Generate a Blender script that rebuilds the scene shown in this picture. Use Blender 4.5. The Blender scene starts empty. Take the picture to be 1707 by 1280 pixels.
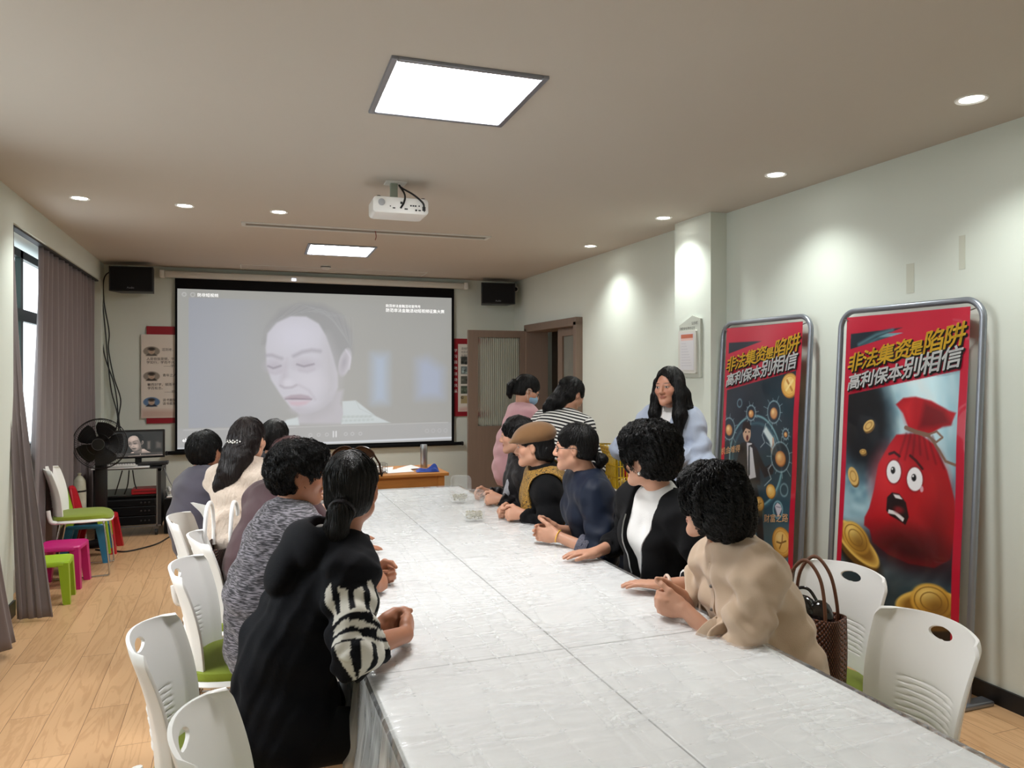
import bpy, bmesh, math, random
import numpy as np
from mathutils import Vector, Matrix
random.seed(7); RNG = np.random.default_rng(7)
SC = bpy.context.scene
COL = SC.collection
PI = math.pi
def R(a): return math.radians(a)
def lin(c):
    c = c / 255.0
    return c / 12.92 if c <= 0.04045 else ((c + 0.055) / 1.055) ** 2.4
def rgb(r, g, b): return (lin(r), lin(g), lin(b), 1.0)

# ---------------------------------------------------------------- camera, light, exposure
cam_d = bpy.data.cameras.new('camera'); cam = bpy.data.objects.new('camera', cam_d); COL.objects.link(cam)
cam.location = (0, 0, 1.6); cam.rotation_euler = (R(90), 0, R(-20))
cam_d.sensor_width = 36.0; cam_d.lens = 1255 / 1707 * 36; cam_d.shift_y = -20 / 1707; cam_d.clip_start = 0.02
SC.camera = cam
SC.view_settings.view_transform = 'Standard'; SC.view_settings.look = 'None'
SC.view_settings.gamma = 1.0; SC.view_settings.use_curve_mapping = False
SC.view_settings.exposure = 0.44
SC.cycles.use_denoising = True
SC.cycles.max_bounces = 10; SC.cycles.transparent_max_bounces = 16
SC.cycles.sample_clamp_indirect = 6.0
W = bpy.data.worlds.new('daylight'); SC.world = W; W.use_nodes = True
W.node_tree.nodes['Background'].inputs[0].default_value = (0.80, 0.90, 1.0, 1)
W.node_tree.nodes['Background'].inputs[1].default_value = 2.0
PANEL_E = 29.5        # the two square LED panels
SPOT_E = 18.0         # lens of each round downlight
SPOT_W = 36.0         # watts of the beam of each downlight
WINDOW_E = 1.7        # bright overcast daylight in the frosted panes

def daylight(name, x, y, z, sy, sz, power):
    d = bpy.data.lights.new(name, 'AREA'); d.shape = 'RECTANGLE'; d.size = sz; d.size_y = sy; d.energy = power
    d.color = (0.95, 0.98, 1.0); d.spread = R(95)
    o = bpy.data.objects.new(name, d); COL.objects.link(o); o.location = (x, y, z); o.rotation_euler = (0, R(-42), 0)
    return o
daylight('window_daylight', -1.62, 3.3, 1.7, 2.2, 1.4, 20)

# ---------------------------------------------------------------- materials
def nodes(m):
    nt = m.node_tree
    return nt, nt.nodes, nt.links
def mat(name, col, rough=0.5, metal=0.0, spec=0.5, bump=0.0, bscale=60.0, var=0.0, vscale=4.0, sheen=0.0, coat=0.0, stretch=None):
    m = bpy.data.materials.new(name); m.use_nodes = True
    nt, N, L = nodes(m); b = N['Principled BSDF']
    b.inputs['Base Color'].default_value = col; b.inputs['Roughness'].default_value = rough
    b.inputs['Metallic'].default_value = metal; b.inputs['Specular IOR Level'].default_value = spec
    b.inputs['Sheen Weight'].default_value = sheen; b.inputs['Coat Weight'].default_value = coat
    if bump or var:
        tc = N.new('ShaderNodeTexCoord'); mp = N.new('ShaderNodeMapping'); L.new(tc.outputs['Object'], mp.inputs[0])
        if stretch: mp.inputs['Scale'].default_value = stretch
    if bump:
        n = N.new('ShaderNodeTexNoise'); n.inputs['Scale'].default_value = bscale; n.inputs['Detail'].default_value = 4
        L.new(mp.outputs[0], n.inputs['Vector'])
        bp = N.new('ShaderNodeBump'); bp.inputs['Strength'].default_value = bump; bp.inputs['Distance'].default_value = 0.01
        L.new(n.outputs['Fac'], bp.inputs['Height']); L.new(bp.outputs[0], b.inputs['Normal'])
    if var:
        n2 = N.new('ShaderNodeTexNoise'); n2.inputs['Scale'].default_value = vscale; n2.inputs['Detail'].default_value = 3
        L.new(mp.outputs[0], n2.inputs['Vector'])
        mx = N.new('ShaderNodeMixRGB'); mx.inputs[1].default_value = tuple(c * (1 - var) for c in col[:3]) + (1,)
        mx.inputs[2].default_value = tuple(min(1, c * (1 + var)) for c in col[:3]) + (1,)
        L.new(n2.outputs['Fac'], mx.inputs[0]); L.new(mx.outputs[0], b.inputs['Base Color'])
    return m
def emit(name, col, strength):
    m = bpy.data.materials.new(name); m.use_nodes = True
    b = m.node_tree.nodes['Principled BSDF']
    b.inputs['Base Color'].default_value = (0.8, 0.8, 0.8, 1)
    b.inputs['Emission Color'].default_value = col; b.inputs['Emission Strength'].default_value = strength
    return m
def colattr(name, rough=0.5, emission=0.0, spec=0.5, coat=0.0, base=1.0, bump=0.0, bscale=60.0):
    """picture, print or woven pattern stored per vertex"""
    m = bpy.data.materials.new(name); m.use_nodes = True
    nt, N, L = nodes(m); b = N['Principled BSDF']
    a = N.new('ShaderNodeAttribute'); a.attribute_name = 'Col'
    b.inputs['Roughness'].default_value = rough; b.inputs['Specular IOR Level'].default_value = spec; b.inputs['Coat Weight'].default_value = coat
    if emission:
        L.new(a.outputs['Color'], b.inputs['Emission Color']); b.inputs['Emission Strength'].default_value = emission
        b.inputs['Base Color'].default_value = (base, base, base, 1)
    else: L.new(a.outputs['Color'], b.inputs['Base Color'])
    if bump:
        tc = N.new('ShaderNodeTexCoord'); n = N.new('ShaderNodeTexNoise'); n.inputs['Scale'].default_value = bscale
        L.new(tc.outputs['Object'], n.inputs['Vector'])
        bp = N.new('ShaderNodeBump'); bp.inputs['Strength'].default_value = bump; bp.inputs['Distance'].default_value = 0.01
        L.new(n.outputs['Fac'], bp.inputs['Height']); L.new(bp.outputs[0], b.inputs['Normal'])
    return m

M = dict(
    wall=mat('wall_paint', rgb(220, 226, 217), 0.85, spec=0.2, bump=0.04, bscale=25, var=0.03, vscale=1.3),
    ceiling=mat('ceiling_paint', rgb(199, 191, 181), 0.9, spec=0.1),
    white=mat('white_plastic', rgb(242, 241, 238), 0.35, spec=0.5),
    offwhite=mat('off_white_plastic', rgb(214, 212, 205), 0.45),
    black=mat('black_plastic', rgb(20, 20, 22), 0.45),
    blackmat=mat('black_cloth_frame', rgb(9, 9, 12), 0.8, spec=0.2),
    darkgrey=mat('dark_grey_metal', rgb(48, 48, 50), 0.5, 0.3),
    chrome=mat('chrome_tube', rgb(205, 205, 205), 0.2, 1.0),
    steel=mat('brushed_steel', rgb(178, 180, 182), 0.32, 1.0),
    alu=mat('aluminium_edge', rgb(150, 155, 165), 0.38, 0.8),
    rackalu=mat('rack_rail', rgb(120, 122, 124), 0.45, 0.7),
    green=mat('olive_green_seat_fabric', rgb(128, 142, 38), 0.8, spec=0.25, bump=0.2, bscale=300, sheen=0.2),
    lime=mat('lime_plastic', rgb(158, 192, 40), 0.4),
    pink=mat('magenta_plastic', rgb(196, 24, 116), 0.4),
    blue=mat('blue_plastic', rgb(52, 132, 178), 0.4),
    redplastic=mat('red_plastic', rgb(190, 24, 40), 0.4),
    curtain=mat('grey_curtain_cloth', rgb(128, 118, 118), 0.9, spec=0.15, bump=0.15, bscale=400, sheen=0.3),
    winframe=mat('dark_green_window_frame', rgb(20, 44, 40), 0.4, 0.2),
    doorwood=mat('taupe_door_laminate', rgb(128, 110, 97), 0.55, spec=0.35, var=0.10, vscale=5, stretch=(14, 14, 0.6)),
    doorglass=mat('ribbed_glass_backing', rgb(120, 122, 112), 0.25),
    baseboard=mat('black_baseboard', rgb(22, 22, 24), 0.45),
    pine=mat('pine_table_wood', rgb(190, 128, 62), 0.45, var=0.18, vscale=6, stretch=(1.2, 9, 9)),
    laminate=mat('white_desk_laminate', rgb(240, 241, 240), 0.4, spec=0.4),
    red=mat('poster_red', rgb(150, 18, 36), 0.5),
    cable=mat('black_cable', rgb(14, 14, 15), 0.5),
    greycable=mat('grey_cable', rgb(130, 132, 130), 0.6),
    gold=mat('gold_lettering', rgb(255, 208, 62), 0.4),
    lettering=mat('white_lettering', rgb(246, 246, 246), 0.4),
    inkline=mat('black_lettering_edge', rgb(25, 12, 14), 0.5),
    ink=mat('dark_print', rgb(60, 52, 50), 0.7),
    bluecloth=mat('royal_blue_cloth', rgb(26, 62, 150), 0.8, bump=0.2, sheen=0.2),
    paper=mat('white_paper', rgb(232, 232, 230), 0.7),
)

# ---------------------------------------------------------------- object helpers
def setprops(o, label=None, cat=None, group=None, kind=None):
    if label: o['label'] = label
    if cat: o['category'] = cat
    if group: o['group'] = group
    if kind: o['kind'] = kind
    return o
def thing(name, label, cat, loc=(0, 0, 0), rotz=0.0, group=None):
    o = bpy.data.objects.new(name, None); COL.objects.link(o); o.empty_display_size = 0.1
    o.location = loc; o.rotation_euler = (0, 0, rotz)
    return setprops(o, label, cat, group)
def link_mesh(name, me, m=None, parent=None, loc=None):
    o = bpy.data.objects.new(name, me); COL.objects.link(o)
    if m is not None: me.materials.append(m)
    if parent: o.parent = parent
    if loc is not None: o.location = loc
    return o
def pymesh(name, V, F, m=None, parent=None, smooth=True, loc=None):
    me = bpy.data.meshes.new(name); me.from_pydata([tuple(map(float, v)) for v in V], [], [tuple(map(int, f)) for f in F]); me.update()
    if smooth: me.polygons.foreach_set('use_smooth', [True] * len(me.polygons))
    return link_mesh(name, me, m, parent, loc)
def npmesh(name, V, Q, m=None, parent=None, loc=None, smooth=True):
    """fast quad mesh from numpy arrays"""
    me = bpy.data.meshes.new(name); V = np.asarray(V, np.float32); Q = np.asarray(Q, np.int32)
    me.vertices.add(len(V)); me.vertices.foreach_set('co', V.ravel())
    n, k = Q.shape
    me.loops.add(n * k); me.loops.foreach_set('vertex_index', Q.ravel())
    me.polygons.add(n); me.polygons.foreach_set('loop_start', np.arange(0, n * k, k, dtype=np.int32))
    me.update(calc_edges=True); me.validate()
    if smooth: me.polygons.foreach_set('use_smooth', np.ones(len(me.polygons), bool))
    return link_mesh(name, me, m, parent, loc)
def set_col(o, C):
    C = np.asarray(C, np.float32)
    if C.shape[1] == 3: C = np.hstack([C, np.ones((len(C), 1), np.float32)])
    a = o.data.color_attributes.new('Col', 'FLOAT_COLOR', 'POINT'); a.data.foreach_set('color', C.ravel())

class MB:
    """collects shapes and links them as ONE mesh object"""
    def __init__(s): s.V = []; s.F = []
    def add(s, V, F):
        n = len(s.V); s.V += [tuple(v) for v in V]; s.F += [tuple(i + n for i in f) for f in F]; return s
    def box(s, c, d, rot=None, bev=0.0, seg=2):
        bm = bmesh.new(); bmesh.ops.create_cube(bm, size=1.0)
        for v in bm.verts: v.co = Vector((v.co.x * d[0], v.co.y * d[1], v.co.z * d[2]))
        if bev: bmesh.ops.bevel(bm, geom=list(bm.edges), offset=bev, segments=seg, profile=0.5, affect='EDGES')
        mt = Matrix.Translation(c) @ (rot.to_4x4() if rot is not None else Matrix())
        bm.verts.index_update()
        s.add([mt @ v.co for v in bm.verts], [[v.index for v in f.verts] for f in bm.faces]); bm.free(); return s
    def tube(s, pts, r, seg=8, closed=False, cap=True):
        P = [Vector(p) for p in pts]; n = len(P); rr = r if hasattr(r, '__len__') else [r] * n
        T = []
        for i in range(n):
            a = P[(i - 1) % n] if closed or i else P[0]; b = P[(i + 1) % n] if closed or i < n - 1 else P[-1]
            t = (b - a); T.append(t.normalized() if t.length > 1e-9 else Vector((0, 0, 1)))
        up = Vector((0, 0, 1)) if abs(T[0].z) < 0.9 else Vector((1, 0, 0))
        x = T[0].cross(up).normalized(); V = []; F = []
        for i in range(n):
            x = (x - T[i] * x.dot(T[i])).normalized(); y = T[i].cross(x)
            for k in range(seg):
                a = 2 * PI * k / seg; V.append(P[i] + (x * math.cos(a) + y * math.sin(a)) * rr[i])
        m = n if closed else n - 1
        for i in range(m):
            j = (i + 1) % n
            for k in range(seg):
                l = (k + 1) % seg; F.append((i * seg + k, i * seg + l, j * seg + l, j * seg + k))
        if cap and not closed:
            F.append(tuple(range(seg))[::-1]); F.append(tuple((n - 1) * seg + k for k in range(seg)))
        return s.add(V, F)
    def cyl(s, a, b, r0, r1=None, seg=20): return s.tube([a, b], [r0, r0 if r1 is None else r1], seg)
    def lathe(s, prof, c=(0, 0, 0), seg=28, rot=None, cap=True):
        V = []; F = []; n = len(prof)
        for i, (r, z) in enumerate(prof):
            for k in range(seg):
                a = 2 * PI * k / seg; v = Vector((r * math.cos(a), r * math.sin(a), z))
                if rot is not None: v = rot @ v
                V.append(Vector(c) + v)
        for i in range(n - 1):
            for k in range(seg):
                l = (k + 1) % seg; F.append((i * seg + k, i * seg + l, (i + 1) * seg + l, (i + 1) * seg + k))
        if cap and prof[0][0] > 1e-5: F.append(tuple(range(seg))[::-1])
        if cap and prof[-1][0] > 1e-5: F.append(tuple((n - 1) * seg + k for k in range(seg)))
        return s.add(V, F)
    def prism(s, poly, fn, d0, d1):
        """poly of (a, b) pairs pushed from depth d0 to d1; fn(a, b, d) gives the point"""
        n = len(poly); V = [fn(a, b, d0) for a, b in poly] + [fn(a, b, d1) for a, b in poly]
        F = [tuple(range(n)), tuple(range(2 * n - 1, n - 1, -1))] + [(i, i + n, (i + 1) % n + n, (i + 1) % n) for i in range(n)]
        return s.add(V, F)
    def grid(s, fn, nu, nv):
        V = [fn(i / (nu - 1), j / (nv - 1)) for j in range(nv) for i in range(nu)]
        F = [(j * nu + i, j * nu + i + 1, (j + 1) * nu + i + 1, (j + 1) * nu + i) for j in range(nv - 1) for i in range(nu - 1)]
        return s.add(V, F)
    def build(s, name, m, parent=None, smooth=True, loc=None, angle=40):
        o = pymesh(name, s.V, s.F, m, parent, False, loc)
        if smooth:
            bm = bmesh.new(); bm.from_mesh(o.data); bmesh.ops.recalc_face_normals(bm, faces=list(bm.faces))
            lim = R(angle)
            for f in bm.faces: f.smooth = True
            for e in bm.edges:
                if len(e.link_faces) == 2 and e.calc_face_angle(0) > lim: e.smooth = False
            bm.to_mesh(o.data); bm.free()
        return o
def curve_pts(ctrl, n=12):
    """Catmull-Rom through control points"""
    P = [Vector(p) for p in ctrl]; P = [P[0] * 2 - P[1]] + P + [P[-1] * 2 - P[-2]]; out = []
    for i in range(1, len(P) - 2):
        for k in range(n):
            t = k / n; a, b, c, d = P[i - 1:i + 3]
            out.append(0.5 * ((2 * b) + (c - a) * t + (2 * a - 5 * b + 4 * c - d) * t * t + (3 * b - a - 3 * c + d) * t ** 3))
    out.append(P[-2]); return out
def round_rect(w, h, r, n=6, cx=0, cy=0):
    out = []
    for sx, sy, a0 in ((1, 1, 0), (-1, 1, 90), (-1, -1, 180), (1, -1, 270)):
        for k in range(n + 1):
            a = R(a0 + 90 * k / n); out.append((cx + sx * (w / 2 - r) + r * math.cos(a), cy + sy * (h / 2 - r) + r * math.sin(a)))
    return out
def copy_tree(o, parent=None):
    c = o.copy(); COL.objects.link(c); c.parent = parent
    for ch in list(o.children): copy_tree(ch, c)
    return c
def text_mesh(s, size=1.0, offset=0.0, extrude=0.0, res=3, align='LEFT'):
    c = bpy.data.curves.new('lettering', 'FONT'); c.body = s; c.size = size; c.offset = offset; c.extrude = extrude; c.resolution_u = res
    c.align_x = align
    o = bpy.data.objects.new('lettering', c); COL.objects.link(o)
    me = bpy.data.meshes.new_from_object(o.evaluated_get(bpy.context.evaluated_depsgraph_get()))
    bpy.data.objects.remove(o); bpy.data.curves.remove(c); me.materials.clear(); return me
def lettering(name, s, size, fn, m, parent, offset=0.0, align='LEFT', loc=None, bold=0.0):
    """letters laid on a surface: fn(x, y) gives the point in the parent's space"""
    me = text_mesh(s, size, offset, 0.0, 2, align)
    if bold:
        bm = bmesh.new()
        for k in range(8):
            n0 = len(bm.verts); bm.from_mesh(me); bm.verts.ensure_lookup_table()
            for v in bm.verts[n0:]: v.co.x += bold * math.cos(k * PI / 4); v.co.y += bold * math.sin(k * PI / 4)
        bm.to_mesh(me); bm.free()
    for v in me.vertices: v.co = Vector(fn(v.co.x, v.co.y))
    return link_mesh(name, me, m, parent, loc)

# ---------------------------------------------------------------- a small painter for prints and screens
class Canvas:
    def __init__(s, w, h, aspect, bg):
        s.w, s.h = w, h
        x = np.linspace(0, aspect, w); y = np.linspace(0, 1, h); s.X, s.Y = np.meshgrid(x, y)      # y up
        s.C = np.empty((h, w, 3)); s.C[:] = bg; s.px = 1.0 / h
    def blend(s, mask, col):
        c = np.array(col, float) if not isinstance(col, np.ndarray) or col.ndim == 1 else col
        s.C = s.C * (1 - mask[..., None]) + c * mask[..., None]
    def ell(s, cx, cy, rx, ry, col, rot=0, soft=None, a=1.0, ring=None):
        c, n = math.cos(R(rot)), math.sin(R(rot)); dx, dy = s.X - cx, s.Y - cy
        u = (dx * c + dy * n) / rx; v = (-dx * n + dy * c) / ry; d = (np.sqrt(u * u + v * v) - 1) * min(rx, ry)
        if ring: d = np.abs(d) - ring
        w = soft or s.px; s.blend(np.clip(0.5 - d / w, 0, 1) * a, col)
    def poly(s, pts, col, soft=None, a=1.0):
        P = np.array(pts, float); d = np.full(s.X.shape, 1e9); sg = np.ones(s.X.shape); n = len(P)
        for i in range(n):
            p, q = P[i], P[i - 1]; e = q - p; wx, wy = s.X - p[0], s.Y - p[1]
            t = np.clip((wx * e[0] + wy * e[1]) / max(e @ e, 1e-12), 0, 1)
            d = np.minimum(d, (wx - e[0] * t) ** 2 + (wy - e[1] * t) ** 2)
            c1 = s.Y >= p[1]; c2 = s.Y < q[1]; c3 = e[0] * wy > e[1] * wx
            sg = np.where((c1 & c2 & c3) | (~c1 & ~c2 & ~c3), -sg, sg)
        s.blend(np.clip(0.5 - sg * np.sqrt(d) / (soft or s.px), 0, 1) * a, col)
    def line(s, pts, w, col, soft=None, a=1.0):
        d = np.full(s.X.shape, 1e9)
        for p, q in zip(pts[:-1], pts[1:]):
            ex, ey = q[0] - p[0], q[1] - p[1]; wx, wy = s.X - p[0], s.Y - p[1]
            t = np.clip((wx * ex + wy * ey) / max(ex * ex + ey * ey, 1e-12), 0, 1)
            d = np.minimum(d, (wx - ex * t) ** 2 + (wy - ey * t) ** 2)
        s.blend(np.clip(0.5 - (np.sqrt(d) - w / 2) / (soft or s.px), 0, 1) * a, col)
    def mesh(s, name, fn, m, parent=None, loc=None):
        """fn(u, v) -> arrays of xyz for u, v in 0..1"""
        U, Vv = np.meshgrid(np.linspace(0, 1, s.w), np.linspace(0, 1, s.h)); P = np.stack(fn(U, Vv), -1).reshape(-1, 3)
        i = np.arange(s.h * s.w).reshape(s.h, s.w)
        Q = np.stack([i[:-1, :-1], i[:-1, 1:], i[1:, 1:], i[1:, :-1]], -1).reshape(-1, 4)
        o = npmesh(name, P, Q, m, parent, loc)
        c = np.clip(s.C, 0, 255) / 255.0; c = np.where(c <= 0.04045, c / 12.92, ((c + 0.055) / 1.055) ** 2.4)
        set_col(o, c.reshape(-1, 3)); return o
def vnoise(x, y, seed=0):
    """smooth value noise on numpy arrays"""
    g = np.random.default_rng(seed).random((64, 64)); xi = np.floor(x).astype(int); yi = np.floor(y).astype(int); fx = x - xi; fy = y - yi
    fx = fx * fx * (3 - 2 * fx); fy = fy * fy * (3 - 2 * fy); a = g[yi % 64, xi % 64]; b = g[yi % 64, (xi + 1) % 64]; c = g[(yi + 1) % 64, xi % 64]; d = g[(yi + 1) % 64, (xi + 1) % 64]
    return (a * (1 - fx) + b * fx) * (1 - fy) + (c * (1 - fx) + d * fx) * fy
# ================================================================ THE ROOM
XL, XR, YF, YB, ZC = -1.39, 3.44, -1.6, 9.36, 2.79
def struct(name, mb, m, parent=None, smooth=False):
    o = mb.build(name, m, parent, smooth)
    if parent is None: o['kind'] = 'structure'
    return o
def slab(x0, x1, y0, y1, z0, z1): return MB().box(((x0 + x1) / 2, (y0 + y1) / 2, (z0 + z1) / 2), (x1 - x0, y1 - y0, z1 - z0))

def floor_material():
    m = bpy.data.materials.new('oak_plank_floor'); m.use_nodes = True; nt, N, L = nodes(m); b = N['Principled BSDF']
    tc = N.new('ShaderNodeTexCoord'); mp = N.new('ShaderNodeMapping'); L.new(tc.outputs['Object'], mp.inputs[0])
    mp.inputs['Rotation'].default_value = (0, 0, R(90))
    br = N.new('ShaderNodeTexBrick'); br.inputs['Scale'].default_value = 1.0; br.inputs['Brick Width'].default_value = 1.2; br.inputs['Row Height'].default_value = 0.165
    br.inputs['Mortar Size'].default_value = 0.0013; br.inputs['Mortar Smooth'].default_value = 0.2; br.offset = 0.37; br.inputs['Bias'].default_value = 0
    br.inputs['Color1'].default_value = (0, 0, 0, 1); br.inputs['Color2'].default_value = (1, 1, 1, 1); br.inputs['Mortar'].default_value = (0.5, 0.5, 0.5, 1)
    L.new(mp.outputs[0], br.inputs['Vector'])
    # grain: noise stretched along the planks, shifted per plank
    ad = N.new('ShaderNodeVectorMath'); ad.operation = 'MULTIPLY_ADD'; L.new(br.outputs['Color'], ad.inputs[0]); ad.inputs[1].default_value = (7, 13, 3); L.new(tc.outputs['Object'], ad.inputs[2])
    mg = N.new('ShaderNodeMapping'); mg.inputs['Scale'].default_value = (7, 0.75, 1); L.new(ad.outputs[0], mg.inputs[0])
    n1 = N.new('ShaderNodeTexNoise'); n1.inputs['Scale'].default_value = 1.6; n1.inputs['Detail'].default_value = 6; n1.inputs['Distortion'].default_value = 0.7; L.new(mg.outputs[0], n1.inputs['Vector'])
    wv = N.new('ShaderNodeMath'); wv.operation = 'MULTIPLY'; wv.inputs[1].default_value = 40; L.new(n1.outputs['Fac'], wv.inputs[0])
    sn = N.new('ShaderNodeMath'); sn.operation = 'SINE'; L.new(wv.outputs[0], sn.inputs[0])
    r1 = N.new('ShaderNodeMapRange'); r1.inputs['From Min'].default_value = -1; r1.inputs['From Max'].default_value = 1; L.new(sn.outputs[0], r1.inputs[0])
    cr = N.new('ShaderNodeValToRGB'); cr.color_ramp.elements[0].color = rgb(200, 157, 115); cr.color_ramp.elements[1].color = rgb(212, 170, 127)
    cr.color_ramp.elements[0].position = 0.0; cr.color_ramp.elements[1].position = 0.45; L.new(r1.outputs[0], cr.inputs[0])
    tint = N.new('ShaderNodeMixRGB'); tint.blend_type = 'MULTIPLY'; tint.inputs[0].default_value = 1.0; L.new(cr.outputs[0], tint.inputs[1])
    tr = N.new('ShaderNodeValToRGB'); tr.color_ramp.elements[0].color = (0.86, 0.84, 0.82, 1); tr.color_ramp.elements[1].color = (1.0, 1.0, 1.0, 1); L.new(br.outputs['Color'], tr.inputs[0]); L.new(tr.outputs[0], tint.inputs[2])
    gap = N.new('ShaderNodeMixRGB'); gap.inputs[2].default_value = rgb(110, 78, 50); L.new(br.outputs['Fac'], gap.inputs[0]); L.new(tint.outputs[0], gap.inputs[1])
    L.new(gap.outputs[0], b.inputs['Base Color']); b.inputs['Roughness'].default_value = 0.38; b.inputs['Specular IOR Level'].default_value = 0.4
    bp = N.new('ShaderNodeBump'); bp.inputs['Strength'].default_value = 0.25; bp.inputs['Distance'].default_value = 0.002; bp.invert = True; L.new(br.outputs['Fac'], bp.inputs['Height']); L.new(bp.outputs[0], b.inputs['Normal'])
    return m
struct('floor', slab(-1.9, 4.6, YF - .1, YB + .1, -0.1, 0), floor_material())
struct('ceiling', slab(-1.9, 4.6, YF - .1, YB + .1, ZC, ZC + 0.1), M['ceiling'])
struct('wall_back', slab(-1.9, 4.6, YB, YB + 0.1, 0, ZC), M['wall'])
struct('wall_front', slab(-1.9, 4.6, YF - 0.1, YF, 0, ZC), M['wall'])
WX = -1.52                                   # plane of the window recess
mb = MB()
for (y0, y1, z0, z1) in ((YF, 2.2, 0, ZC), (2.2, 4.5, 0, 0.95), (2.2, 4.5, 2.55, ZC), (4.5, 5.78, 0, ZC), (9.15, YB, 0, ZC), (5.78, 9.15, 2.585, ZC)):
    mb.box(((XL - 1.8) / 2, (y0 + y1) / 2, (z0 + z1) / 2), (1.8 + XL, y1 - y0, z1 - z0))
mb.box(((WX - 1.8) / 2, 7.465, 0.49), (1.8 + WX, 3.37, 0.98)); mb.box(((WX - 1.8) / 2, 8.75, 1.79), (1.8 + WX, 0.8, 1.62)); mb.box(((WX - 1.8) / 2, 5.82, 1.79), (1.8 + WX, 0.08, 1.62))
struct('wall_left', mb, M['wall'])
DY0, DY1, DZ = 7.26, 8.80, 2.14              # the double doorway
mb = MB()
for (y0, y1, z0, z1) in ((YF, DY0, 0, ZC), (DY1, YB, 0, ZC), (DY0, DY1, DZ, ZC)):
    mb.box((XR + 0.1, (y0 + y1) / 2, (z0 + z1) / 2), (0.2, y1 - y0, z1 - z0))
struct('wall_right', mb, M['wall'])
struct('pillar', slab(3.30, XR + 0.02, 4.75, 5.24, 0, ZC), M['wall'])
PATCH = mat('old_plaster_patch', rgb(204, 206, 192), 0.9)
struct('wall_patch_1', slab(XR - 0.002, XR + 0.01, 3.085, 3.135, 2.03, 2.19), PATCH); struct('wall_patch_2', slab(XR - 0.002, XR + 0.01, 2.78, 2.815, 2.12, 2.29), PATCH)  # thin plaster patches on the right wall, slightly darker than the paint
struct('wall_corridor', slab(3.98, 4.08, 6.4, YB, 0, ZC), M['doorwood'])
struct('corridor_gap_shade', slab(3.93, 3.98, 7.98, 8.16, 0, 2.2), M['blackmat'])  # black slab stands for the shade in the corridor gap
struct('baseboard_right', slab(XR - 0.014, XR, YF, 4.75, 0, 0.085), M['baseboard'])
struct('baseboard_left', slab(XL, XL + 0.014, YF, 5.78, 0, 0.10), M['baseboard'])
struct('baseboard_back', slab(XL, XR, YB - 0.014, YB, 0, 0.09), M['baseboard'])

# windows
def pane_material():
    m = bpy.data.materials.new('frosted_daylight_glass'); m.use_nodes = True; nt, N, L = nodes(m); b = N['Principled BSDF']
    b.inputs['Base Color'].default_value = (0.9, 0.95, 1, 1); b.inputs['Roughness'].default_value = 0.15
    b.inputs['Emission Color'].default_value = (0.86, 0.96, 1.0, 1); b.inputs['Emission Strength'].default_value = WINDOW_E; return m
PANE = pane_material()
def window(name, x, y0, y1, z0, z1, zt, mull):
    f = MB(); t = 0.06
    f.box((x, y0 + t / 2, (z0 + z1) / 2), (0.07, t, z1 - z0)); f.box((x, y1 - t / 2, (z0 + z1) / 2), (0.07, t, z1 - z0))
    f.box((x, (y0 + y1) / 2, z0 + t / 2), (0.07, y1 - y0, t)); f.box((x, (y0 + y1) / 2, z1 - t / 2), (0.07, y1 - y0, t)); f.box((x, (y0 + y1) / 2, zt), (0.075, y1 - y0, 0.09))
    for ym in mull: f.box((x, ym, (z0 + z1) / 2), (0.07, 0.07, z1 - z0))
    w = f.build(name, M['winframe'], None, False); w['kind'] = 'structure'
    MB().box((x - 0.01, (y0 + y1) / 2, (z0 + z1) / 2), (0.012, y1 - y0 - 0.04, z1 - z0 - 0.04)).build('window_pane', PANE, w, False)
    MB().box((x + 0.045, (y0 + y1) / 2, z0 - 0.015), (0.09, y1 - y0 + 0.04, 0.03), bev=0.006).build('window_sill', M['offwhite'], w, False)
    return w
window('window_1', -1.57, 5.86, 8.35, 0.98, 2.52, 2.03, (6.62, 7.5))
window('window_2', -1.66, 2.2, 4.5, 0.95, 2.55, 2.03, (3.35,))

# curtains: pleated cloth hung from the recess
def curtain(name, label, top0, top1, bot0, bot1, ztop, zbot, pleats, amp, flare=1.0, nu=160, nv=40):
    """from (x, y) top0..top1 down to bot0..bot1"""
    def f(u, v):
        w = v ** flare
        x = (top0[0] * (1 - u) + top1[0] * u) * (1 - w) + (bot0[0] * (1 - u) + bot1[0] * u) * w
        y = (top0[1] * (1 - u) + top1[1] * u) * (1 - w) + (bot0[1] * (1 - u) + bot1[1] * u) * w
        a = amp * (0.55 + 0.6 * v); ph = u * pleats * 2 * PI + 0.5 * math.sin(u * 9 + v * 1.5)
        return (x + a * math.sin(ph) + 0.006 * math.sin(u * 23 + v * 5), y + 0.35 * a * math.cos(ph * 1.0), ztop * (1 - v) + zbot * v)
    o = MB().grid(f, nu, nv).build(name, M['curtain'], None, True)
    sm = o.modifiers.new('thick', 'SOLIDIFY'); sm.thickness = 0.004
    return setprops(o, label, 'curtain', 'grey curtains at the left windows')
curtain('window_curtain', 'narrow grey curtain flaring out beside the left end of the bright window', (-1.45, 5.80), (-1.45, 6.00), (-1.33, 5.60), (-1.14, 5.58), 2.57, 0.02, 3.5, 0.016, 1.4)
curtain('window_curtain', 'wide pleated grey curtain drawn over the window in the back left corner', (-1.452, 6.72), (-1.45, 9.12), (-1.45, 6.45), (-1.445, 9.08), 2.57, 0.04, 13, 0.040)
curtain('window_curtain', 'hem of a grey curtain at the left edge of the photo', (-1.36, 4.42), (-1.34, 4.86), (-1.32, 4.5), (-1.19, 5.03), 2.5, 0.05, 4, 0.025, 2.5)
o = MB().box((-1.432, 7.46, 2.58), (0.05, 3.3, 0.018)).build('curtain_rail', M['darkgrey'], None, False); setprops(o, 'dark grey rail the left window curtains hang from', 'rail')

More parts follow.
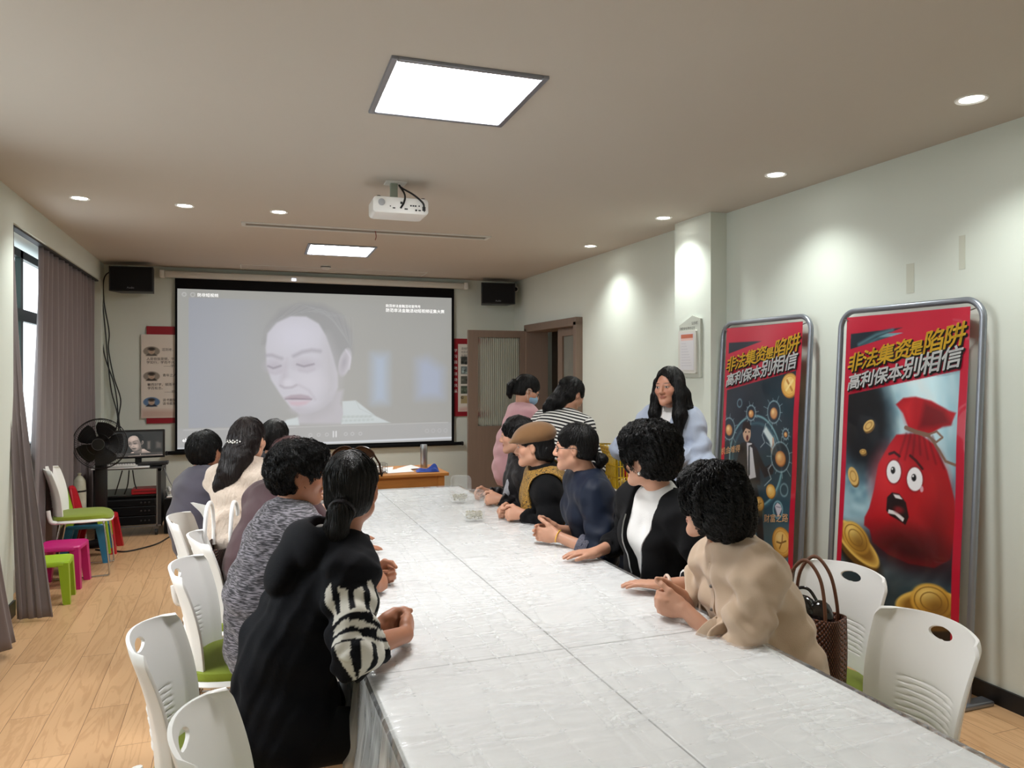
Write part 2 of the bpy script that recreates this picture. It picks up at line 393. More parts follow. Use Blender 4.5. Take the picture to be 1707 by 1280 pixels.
# ---------------------------------------------------------------- ceiling lights
LED = emit('led_panel_diffuser', (1.0, 1.0, 1.0, 1), PANEL_E); LENS = emit('downlight_lens', (1.0, 0.98, 0.93, 1), SPOT_E)
def led_panel(label, x, y, a):
    t = thing('ceiling_light_panel', label, 'ceiling light', (x, y, ZC), R(a), 'square ceiling light panels'); f = MB(); w = 0.292; e = 0.026
    for s in (-1, 1):
        f.box((s * (w + e / 2), 0, -0.006), (e, 2 * w + 2 * e, 0.014), bev=0.003); f.box((0, s * (w + e / 2), -0.006), (2 * w, e, 0.014), bev=0.003)
    f.build('frame', M['alu'], t, False); MB().box((0, 0, -0.003), (2 * w, 2 * w, 0.006)).build('diffuser', LED, t, False)
led_panel('large square LED panel glowing in the ceiling nearest the camera', 0.868, 3.12, -1.5)
led_panel('square LED panel glowing in the ceiling farther back near the screen', 0.935, 7.48, -1.5)
def downlight(label, x, y, power=SPOT_W):
    t = thing('downlight', label, 'downlight', (x, y, ZC), 0, 'round recessed downlights')
    MB().lathe([(0.048, -0.002), (0.062, -0.006), (0.066, -0.002), (0.066, 0.0)], seg=36, cap=False).build('trim_ring', M['white'], t)
    MB().lathe([(0.0, -0.0015), (0.047, -0.0015), (0.047, 0.001)], seg=32).build('lens', LENS, t)
    d = bpy.data.lights.new('downlight_beam', 'SPOT'); d.energy = power; d.spot_size = R(118); d.spot_blend = 0.85; d.shadow_soft_size = 0.045; d.color = (0.95, 1.0, 0.96)
    o = bpy.data.objects.new('downlight_beam', d); COL.objects.link(o); o.location = (x, y, ZC - 0.012)
for lab, x, y in (('round downlight nearest the left wall, leftmost of the back cross row', -1.017, 5.85), ('round downlight in the middle of the three left of the projector', -0.358, 5.86),
                  ('round downlight just left of the projector, above the slot vent end', 0.286, 5.85),
                  ('largest round downlight, at the top right corner near the right wall', 3.006, 2.40), ('round downlight above the sad-bag banner along the right wall', 3.046, 3.72),
                  ('round downlight beside the top of the pillar', 3.086, 5.06), ('farthest round downlight along the right wall, beyond the pillar', 3.127, 6.43),
                  ('round downlight along the right wall behind the camera', 2.99, 1.07), ('round downlight at the left wall behind the camera', -0.9, -0.35), ('middle round downlight of the cross row above the camera', -0.25, -0.35), ('right round downlight of the cross row above the camera', 0.40, -0.35)):  # middle and right downlights above the camera: added, unseen, to brighten the near end
    downlight(lab, x, y)

# slot vent in the ceiling
t = thing('slot_vent', 'long narrow slot vent in the ceiling behind the projector', 'vent', (1.06, 6.375, ZC), R(-1.6))
f = MB()
for s in (-1, 1): f.box((0, s * 0.07, -0.004), (2.06, 0.03, 0.010), bev=0.002); f.box((s * 1.02, 0, -0.004), (0.03, 0.14, 0.010), bev=0.002)
f.build('frame', M['offwhite'], t, False)
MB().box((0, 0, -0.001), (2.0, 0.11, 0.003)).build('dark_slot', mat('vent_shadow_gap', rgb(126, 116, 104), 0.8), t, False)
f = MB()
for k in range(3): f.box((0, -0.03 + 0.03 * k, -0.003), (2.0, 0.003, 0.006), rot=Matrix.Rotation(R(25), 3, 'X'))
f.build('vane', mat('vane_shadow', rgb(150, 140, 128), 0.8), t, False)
MB().tube(curve_pts([(0.02, -0.05, -0.004), (0.028, -0.05, -0.03), (0.03, -0.052, -0.06), (0.022, -0.05, -0.085)], 5), 0.0035, 6).build('hanging_ribbon', mat('dull_red_ribbon', rgb(120, 40, 34), 0.7), t)
t = thing('access_panel', 'thin frame line of a flush ceiling panel in front of the screen', 'ceiling panel', (1.08, 9.0, ZC), R(-1.0)); f = MB()
for s in (-1, 1): f.box((0, s * 0.18, -0.002), (2.1, 0.012, 0.006)); f.box((s * 1.05, 0, -0.002), (0.012, 0.36, 0.006))
f.build('frame', M['offwhite'], t, False)
t = thing('smoke_detector', 'small round white detector on the ceiling above the screen', 'detector', (0.924, 8.64, ZC)); MB().lathe([(0.055, 0.0), (0.055, -0.02), (0.04, -0.04), (0.0, -0.042)]).build('body', M['offwhite'], t)
MB().lathe([(0.0565, -0.012), (0.0565, -0.019), (0.05, -0.024)]).build('vent_ring', M['darkgrey'], t)

# ---------------------------------------------------------------- projector
t = thing('projector', 'white projector hung from the middle of the ceiling on a bracket', 'projector', (0.93, 4.70, ZC), R(-1.5)); p = t
MB().box((0, 0, -0.004), (0.13, 0.11, 0.008), bev=0.002).build('ceiling_plate', M['offwhite'], t, False)
b = MB().box((-0.01, 0, -0.062), (0.045, 0.035, 0.115), bev=0.003)
for k in range(4): b.cyl((-0.025, -0.0185, -0.03 - k * 0.022), (-0.025, -0.0165, -0.03 - k * 0.022), 0.003, seg=8); b.cyl((0.003, -0.0185, -0.03 - k * 0.022), (0.003, -0.0165, -0.03 - k * 0.022), 0.003, seg=8)
b.build('bracket', mat('bracket_grey_green', rgb(150, 158, 142), 0.5), t, False)
rp = round_rect(0.34, 0.10, 0.022); body = MB()
V = []; F = []; rings = [(-0.125, 0.93), (-0.118, 1.0), (0.08, 1.0), (0.115, 0.9)]
for (y, s) in rings: V += [(0.015 + a * s, y, -0.168 + b_ * s) for a, b_ in rp]
n = len(rp)
for i in range(3): F += [(i * n + k, i * n + (k + 1) % n, (i + 1) * n + (k + 1) % n, (i + 1) * n + k) for k in range(n)]
F += [tuple(range(n))[::-1], tuple(3 * n + k for k in range(n))]
body.add(V, F).build('housing', M['white'], t)
MB().lathe([(0.0, 0.0), (0.021, 0.0), (0.021, 0.003), (0.019, 0.004), (0.0, 0.004)], (-0.105, -0.1255, -0.155), rot=Matrix.Rotation(R(90), 3, 'X')).build('speaker_grille', mat('grille_grey', rgb(178, 180, 184), 0.6), t)
sk = MB()
for (x, z, w, h) in ((-0.03, -0.186, .016, .007), (0.045, -0.188, .02, .008), (0.075, -0.166, .01, .009), (0.09, -0.166, .01, .009), (0.104, -0.166, .01, .009), (0.126, -0.165, .008, .008), (0.107, -0.192, .012, .011), (0.129, -0.192, .015, .008), (-0.052, -0.176, .006, .007), (0.016, -0.152, .014, .014), (0.158, -0.196, .006, .006), (0.156, -0.180, .02, .026)):
    sk.box((x, -0.1262, z), (w, 0.004, h), bev=0.001)
sk.build('socket_panel', M['black'], t, False)
for sx in (-0.115, 0.16): MB().lathe([(0.011, 0), (0.013, 0.004), (0.011, 0.012), (0.0, 0.013)], (sx, -0.08, -0.119), 16).build('foot', M['black'], t)
MB().tube(curve_pts([(0.02, -0.02, -0.02), (0.025, -0.06, -0.045), (0.04, -0.11, -0.10), (0.03, -0.135, -0.15), (0.01, -0.131, -0.186)], 8), 0.006, 8).build('cable', M['cable'], t)
MB().tube(curve_pts([(0.022, -0.02, -0.02), (0.03, -0.06, -0.045), (0.09, -0.12, -0.095), (0.145, -0.14, -0.145), (0.156, -0.133, -0.178)], 8), 0.006, 8).build('cable', M['cable'], t)
MB().lathe([(0.03, 0.0), (0.03, 0.012), (0.022, 0.014), (0.0, 0.010)], (-0.07, 0.114, -0.165), rot=Matrix.Rotation(R(-90), 3, 'X')).build('lens', M['black'], t)

# ---------------------------------------------------------------- projection screen with the video still
t = thing('projection_screen', 'large projection screen showing a weeping woman in a video player', 'projection screen', (0, 9.30, 0))
hb = MB().box((0.97, -0.02, 2.70), (3.50, 0.085, 0.075), bev=0.02, seg=3); hb.build('roller_housing', M['offwhite'], t)
for sx in (-0.80, 2.74): MB().box((sx, -0.02, 2.70), (0.05, 0.095, 0.085), bev=0.008).build('end_cap', M['white'], t, False)
MB().box((0.62, -0.066, 2.69), (0.05, 0.01, 0.03), bev=0.003).build('indicator', emit('indicator_glow', (0.75, 0.8, 1, 1), 1.4), t, False)
MB().box((0.965, 0.012, 1.67), (3.27, 0.003, 1.99)).build('black_border', M['blackmat'], t, False)
MB().tube([(-0.75, 0.0, 0.685), (2.70, 0.0, 0.685)], 0.022, 14).build('weight_bar', M['blackmat'], t)
for sx, c in ((-0.755, 0), (2.705, 0)): MB().box((sx, 0, 0.685), (0.03, 0.05, 0.05), bev=0.01).build('bar_end', M['black'], t, False)
def video(w, h, wash):
    A = 16 / 9; c = Canvas(w, h, A, (166, 167, 163)); X, Y = c.X / A, c.Y; s = lambda x: x * A
    # inner frame of the film, bluish on the left
    c.poly([(s(.037), .13), (s(.975), .13), (s(.975), .945), (s(.037), .945)], (167, 168, 165))
    g = np.clip((0.42 - X) / 0.40, 0, 1) * (X > .037) * (Y < .945) * (Y > .13); c.blend(g * 0.65, (158, 166, 188))
    n = vnoise(c.X * 3, c.Y * 3, 4); c.blend((n * 0.25) * (X > .037), (150, 150, 146))
    c.poly([(s(.685), .27), (s(.745), .27), (s(.745), .60), (s(.685), .60)], (172, 186, 204), soft=0.08)
    c.poly([(s(.86), .30), (s(.965), .30), (s(.965), .50), (s(.90), .58), (s(.86), .56)], (168, 178, 198), soft=0.09)
    # hair, ear, neck, face, blouse: pale and washed out like the projected light
    HR, FC, SH = (150, 152, 154), (203, 202, 212), (178, 174, 186)
    c.poly([(s(.285), .66), (s(.30), .78), (s(.345), .885), (s(.42), .935), (s(.50), .93), (s(.565), .87), (s(.605), .76), (s(.612), .62), (s(.59), .48), (s(.53), .50), (s(.45), .66), (s(.33), .66)], HR, soft=.035)
    for k in range(26): c.line([(s(.335 + .008 * k), .825 + .004 * min(k, 14) - .003 * max(0, k - 14)), (s(.40 + .0085 * k), .93 - .0035 * k), (s(.50 + .0045 * k), .90 - .009 * k), (s(.575 + .0012 * k), .74 - .004 * k)], .0016, (182, 184, 188) if k % 3 else (134, 136, 138), a=.45, soft=.005)
    c.poly([(s(.40), .14), (s(.42), .24), (s(.50), .34), (s(.575), .36), (s(.568), .27), (s(.59), .20), (s(.57), .132)], (190, 188, 195), soft=.03)
    c.poly([(s(.296), .64), (s(.302), .73), (s(.335), .80), (s(.385), .845), (s(.44), .845), (s(.485), .80), (s(.512), .72), (s(.535), .60), (s(.555), .47), (s(.556), .38), (s(.535), .29), (s(.495), .235), (s(.455), .205), (s(.415), .205), (s(.385), .245), (s(.35), .33), (s(.315), .43), (s(.299), .53)], FC, soft=.014)
    c.ell(s(.40), .72, s(.07), .09, (212, 211, 224), soft=.10, a=.8); c.poly([(s(.515), .72), (s(.545), .58), (s(.56), .44), (s(.55), .34), (s(.50), .26), (s(.505), .42), (s(.50), .58)], (186, 184, 190), soft=.10, a=.75); c.ell(s(.45), .41, s(.05), .075, (212, 209, 219), soft=.10, a=.7); c.poly([(s(.40), .215), (s(.50), .25), (s(.55), .33), (s(.53), .22), (s(.46), .17)], (176, 174, 180), soft=.07, a=.7)
    c.ell(s(.582), .545, s(.022), .092, (198, 196, 204), rot=-14, soft=.012); c.ell(s(.578), .54, s(.011), .062, (172, 169, 178), rot=-14, soft=.03); c.line([(s(.585), .63), (s(.602), .58), (s(.598), .50)], .006, (212, 210, 220), soft=.012)
    for (pts, w_) in (([(.300, .588), (.318, .590), (.34, .575), (.352, .568)], .016), ([(.395, .585), (.425, .612), (.46, .625), (.49, .618)], .017)): c.line([(s(x_), y_) for x_, y_ in pts], w_, (160, 156, 168), soft=.026, a=.85)
    for (x_, y_, q_) in ((.327, .515, .022), (.437, .527, .030)):
        c.ell(s(x_), y_ + .004, s(q_ * 1.35), .034, (186, 181, 193), soft=.05, a=.9); c.line([(s(x_ - q_), y_ + .004), (s(x_ - q_ * .2), y_ - .010), (s(x_ + q_), y_ + .006)], .008, (132, 126, 140), soft=.014, a=.9); c.line([(s(x_ - q_ * .7), y_ - .035), (s(x_ + q_ * .2), y_ - .045), (s(x_ + q_), y_ - .03)], .010, (184, 178, 190), soft=.03, a=.8)
    c.poly([(s(.372), .57), (s(.352), .47), (s(.345), .405), (s(.36), .385), (s(.372), .45)], (190, 185, 196), soft=.035, a=.9); c.ell(s(.375), .41, s(.018), .026, (213, 211, 221), soft=.03); c.line([(s(.348), .392), (s(.362), .378), (s(.388), .380), (s(.405), .395)], .010, (164, 156, 168), soft=.018, a=.8)
    c.poly([(s(.362), .315), (s(.385), .33), (s(.42), .335), (s(.447), .325), (s(.462), .305), (s(.43), .302), (s(.39), .298)], (172, 158, 170), soft=.014, a=.9); c.line([(s(.366), .305), (s(.40), .306), (s(.458), .300)], .007, (134, 120, 134), soft=.012); c.poly([(s(.375), .292), (s(.41), .29), (s(.455), .292), (s(.44), .268), (s(.41), .255), (s(.385), .265)], (206, 182, 194), soft=.018)
    c.line([(s(.415), .395), (s(.45), .36), (s(.472), .30)], .008, (186, 181, 192), soft=.026, a=.8); c.ell(s(.41), .235, s(.024), .018, (188, 184, 194), soft=.03, a=.7)
    c.poly([(s(.568), .132), (s(.575), .20), (s(.572), .285), (s(.622), .29), (s(.70), .18), (s(.755), .135)], (205, 214, 216), soft=.008); c.line([(s(.622), .29), (s(.636), .235), (s(.70), .18)], .003, (184, 192, 192)); c.poly([(s(.345), .132), (s(.37), .17), (s(.41), .185), (s(.415), .132)], (208, 217, 219), soft=.012)
    for k in range(22): c.ell(s(.57 + .0055 * k), .155 + .03 * abs(math.sin(k * 2.1)), .009, .007, (184, 194, 192), soft=.012, a=.8)
    # player bar
    c.poly([(0, 0), (A, 0), (A, .128), (0, .128)], (172, 173, 173)); c.line([(s(.02), .118), (s(.40), .118)], .003, (214, 214, 214)); c.line([(s(.38), .120), (s(.985), .128)], .003, (205, 206, 206))
    c.line([(s(.30), .008), (A, .02)], .012, (218, 222, 228)); c.line([(0, .004), (s(.3), .006)], .008, (205, 210, 216))
    for k, x in enumerate((.455, .485, .515, .545, .585, .61, .64)):
        if k == 3:
            for q in (-.006, 0.004): c.line([(s(x + q), .05), (s(x + q), .085)], .008, (235, 236, 238))
        else: c.ell(s(x), .066, .010, .010, (205, 206, 208), ring=.002)
    for x in (.90, .925, .95, .975): c.ell(s(x), .072, .012, .012, (192, 192, 194), ring=.002)
    c.ell(s(.022), .965, .011, .011, (215, 215, 215), ring=.002); c.ell(s(.05), .965, .012, .012, (215, 215, 215), ring=.002)
    if wash is not None:
        C = c.C; L_ = C.mean(-1, keepdims=True); k = np.clip((L_ - 150) / 58, 0, 1.2) ** 1.2; c.C = np.array((34, 40, 42.)) * (1 - k) + (L_ * np.array((.98, .88, .82))) * k * 0.92
    return c
pic = video(448, 252, None)
SX0, SX1, SZ0, SZ1 = -0.645, 2.565, 0.725, 2.545
pic.mesh('projected_picture', lambda u, v: (SX0 + (SX1 - SX0) * u, 0 * u + 0.004, SZ0 + (SZ1 - SZ0) * v), colattr('projected_light', 0.9, 0.58, 0.1, base=0.16), t)
SL = emit('projected_white_text', (0.9, 0.9, 0.9, 1), 0.9)
def on_screen(fx, fz): return lambda x, y: (SX0 + (SX1 - SX0) * fx + x, 0.001, SZ0 + (SZ1 - SZ0) * fz + y)
lettering('screen_title', '防范非法金融活动短视频征集大赛', 0.050, on_screen(.737, .892), SL, t)
lettering('screen_caption', '防范非法金融活动宣传月', 0.040, on_screen(.737, .924), SL, t)
lettering('player_title', '防非短视频', 0.045, on_screen(.065, .955), SL, t)
lettering('player_file_name', 'ebf0a2c1c2f8ba', 0.06, on_screen(.016, .045), SL, t)

# ---------------------------------------------------------------- wall posters behind the screen
def poster_left():
    t = thing('wall_poster', 'portrait poster on red backing, left of the projection screen', 'poster', (0, 9.35, 0))
    MB().box((-0.66, -0.004, 1.568), (0.61, 0.006, 1.095)).build('red_backing', M['red'], t, False)
    w, h = 100, 160; A = w / h; c = Canvas(w, h, A, (226, 216, 204))
    c.poly([(0, 0), (A, 0), (A, .05), (.3, .09), (0, .10)], (206, 178, 164), soft=.06)
    for cy, bg, suit in ((.80, (150, 140, 128), (92, 84, 78)), (.50, (150, 140, 128), (60, 54, 50)), (.19, (96, 128, 168), (40, 44, 58))):
        x = .105; c.ell(x, cy, .085, .058, bg); c.poly([(x - .06, cy - .055), (x - .03, cy - .022), (x + .03, cy - .022), (x + .06, cy - .055)], suit, soft=.01)
        c.ell(x, cy, .033, .036, (196, 172, 150), soft=.012); c.ell(x, cy + .028, .036, .018, (50, 44, 40), soft=.012); c.line([(x - .02, cy + .006), (x + .02, cy + .006)], .006, (90, 70, 60), soft=.006); c.line([(x - .01, cy - .018), (x + .01, cy - .018)], .004, (140, 90, 80))
    c.mesh('print', lambda u, v: (-1.017 + 0.62 * u, 0 * u - 0.013, 1.085 + 0.935 * v), colattr('poster_print_left', .6), t)
    MB().box((-0.706, -0.010, 1.5525), (0.626, 0.005, 0.94)).build('board', M['offwhite'], t, False)
    for (z, tx, x) in ((1.84, '活到老，学到老', -0.81), (1.735, '人是铁饭是钢，学是根', -0.965), (1.695, '学如行，学而不厌。', -0.965), (1.655, '——学而篇', -0.79), (1.55, '青年之人，须', -0.80), (1.445, '敏而好学，锲而不舍，', -0.955), (1.405, '学而有志。', -0.955), (1.365, '——劝学篇', -0.78), (1.27, '读书能够使我快', -0.80), (1.23, '读书能够使我学', -0.80)):
        lettering('poster_lettering', tx, 0.036, lambda a, b, x=x, z=z: (x + a, -0.0145, z + b), M['ink'], t)
poster_left()
def poster_right():
    t = thing('wall_poster', 'red bordered photo poster between the screen and the open door leaf', 'poster', (0, 9.35, 0))
    MB().box((2.75, -0.005, 1.53), (0.5, 0.008, 1.0)).build('red_backing', M['red'], t, False)
    w, h = 90, 170; c = Canvas(w, h, w / h, (226, 220, 210)); rr = np.random.default_rng(3)
    for k in range(5):
        y0 = .70 - k * .145; col = [(70, 74, 70), (120, 132, 130), (90, 92, 84), (78, 88, 74), (170, 154, 112)][k]
        c.poly([(.06, y0), (.36, y0), (.36, y0 + .115), (.06, y0 + .115)], col)
        for q in range(9): a, b = rr.uniform(.07, .34), rr.uniform(y0 + .01, y0 + .10); c.ell(a, b, rr.uniform(.01, .035), rr.uniform(.008, .022), tuple(np.array(col) * rr.uniform(.35, 1.6)), soft=.012)
    c.poly([(.02, 0), (.5, 0), (.5, .04), (.2, .07), (.02, .05)], (214, 180, 170), soft=.05)
    c.mesh('print', lambda u, v: (2.66 + 0.33 * u, 0 * u - 0.013, 1.09 + 0.87 * v), colattr('poster_print_right', .6), t)
    for k, tx in enumerate(('活动简介', '社区居民参', '与宣传活动', '丰富生活')): lettering('poster_lettering', tx, 0.034, lambda a, b, k=k: (2.70 + a, -0.0145, 1.89 - 0.045 * k + b), M['ink'], t)
    for k, ch in enumerate('学习园地活动风采'): lettering('poster_heading', ch, 0.045, lambda a, b, k=k: (2.607 + a, -0.0105, 1.86 - 0.075 * k + b), M['lettering'], t)
poster_right()

# ---------------------------------------------------------------- loudspeakers, security camera, hanging cables
def loudspeaker(label, x, y, z, yaw):
    t = thing('loudspeaker', label, 'loudspeaker', (x, y, z), R(yaw), 'wall loudspeakers'); w, d, h = 0.44, 0.25, 0.265
    V = [(sx * (w / 2 if f else w / 2 - 0.05), (-d / 2 if f else d / 2), sz * h / 2) for f in (1, 0) for sx, sz in ((-1, -1), (1, -1), (1, 1), (-1, 1))]
    MB().add(V, [(0, 1, 2, 3), (7, 6, 5, 4), (0, 4, 5, 1), (1, 5, 6, 2), (2, 6, 7, 3), (3, 7, 4, 0)]).build('cabinet', M['black'], t, False)
    MB().box((0, -d / 2 - 0.007, 0), (w - 0.03, 0.014, h - 0.03), bev=0.005).build('grille', mat('speaker_grille_cloth', rgb(16, 16, 20), 0.9), t, False)
    for s in (-1, 1): MB().box((s * (w / 2 - 0.008), -d / 2 - 0.004, 0), (0.012, 0.02, h), bev=0.003).build('side_rail', M['darkgrey'], t, False)
    lettering('badge', 'Audio', 0.03, lambda a, b: (-0.04 + a, -d / 2 - 0.0152, -0.105 + b), M['alu'], t)
    MB().box((0, d / 2 + 0.02, 0), (0.06, 0.06, 0.10)).build('wall_bracket', M['black'], t, False)
loudspeaker('black loudspeaker high in the back left corner above the hanging cables', -1.06, 9.12, 2.60, -8)
loudspeaker('black loudspeaker at the right of the screen beside the small white camera', 3.11, 9.14, 2.595, -6)
t = thing('security_camera', 'small white dome camera right of the right loudspeaker', 'security camera', (3.42, 9.28, 2.70)); MB().box((0, 0.03, 0.01), (0.08, 0.08, 0.11), bev=0.012).build('mount', M['white'], t)
s = MB(); s.lathe([(0.045 * math.cos(a), 0.045 * math.sin(a)) for a in np.linspace(-PI / 2, PI / 2, 12)], (-0.01, -0.04, -0.01), 18); s.build('dome', M['white'], t)
MB().lathe([(0.0, 0.0), (0.026, 0.0), (0.024, 0.012), (0.0, 0.016)], (-0.022, -0.079, -0.022), 16, rot=Matrix.Rotation(R(100), 3, 'X')).build('lens', M['black'], t)
def hanging_cable(label, pts, r=0.007):
    o = MB().tube(curve_pts(pts, 10), r, 7).build('hanging_cable', M['cable']); setprops(o, label, 'cable', 'black cables down the back left corner')
hanging_cable('black cable looping from the left loudspeaker down the wall', [(-1.16, 9.16, 2.72), (-1.36, 9.26, 2.66), (-1.385, 9.30, 2.40), (-1.335, 9.31, 2.05), (-1.34, 9.31, 1.85), (-1.29, 9.31, 1.55), (-1.22, 9.30, 1.30), (-1.235, 9.28, 1.1), (-1.19, 9.1, 0.93)])
hanging_cable('black cable hanging along the curtain edge to the monitor', [(-1.43, 9.28, 2.55), (-1.42, 9.29, 2.2), (-1.38, 9.30, 1.8), (-1.28, 9.30, 1.45), (-1.245, 9.29, 1.12), (-1.25, 9.1, 0.92)])
hanging_cable('black cable crossing behind the other two before reaching the monitor', [(-1.41, 9.27, 2.55), (-1.37, 9.28, 2.1), (-1.345, 9.29, 1.75), (-1.31, 9.29, 1.4), (-1.25, 9.27, 1.15), (-1.21, 9.1, 0.92)])

# ---------------------------------------------------------------- double door on the right wall
fr = MB()
for y in (DY0 + 0.035, DY1 - 0.035): fr.box((XR + 0.07, y, DZ / 2), (0.30, 0.07, DZ), bev=0.006)
fr.box((XR + 0.07, (DY0 + DY1) / 2, DZ - 0.0), (0.30, DY1 - DY0, 0.09), bev=0.006)
fr.build('trim_1', M['doorwood'], None, False)['kind'] = 'structure'
def door_leaf(name, label, w, h, hinge, ang, handle):
    t = thing(name, label, 'door', hinge, R(ang)); t['kind'] = 'structure'; z0, z1 = 0.93, h - 0.085; e = 0.125; th = 0.042
    f = MB()
    f.box((e / 2, 0, h / 2), (e, th, h)); f.box((w - e / 2, 0, h / 2), (e, th, h)); f.box((w / 2, 0, h - 0.0425), (w - 2 * e, th, 0.085)); f.box((w / 2, 0, z0 / 2), (w - 2 * e, th, z0))
    f.build('leaf_panel', M['doorwood'], t, False)
    g = MB()
    def rib(u, v):
        n = 22; x = e + (w - 2 * e) * u; return (x, -0.004 + 0.006 * abs(math.sin(u * n * PI)), z0 + (z1 - z0) * v)
    g.grid(rib, 22 * 8 + 1, 2); g.build('ribbed_glass', RIB, t)
    b = MB()
    for s in (0, 1): b.box((e + s * (w - 2 * e), -th / 2 - 0.003, (z0 + z1) / 2), (0.02, 0.012, z1 - z0 + 0.03), bev=0.003); b.box((w / 2, -th / 2 - 0.003, z0 + s * (z1 - z0)), (w - 2 * e, 0.012, 0.02), bev=0.003)
    b.build('glazing_bead', M['doorwood'], t, False)
    if handle:
        x = w - 0.055; p_ = MB().box((x, -th / 2 - 0.006, 0.90), (0.045, 0.012, 0.23), bev=0.004).build('handle_plate', M['black'], t, False)
        MB().tube([(x, -th / 2 - 0.01, 0.945), (x, -th / 2 - 0.055, 0.945), (x - 0.03, -th / 2 - 0.062, 0.943), (x - 0.13, -th / 2 - 0.062, 0.938)], 0.009, 10).build('lever', M['black'], p_)
        MB().cyl((x, -th / 2 - 0.012, 0.855), (x, -th / 2 - 0.018, 0.855), 0.011).build('keyhole', M['darkgrey'], p_)
    for z in (0.25, 1.05, 1.85): MB().cyl((-0.004, -th / 2 - 0.004, z - 0.05), (-0.004, -th / 2 - 0.004, z + 0.05), 0.008, seg=10).build('hinge', M['steel'], t)
    return t
def rib_material():
    m = bpy.data.materials.new('ribbed_glass'); m.use_nodes = True; nt, N, L = nodes(m); b = N['Principled BSDF']
    b.inputs['Base Color'].default_value = rgb(170, 172, 160); b.inputs['Roughness'].default_value = 0.12; b.inputs['Transmission Weight'].default_value = 0.55; b.inputs['IOR'].default_value = 1.3
    return m
RIB = rib_material()
door_leaf('door_1', 'taupe door leaf with ribbed glass swung open flat against the back wall', 0.80, 2.10, (XR - 0.02, DY1 - 0.03, 0.01), 180, True)
door_leaf('door_2', 'narrower taupe door leaf with ribbed glass, closed in the right wall doorway', 0.60, 2.08, (XR + 0.03, DY0 + 0.08, 0.01), 90, False)
# the open leaf shows its other face to the room: turn it so that the handle plate faces the camera

# notice board sign on the pillar
t = thing('notice_sign', 'pale grey house shaped notice board on the pillar', 'sign', (3.298, 5.0, 0))
def onp(a, b, d): return (-d, -a, b)
MB().prism([(-0.145, 1.56), (0.145, 1.56), (0.145, 2.005), (0.04, 2.035), (-0.145, 1.965)], onp, 0.0, 0.018).build('board', mat('sign_grey_green', rgb(190, 194, 184), 0.5), t, False)
MB().prism(round_rect(0.24, 0.33, 0.01, 3, -0.012, 1.755), onp, 0.018, 0.034).build('paper_holder', M['offwhite'], t, False)
c = Canvas(60, 84, 60 / 84, (216, 214, 218))
c.poly([(.05, .86), (.67, .86), (.67, .97), (.05, .97)], (196, 110, 84)); c.poly([(.05, .80), (.67, .80), (.67, .86), (.05, .86)], (224, 186, 178))
for k in range(9): c.line([(.07, .72 - .075 * k), (.30 + .3 * abs(math.sin(k * 3.3)), .72 - .075 * k)], .012, (190, 188, 196))
c.mesh('notice_sheet', lambda u, v: (0 * u - 0.0355, 0.105 - 0.19 * u, 1.615 + 0.285 * v), colattr('notice_print', .5), t)
lettering('sign_lettering', '公示栏', 0.028, lambda a, b: (-0.0195, -0.03 - a, 1.965 + b), M['ink'], t)
lettering('sign_lettering', '消防安全责任公示', 0.026, lambda a, b: (-0.0195, 0.13 - a, 1.928 + b), M['ink'], t)
# ================================================================ FURNITURE AND THINGS
# ---------------------------------------------------------------- conference desks pushed together, film laid over them
TX0, TX1, TZ = 0.345, 1.545, 0.75
YS = [0.93, 2.12, 3.31, 4.46, 5.40]
def desk(label, x0, x1, y0, y1):
    t = thing('folding_desk', label, 'desk', ((x0 + x1) / 2, (y0 + y1) / 2, 0), 0, 'white desks pushed into one long table'); w, l = x1 - x0 - 0.004, y1 - y0 - 0.004
    MB().box((0, 0, TZ - 0.0125), (w, l, 0.025), bev=0.003).build('desktop', M['laminate'], t, False)
    for sx in (-1, 1):
        for sy in (-1, 1): MB().cyl((sx * (w / 2 - 0.06), sy * (l / 2 - 0.09), 0.0), (sx * (w / 2 - 0.06), sy * (l / 2 - 0.09), TZ - 0.025), 0.016, seg=14).build('leg', M['steel'], t)
    f = MB()
    for sy in (-1, 1): f.box((0, sy * (l / 2 - 0.09), TZ - 0.045), (w - 0.12, 0.03, 0.03))
    f.build('frame', M['steel'], t, False)
rows = ['nearest the camera', 'second from the camera', 'third from the camera', 'at the far end']
for k in range(4):
    for s, (a, b) in (('left', (TX0, 0.945)), ('right', (0.945, TX1))):
        desk('white desk under the film, %s half of the table, %s' % (s, rows[k]), a, b, YS[k], YS[k + 1])

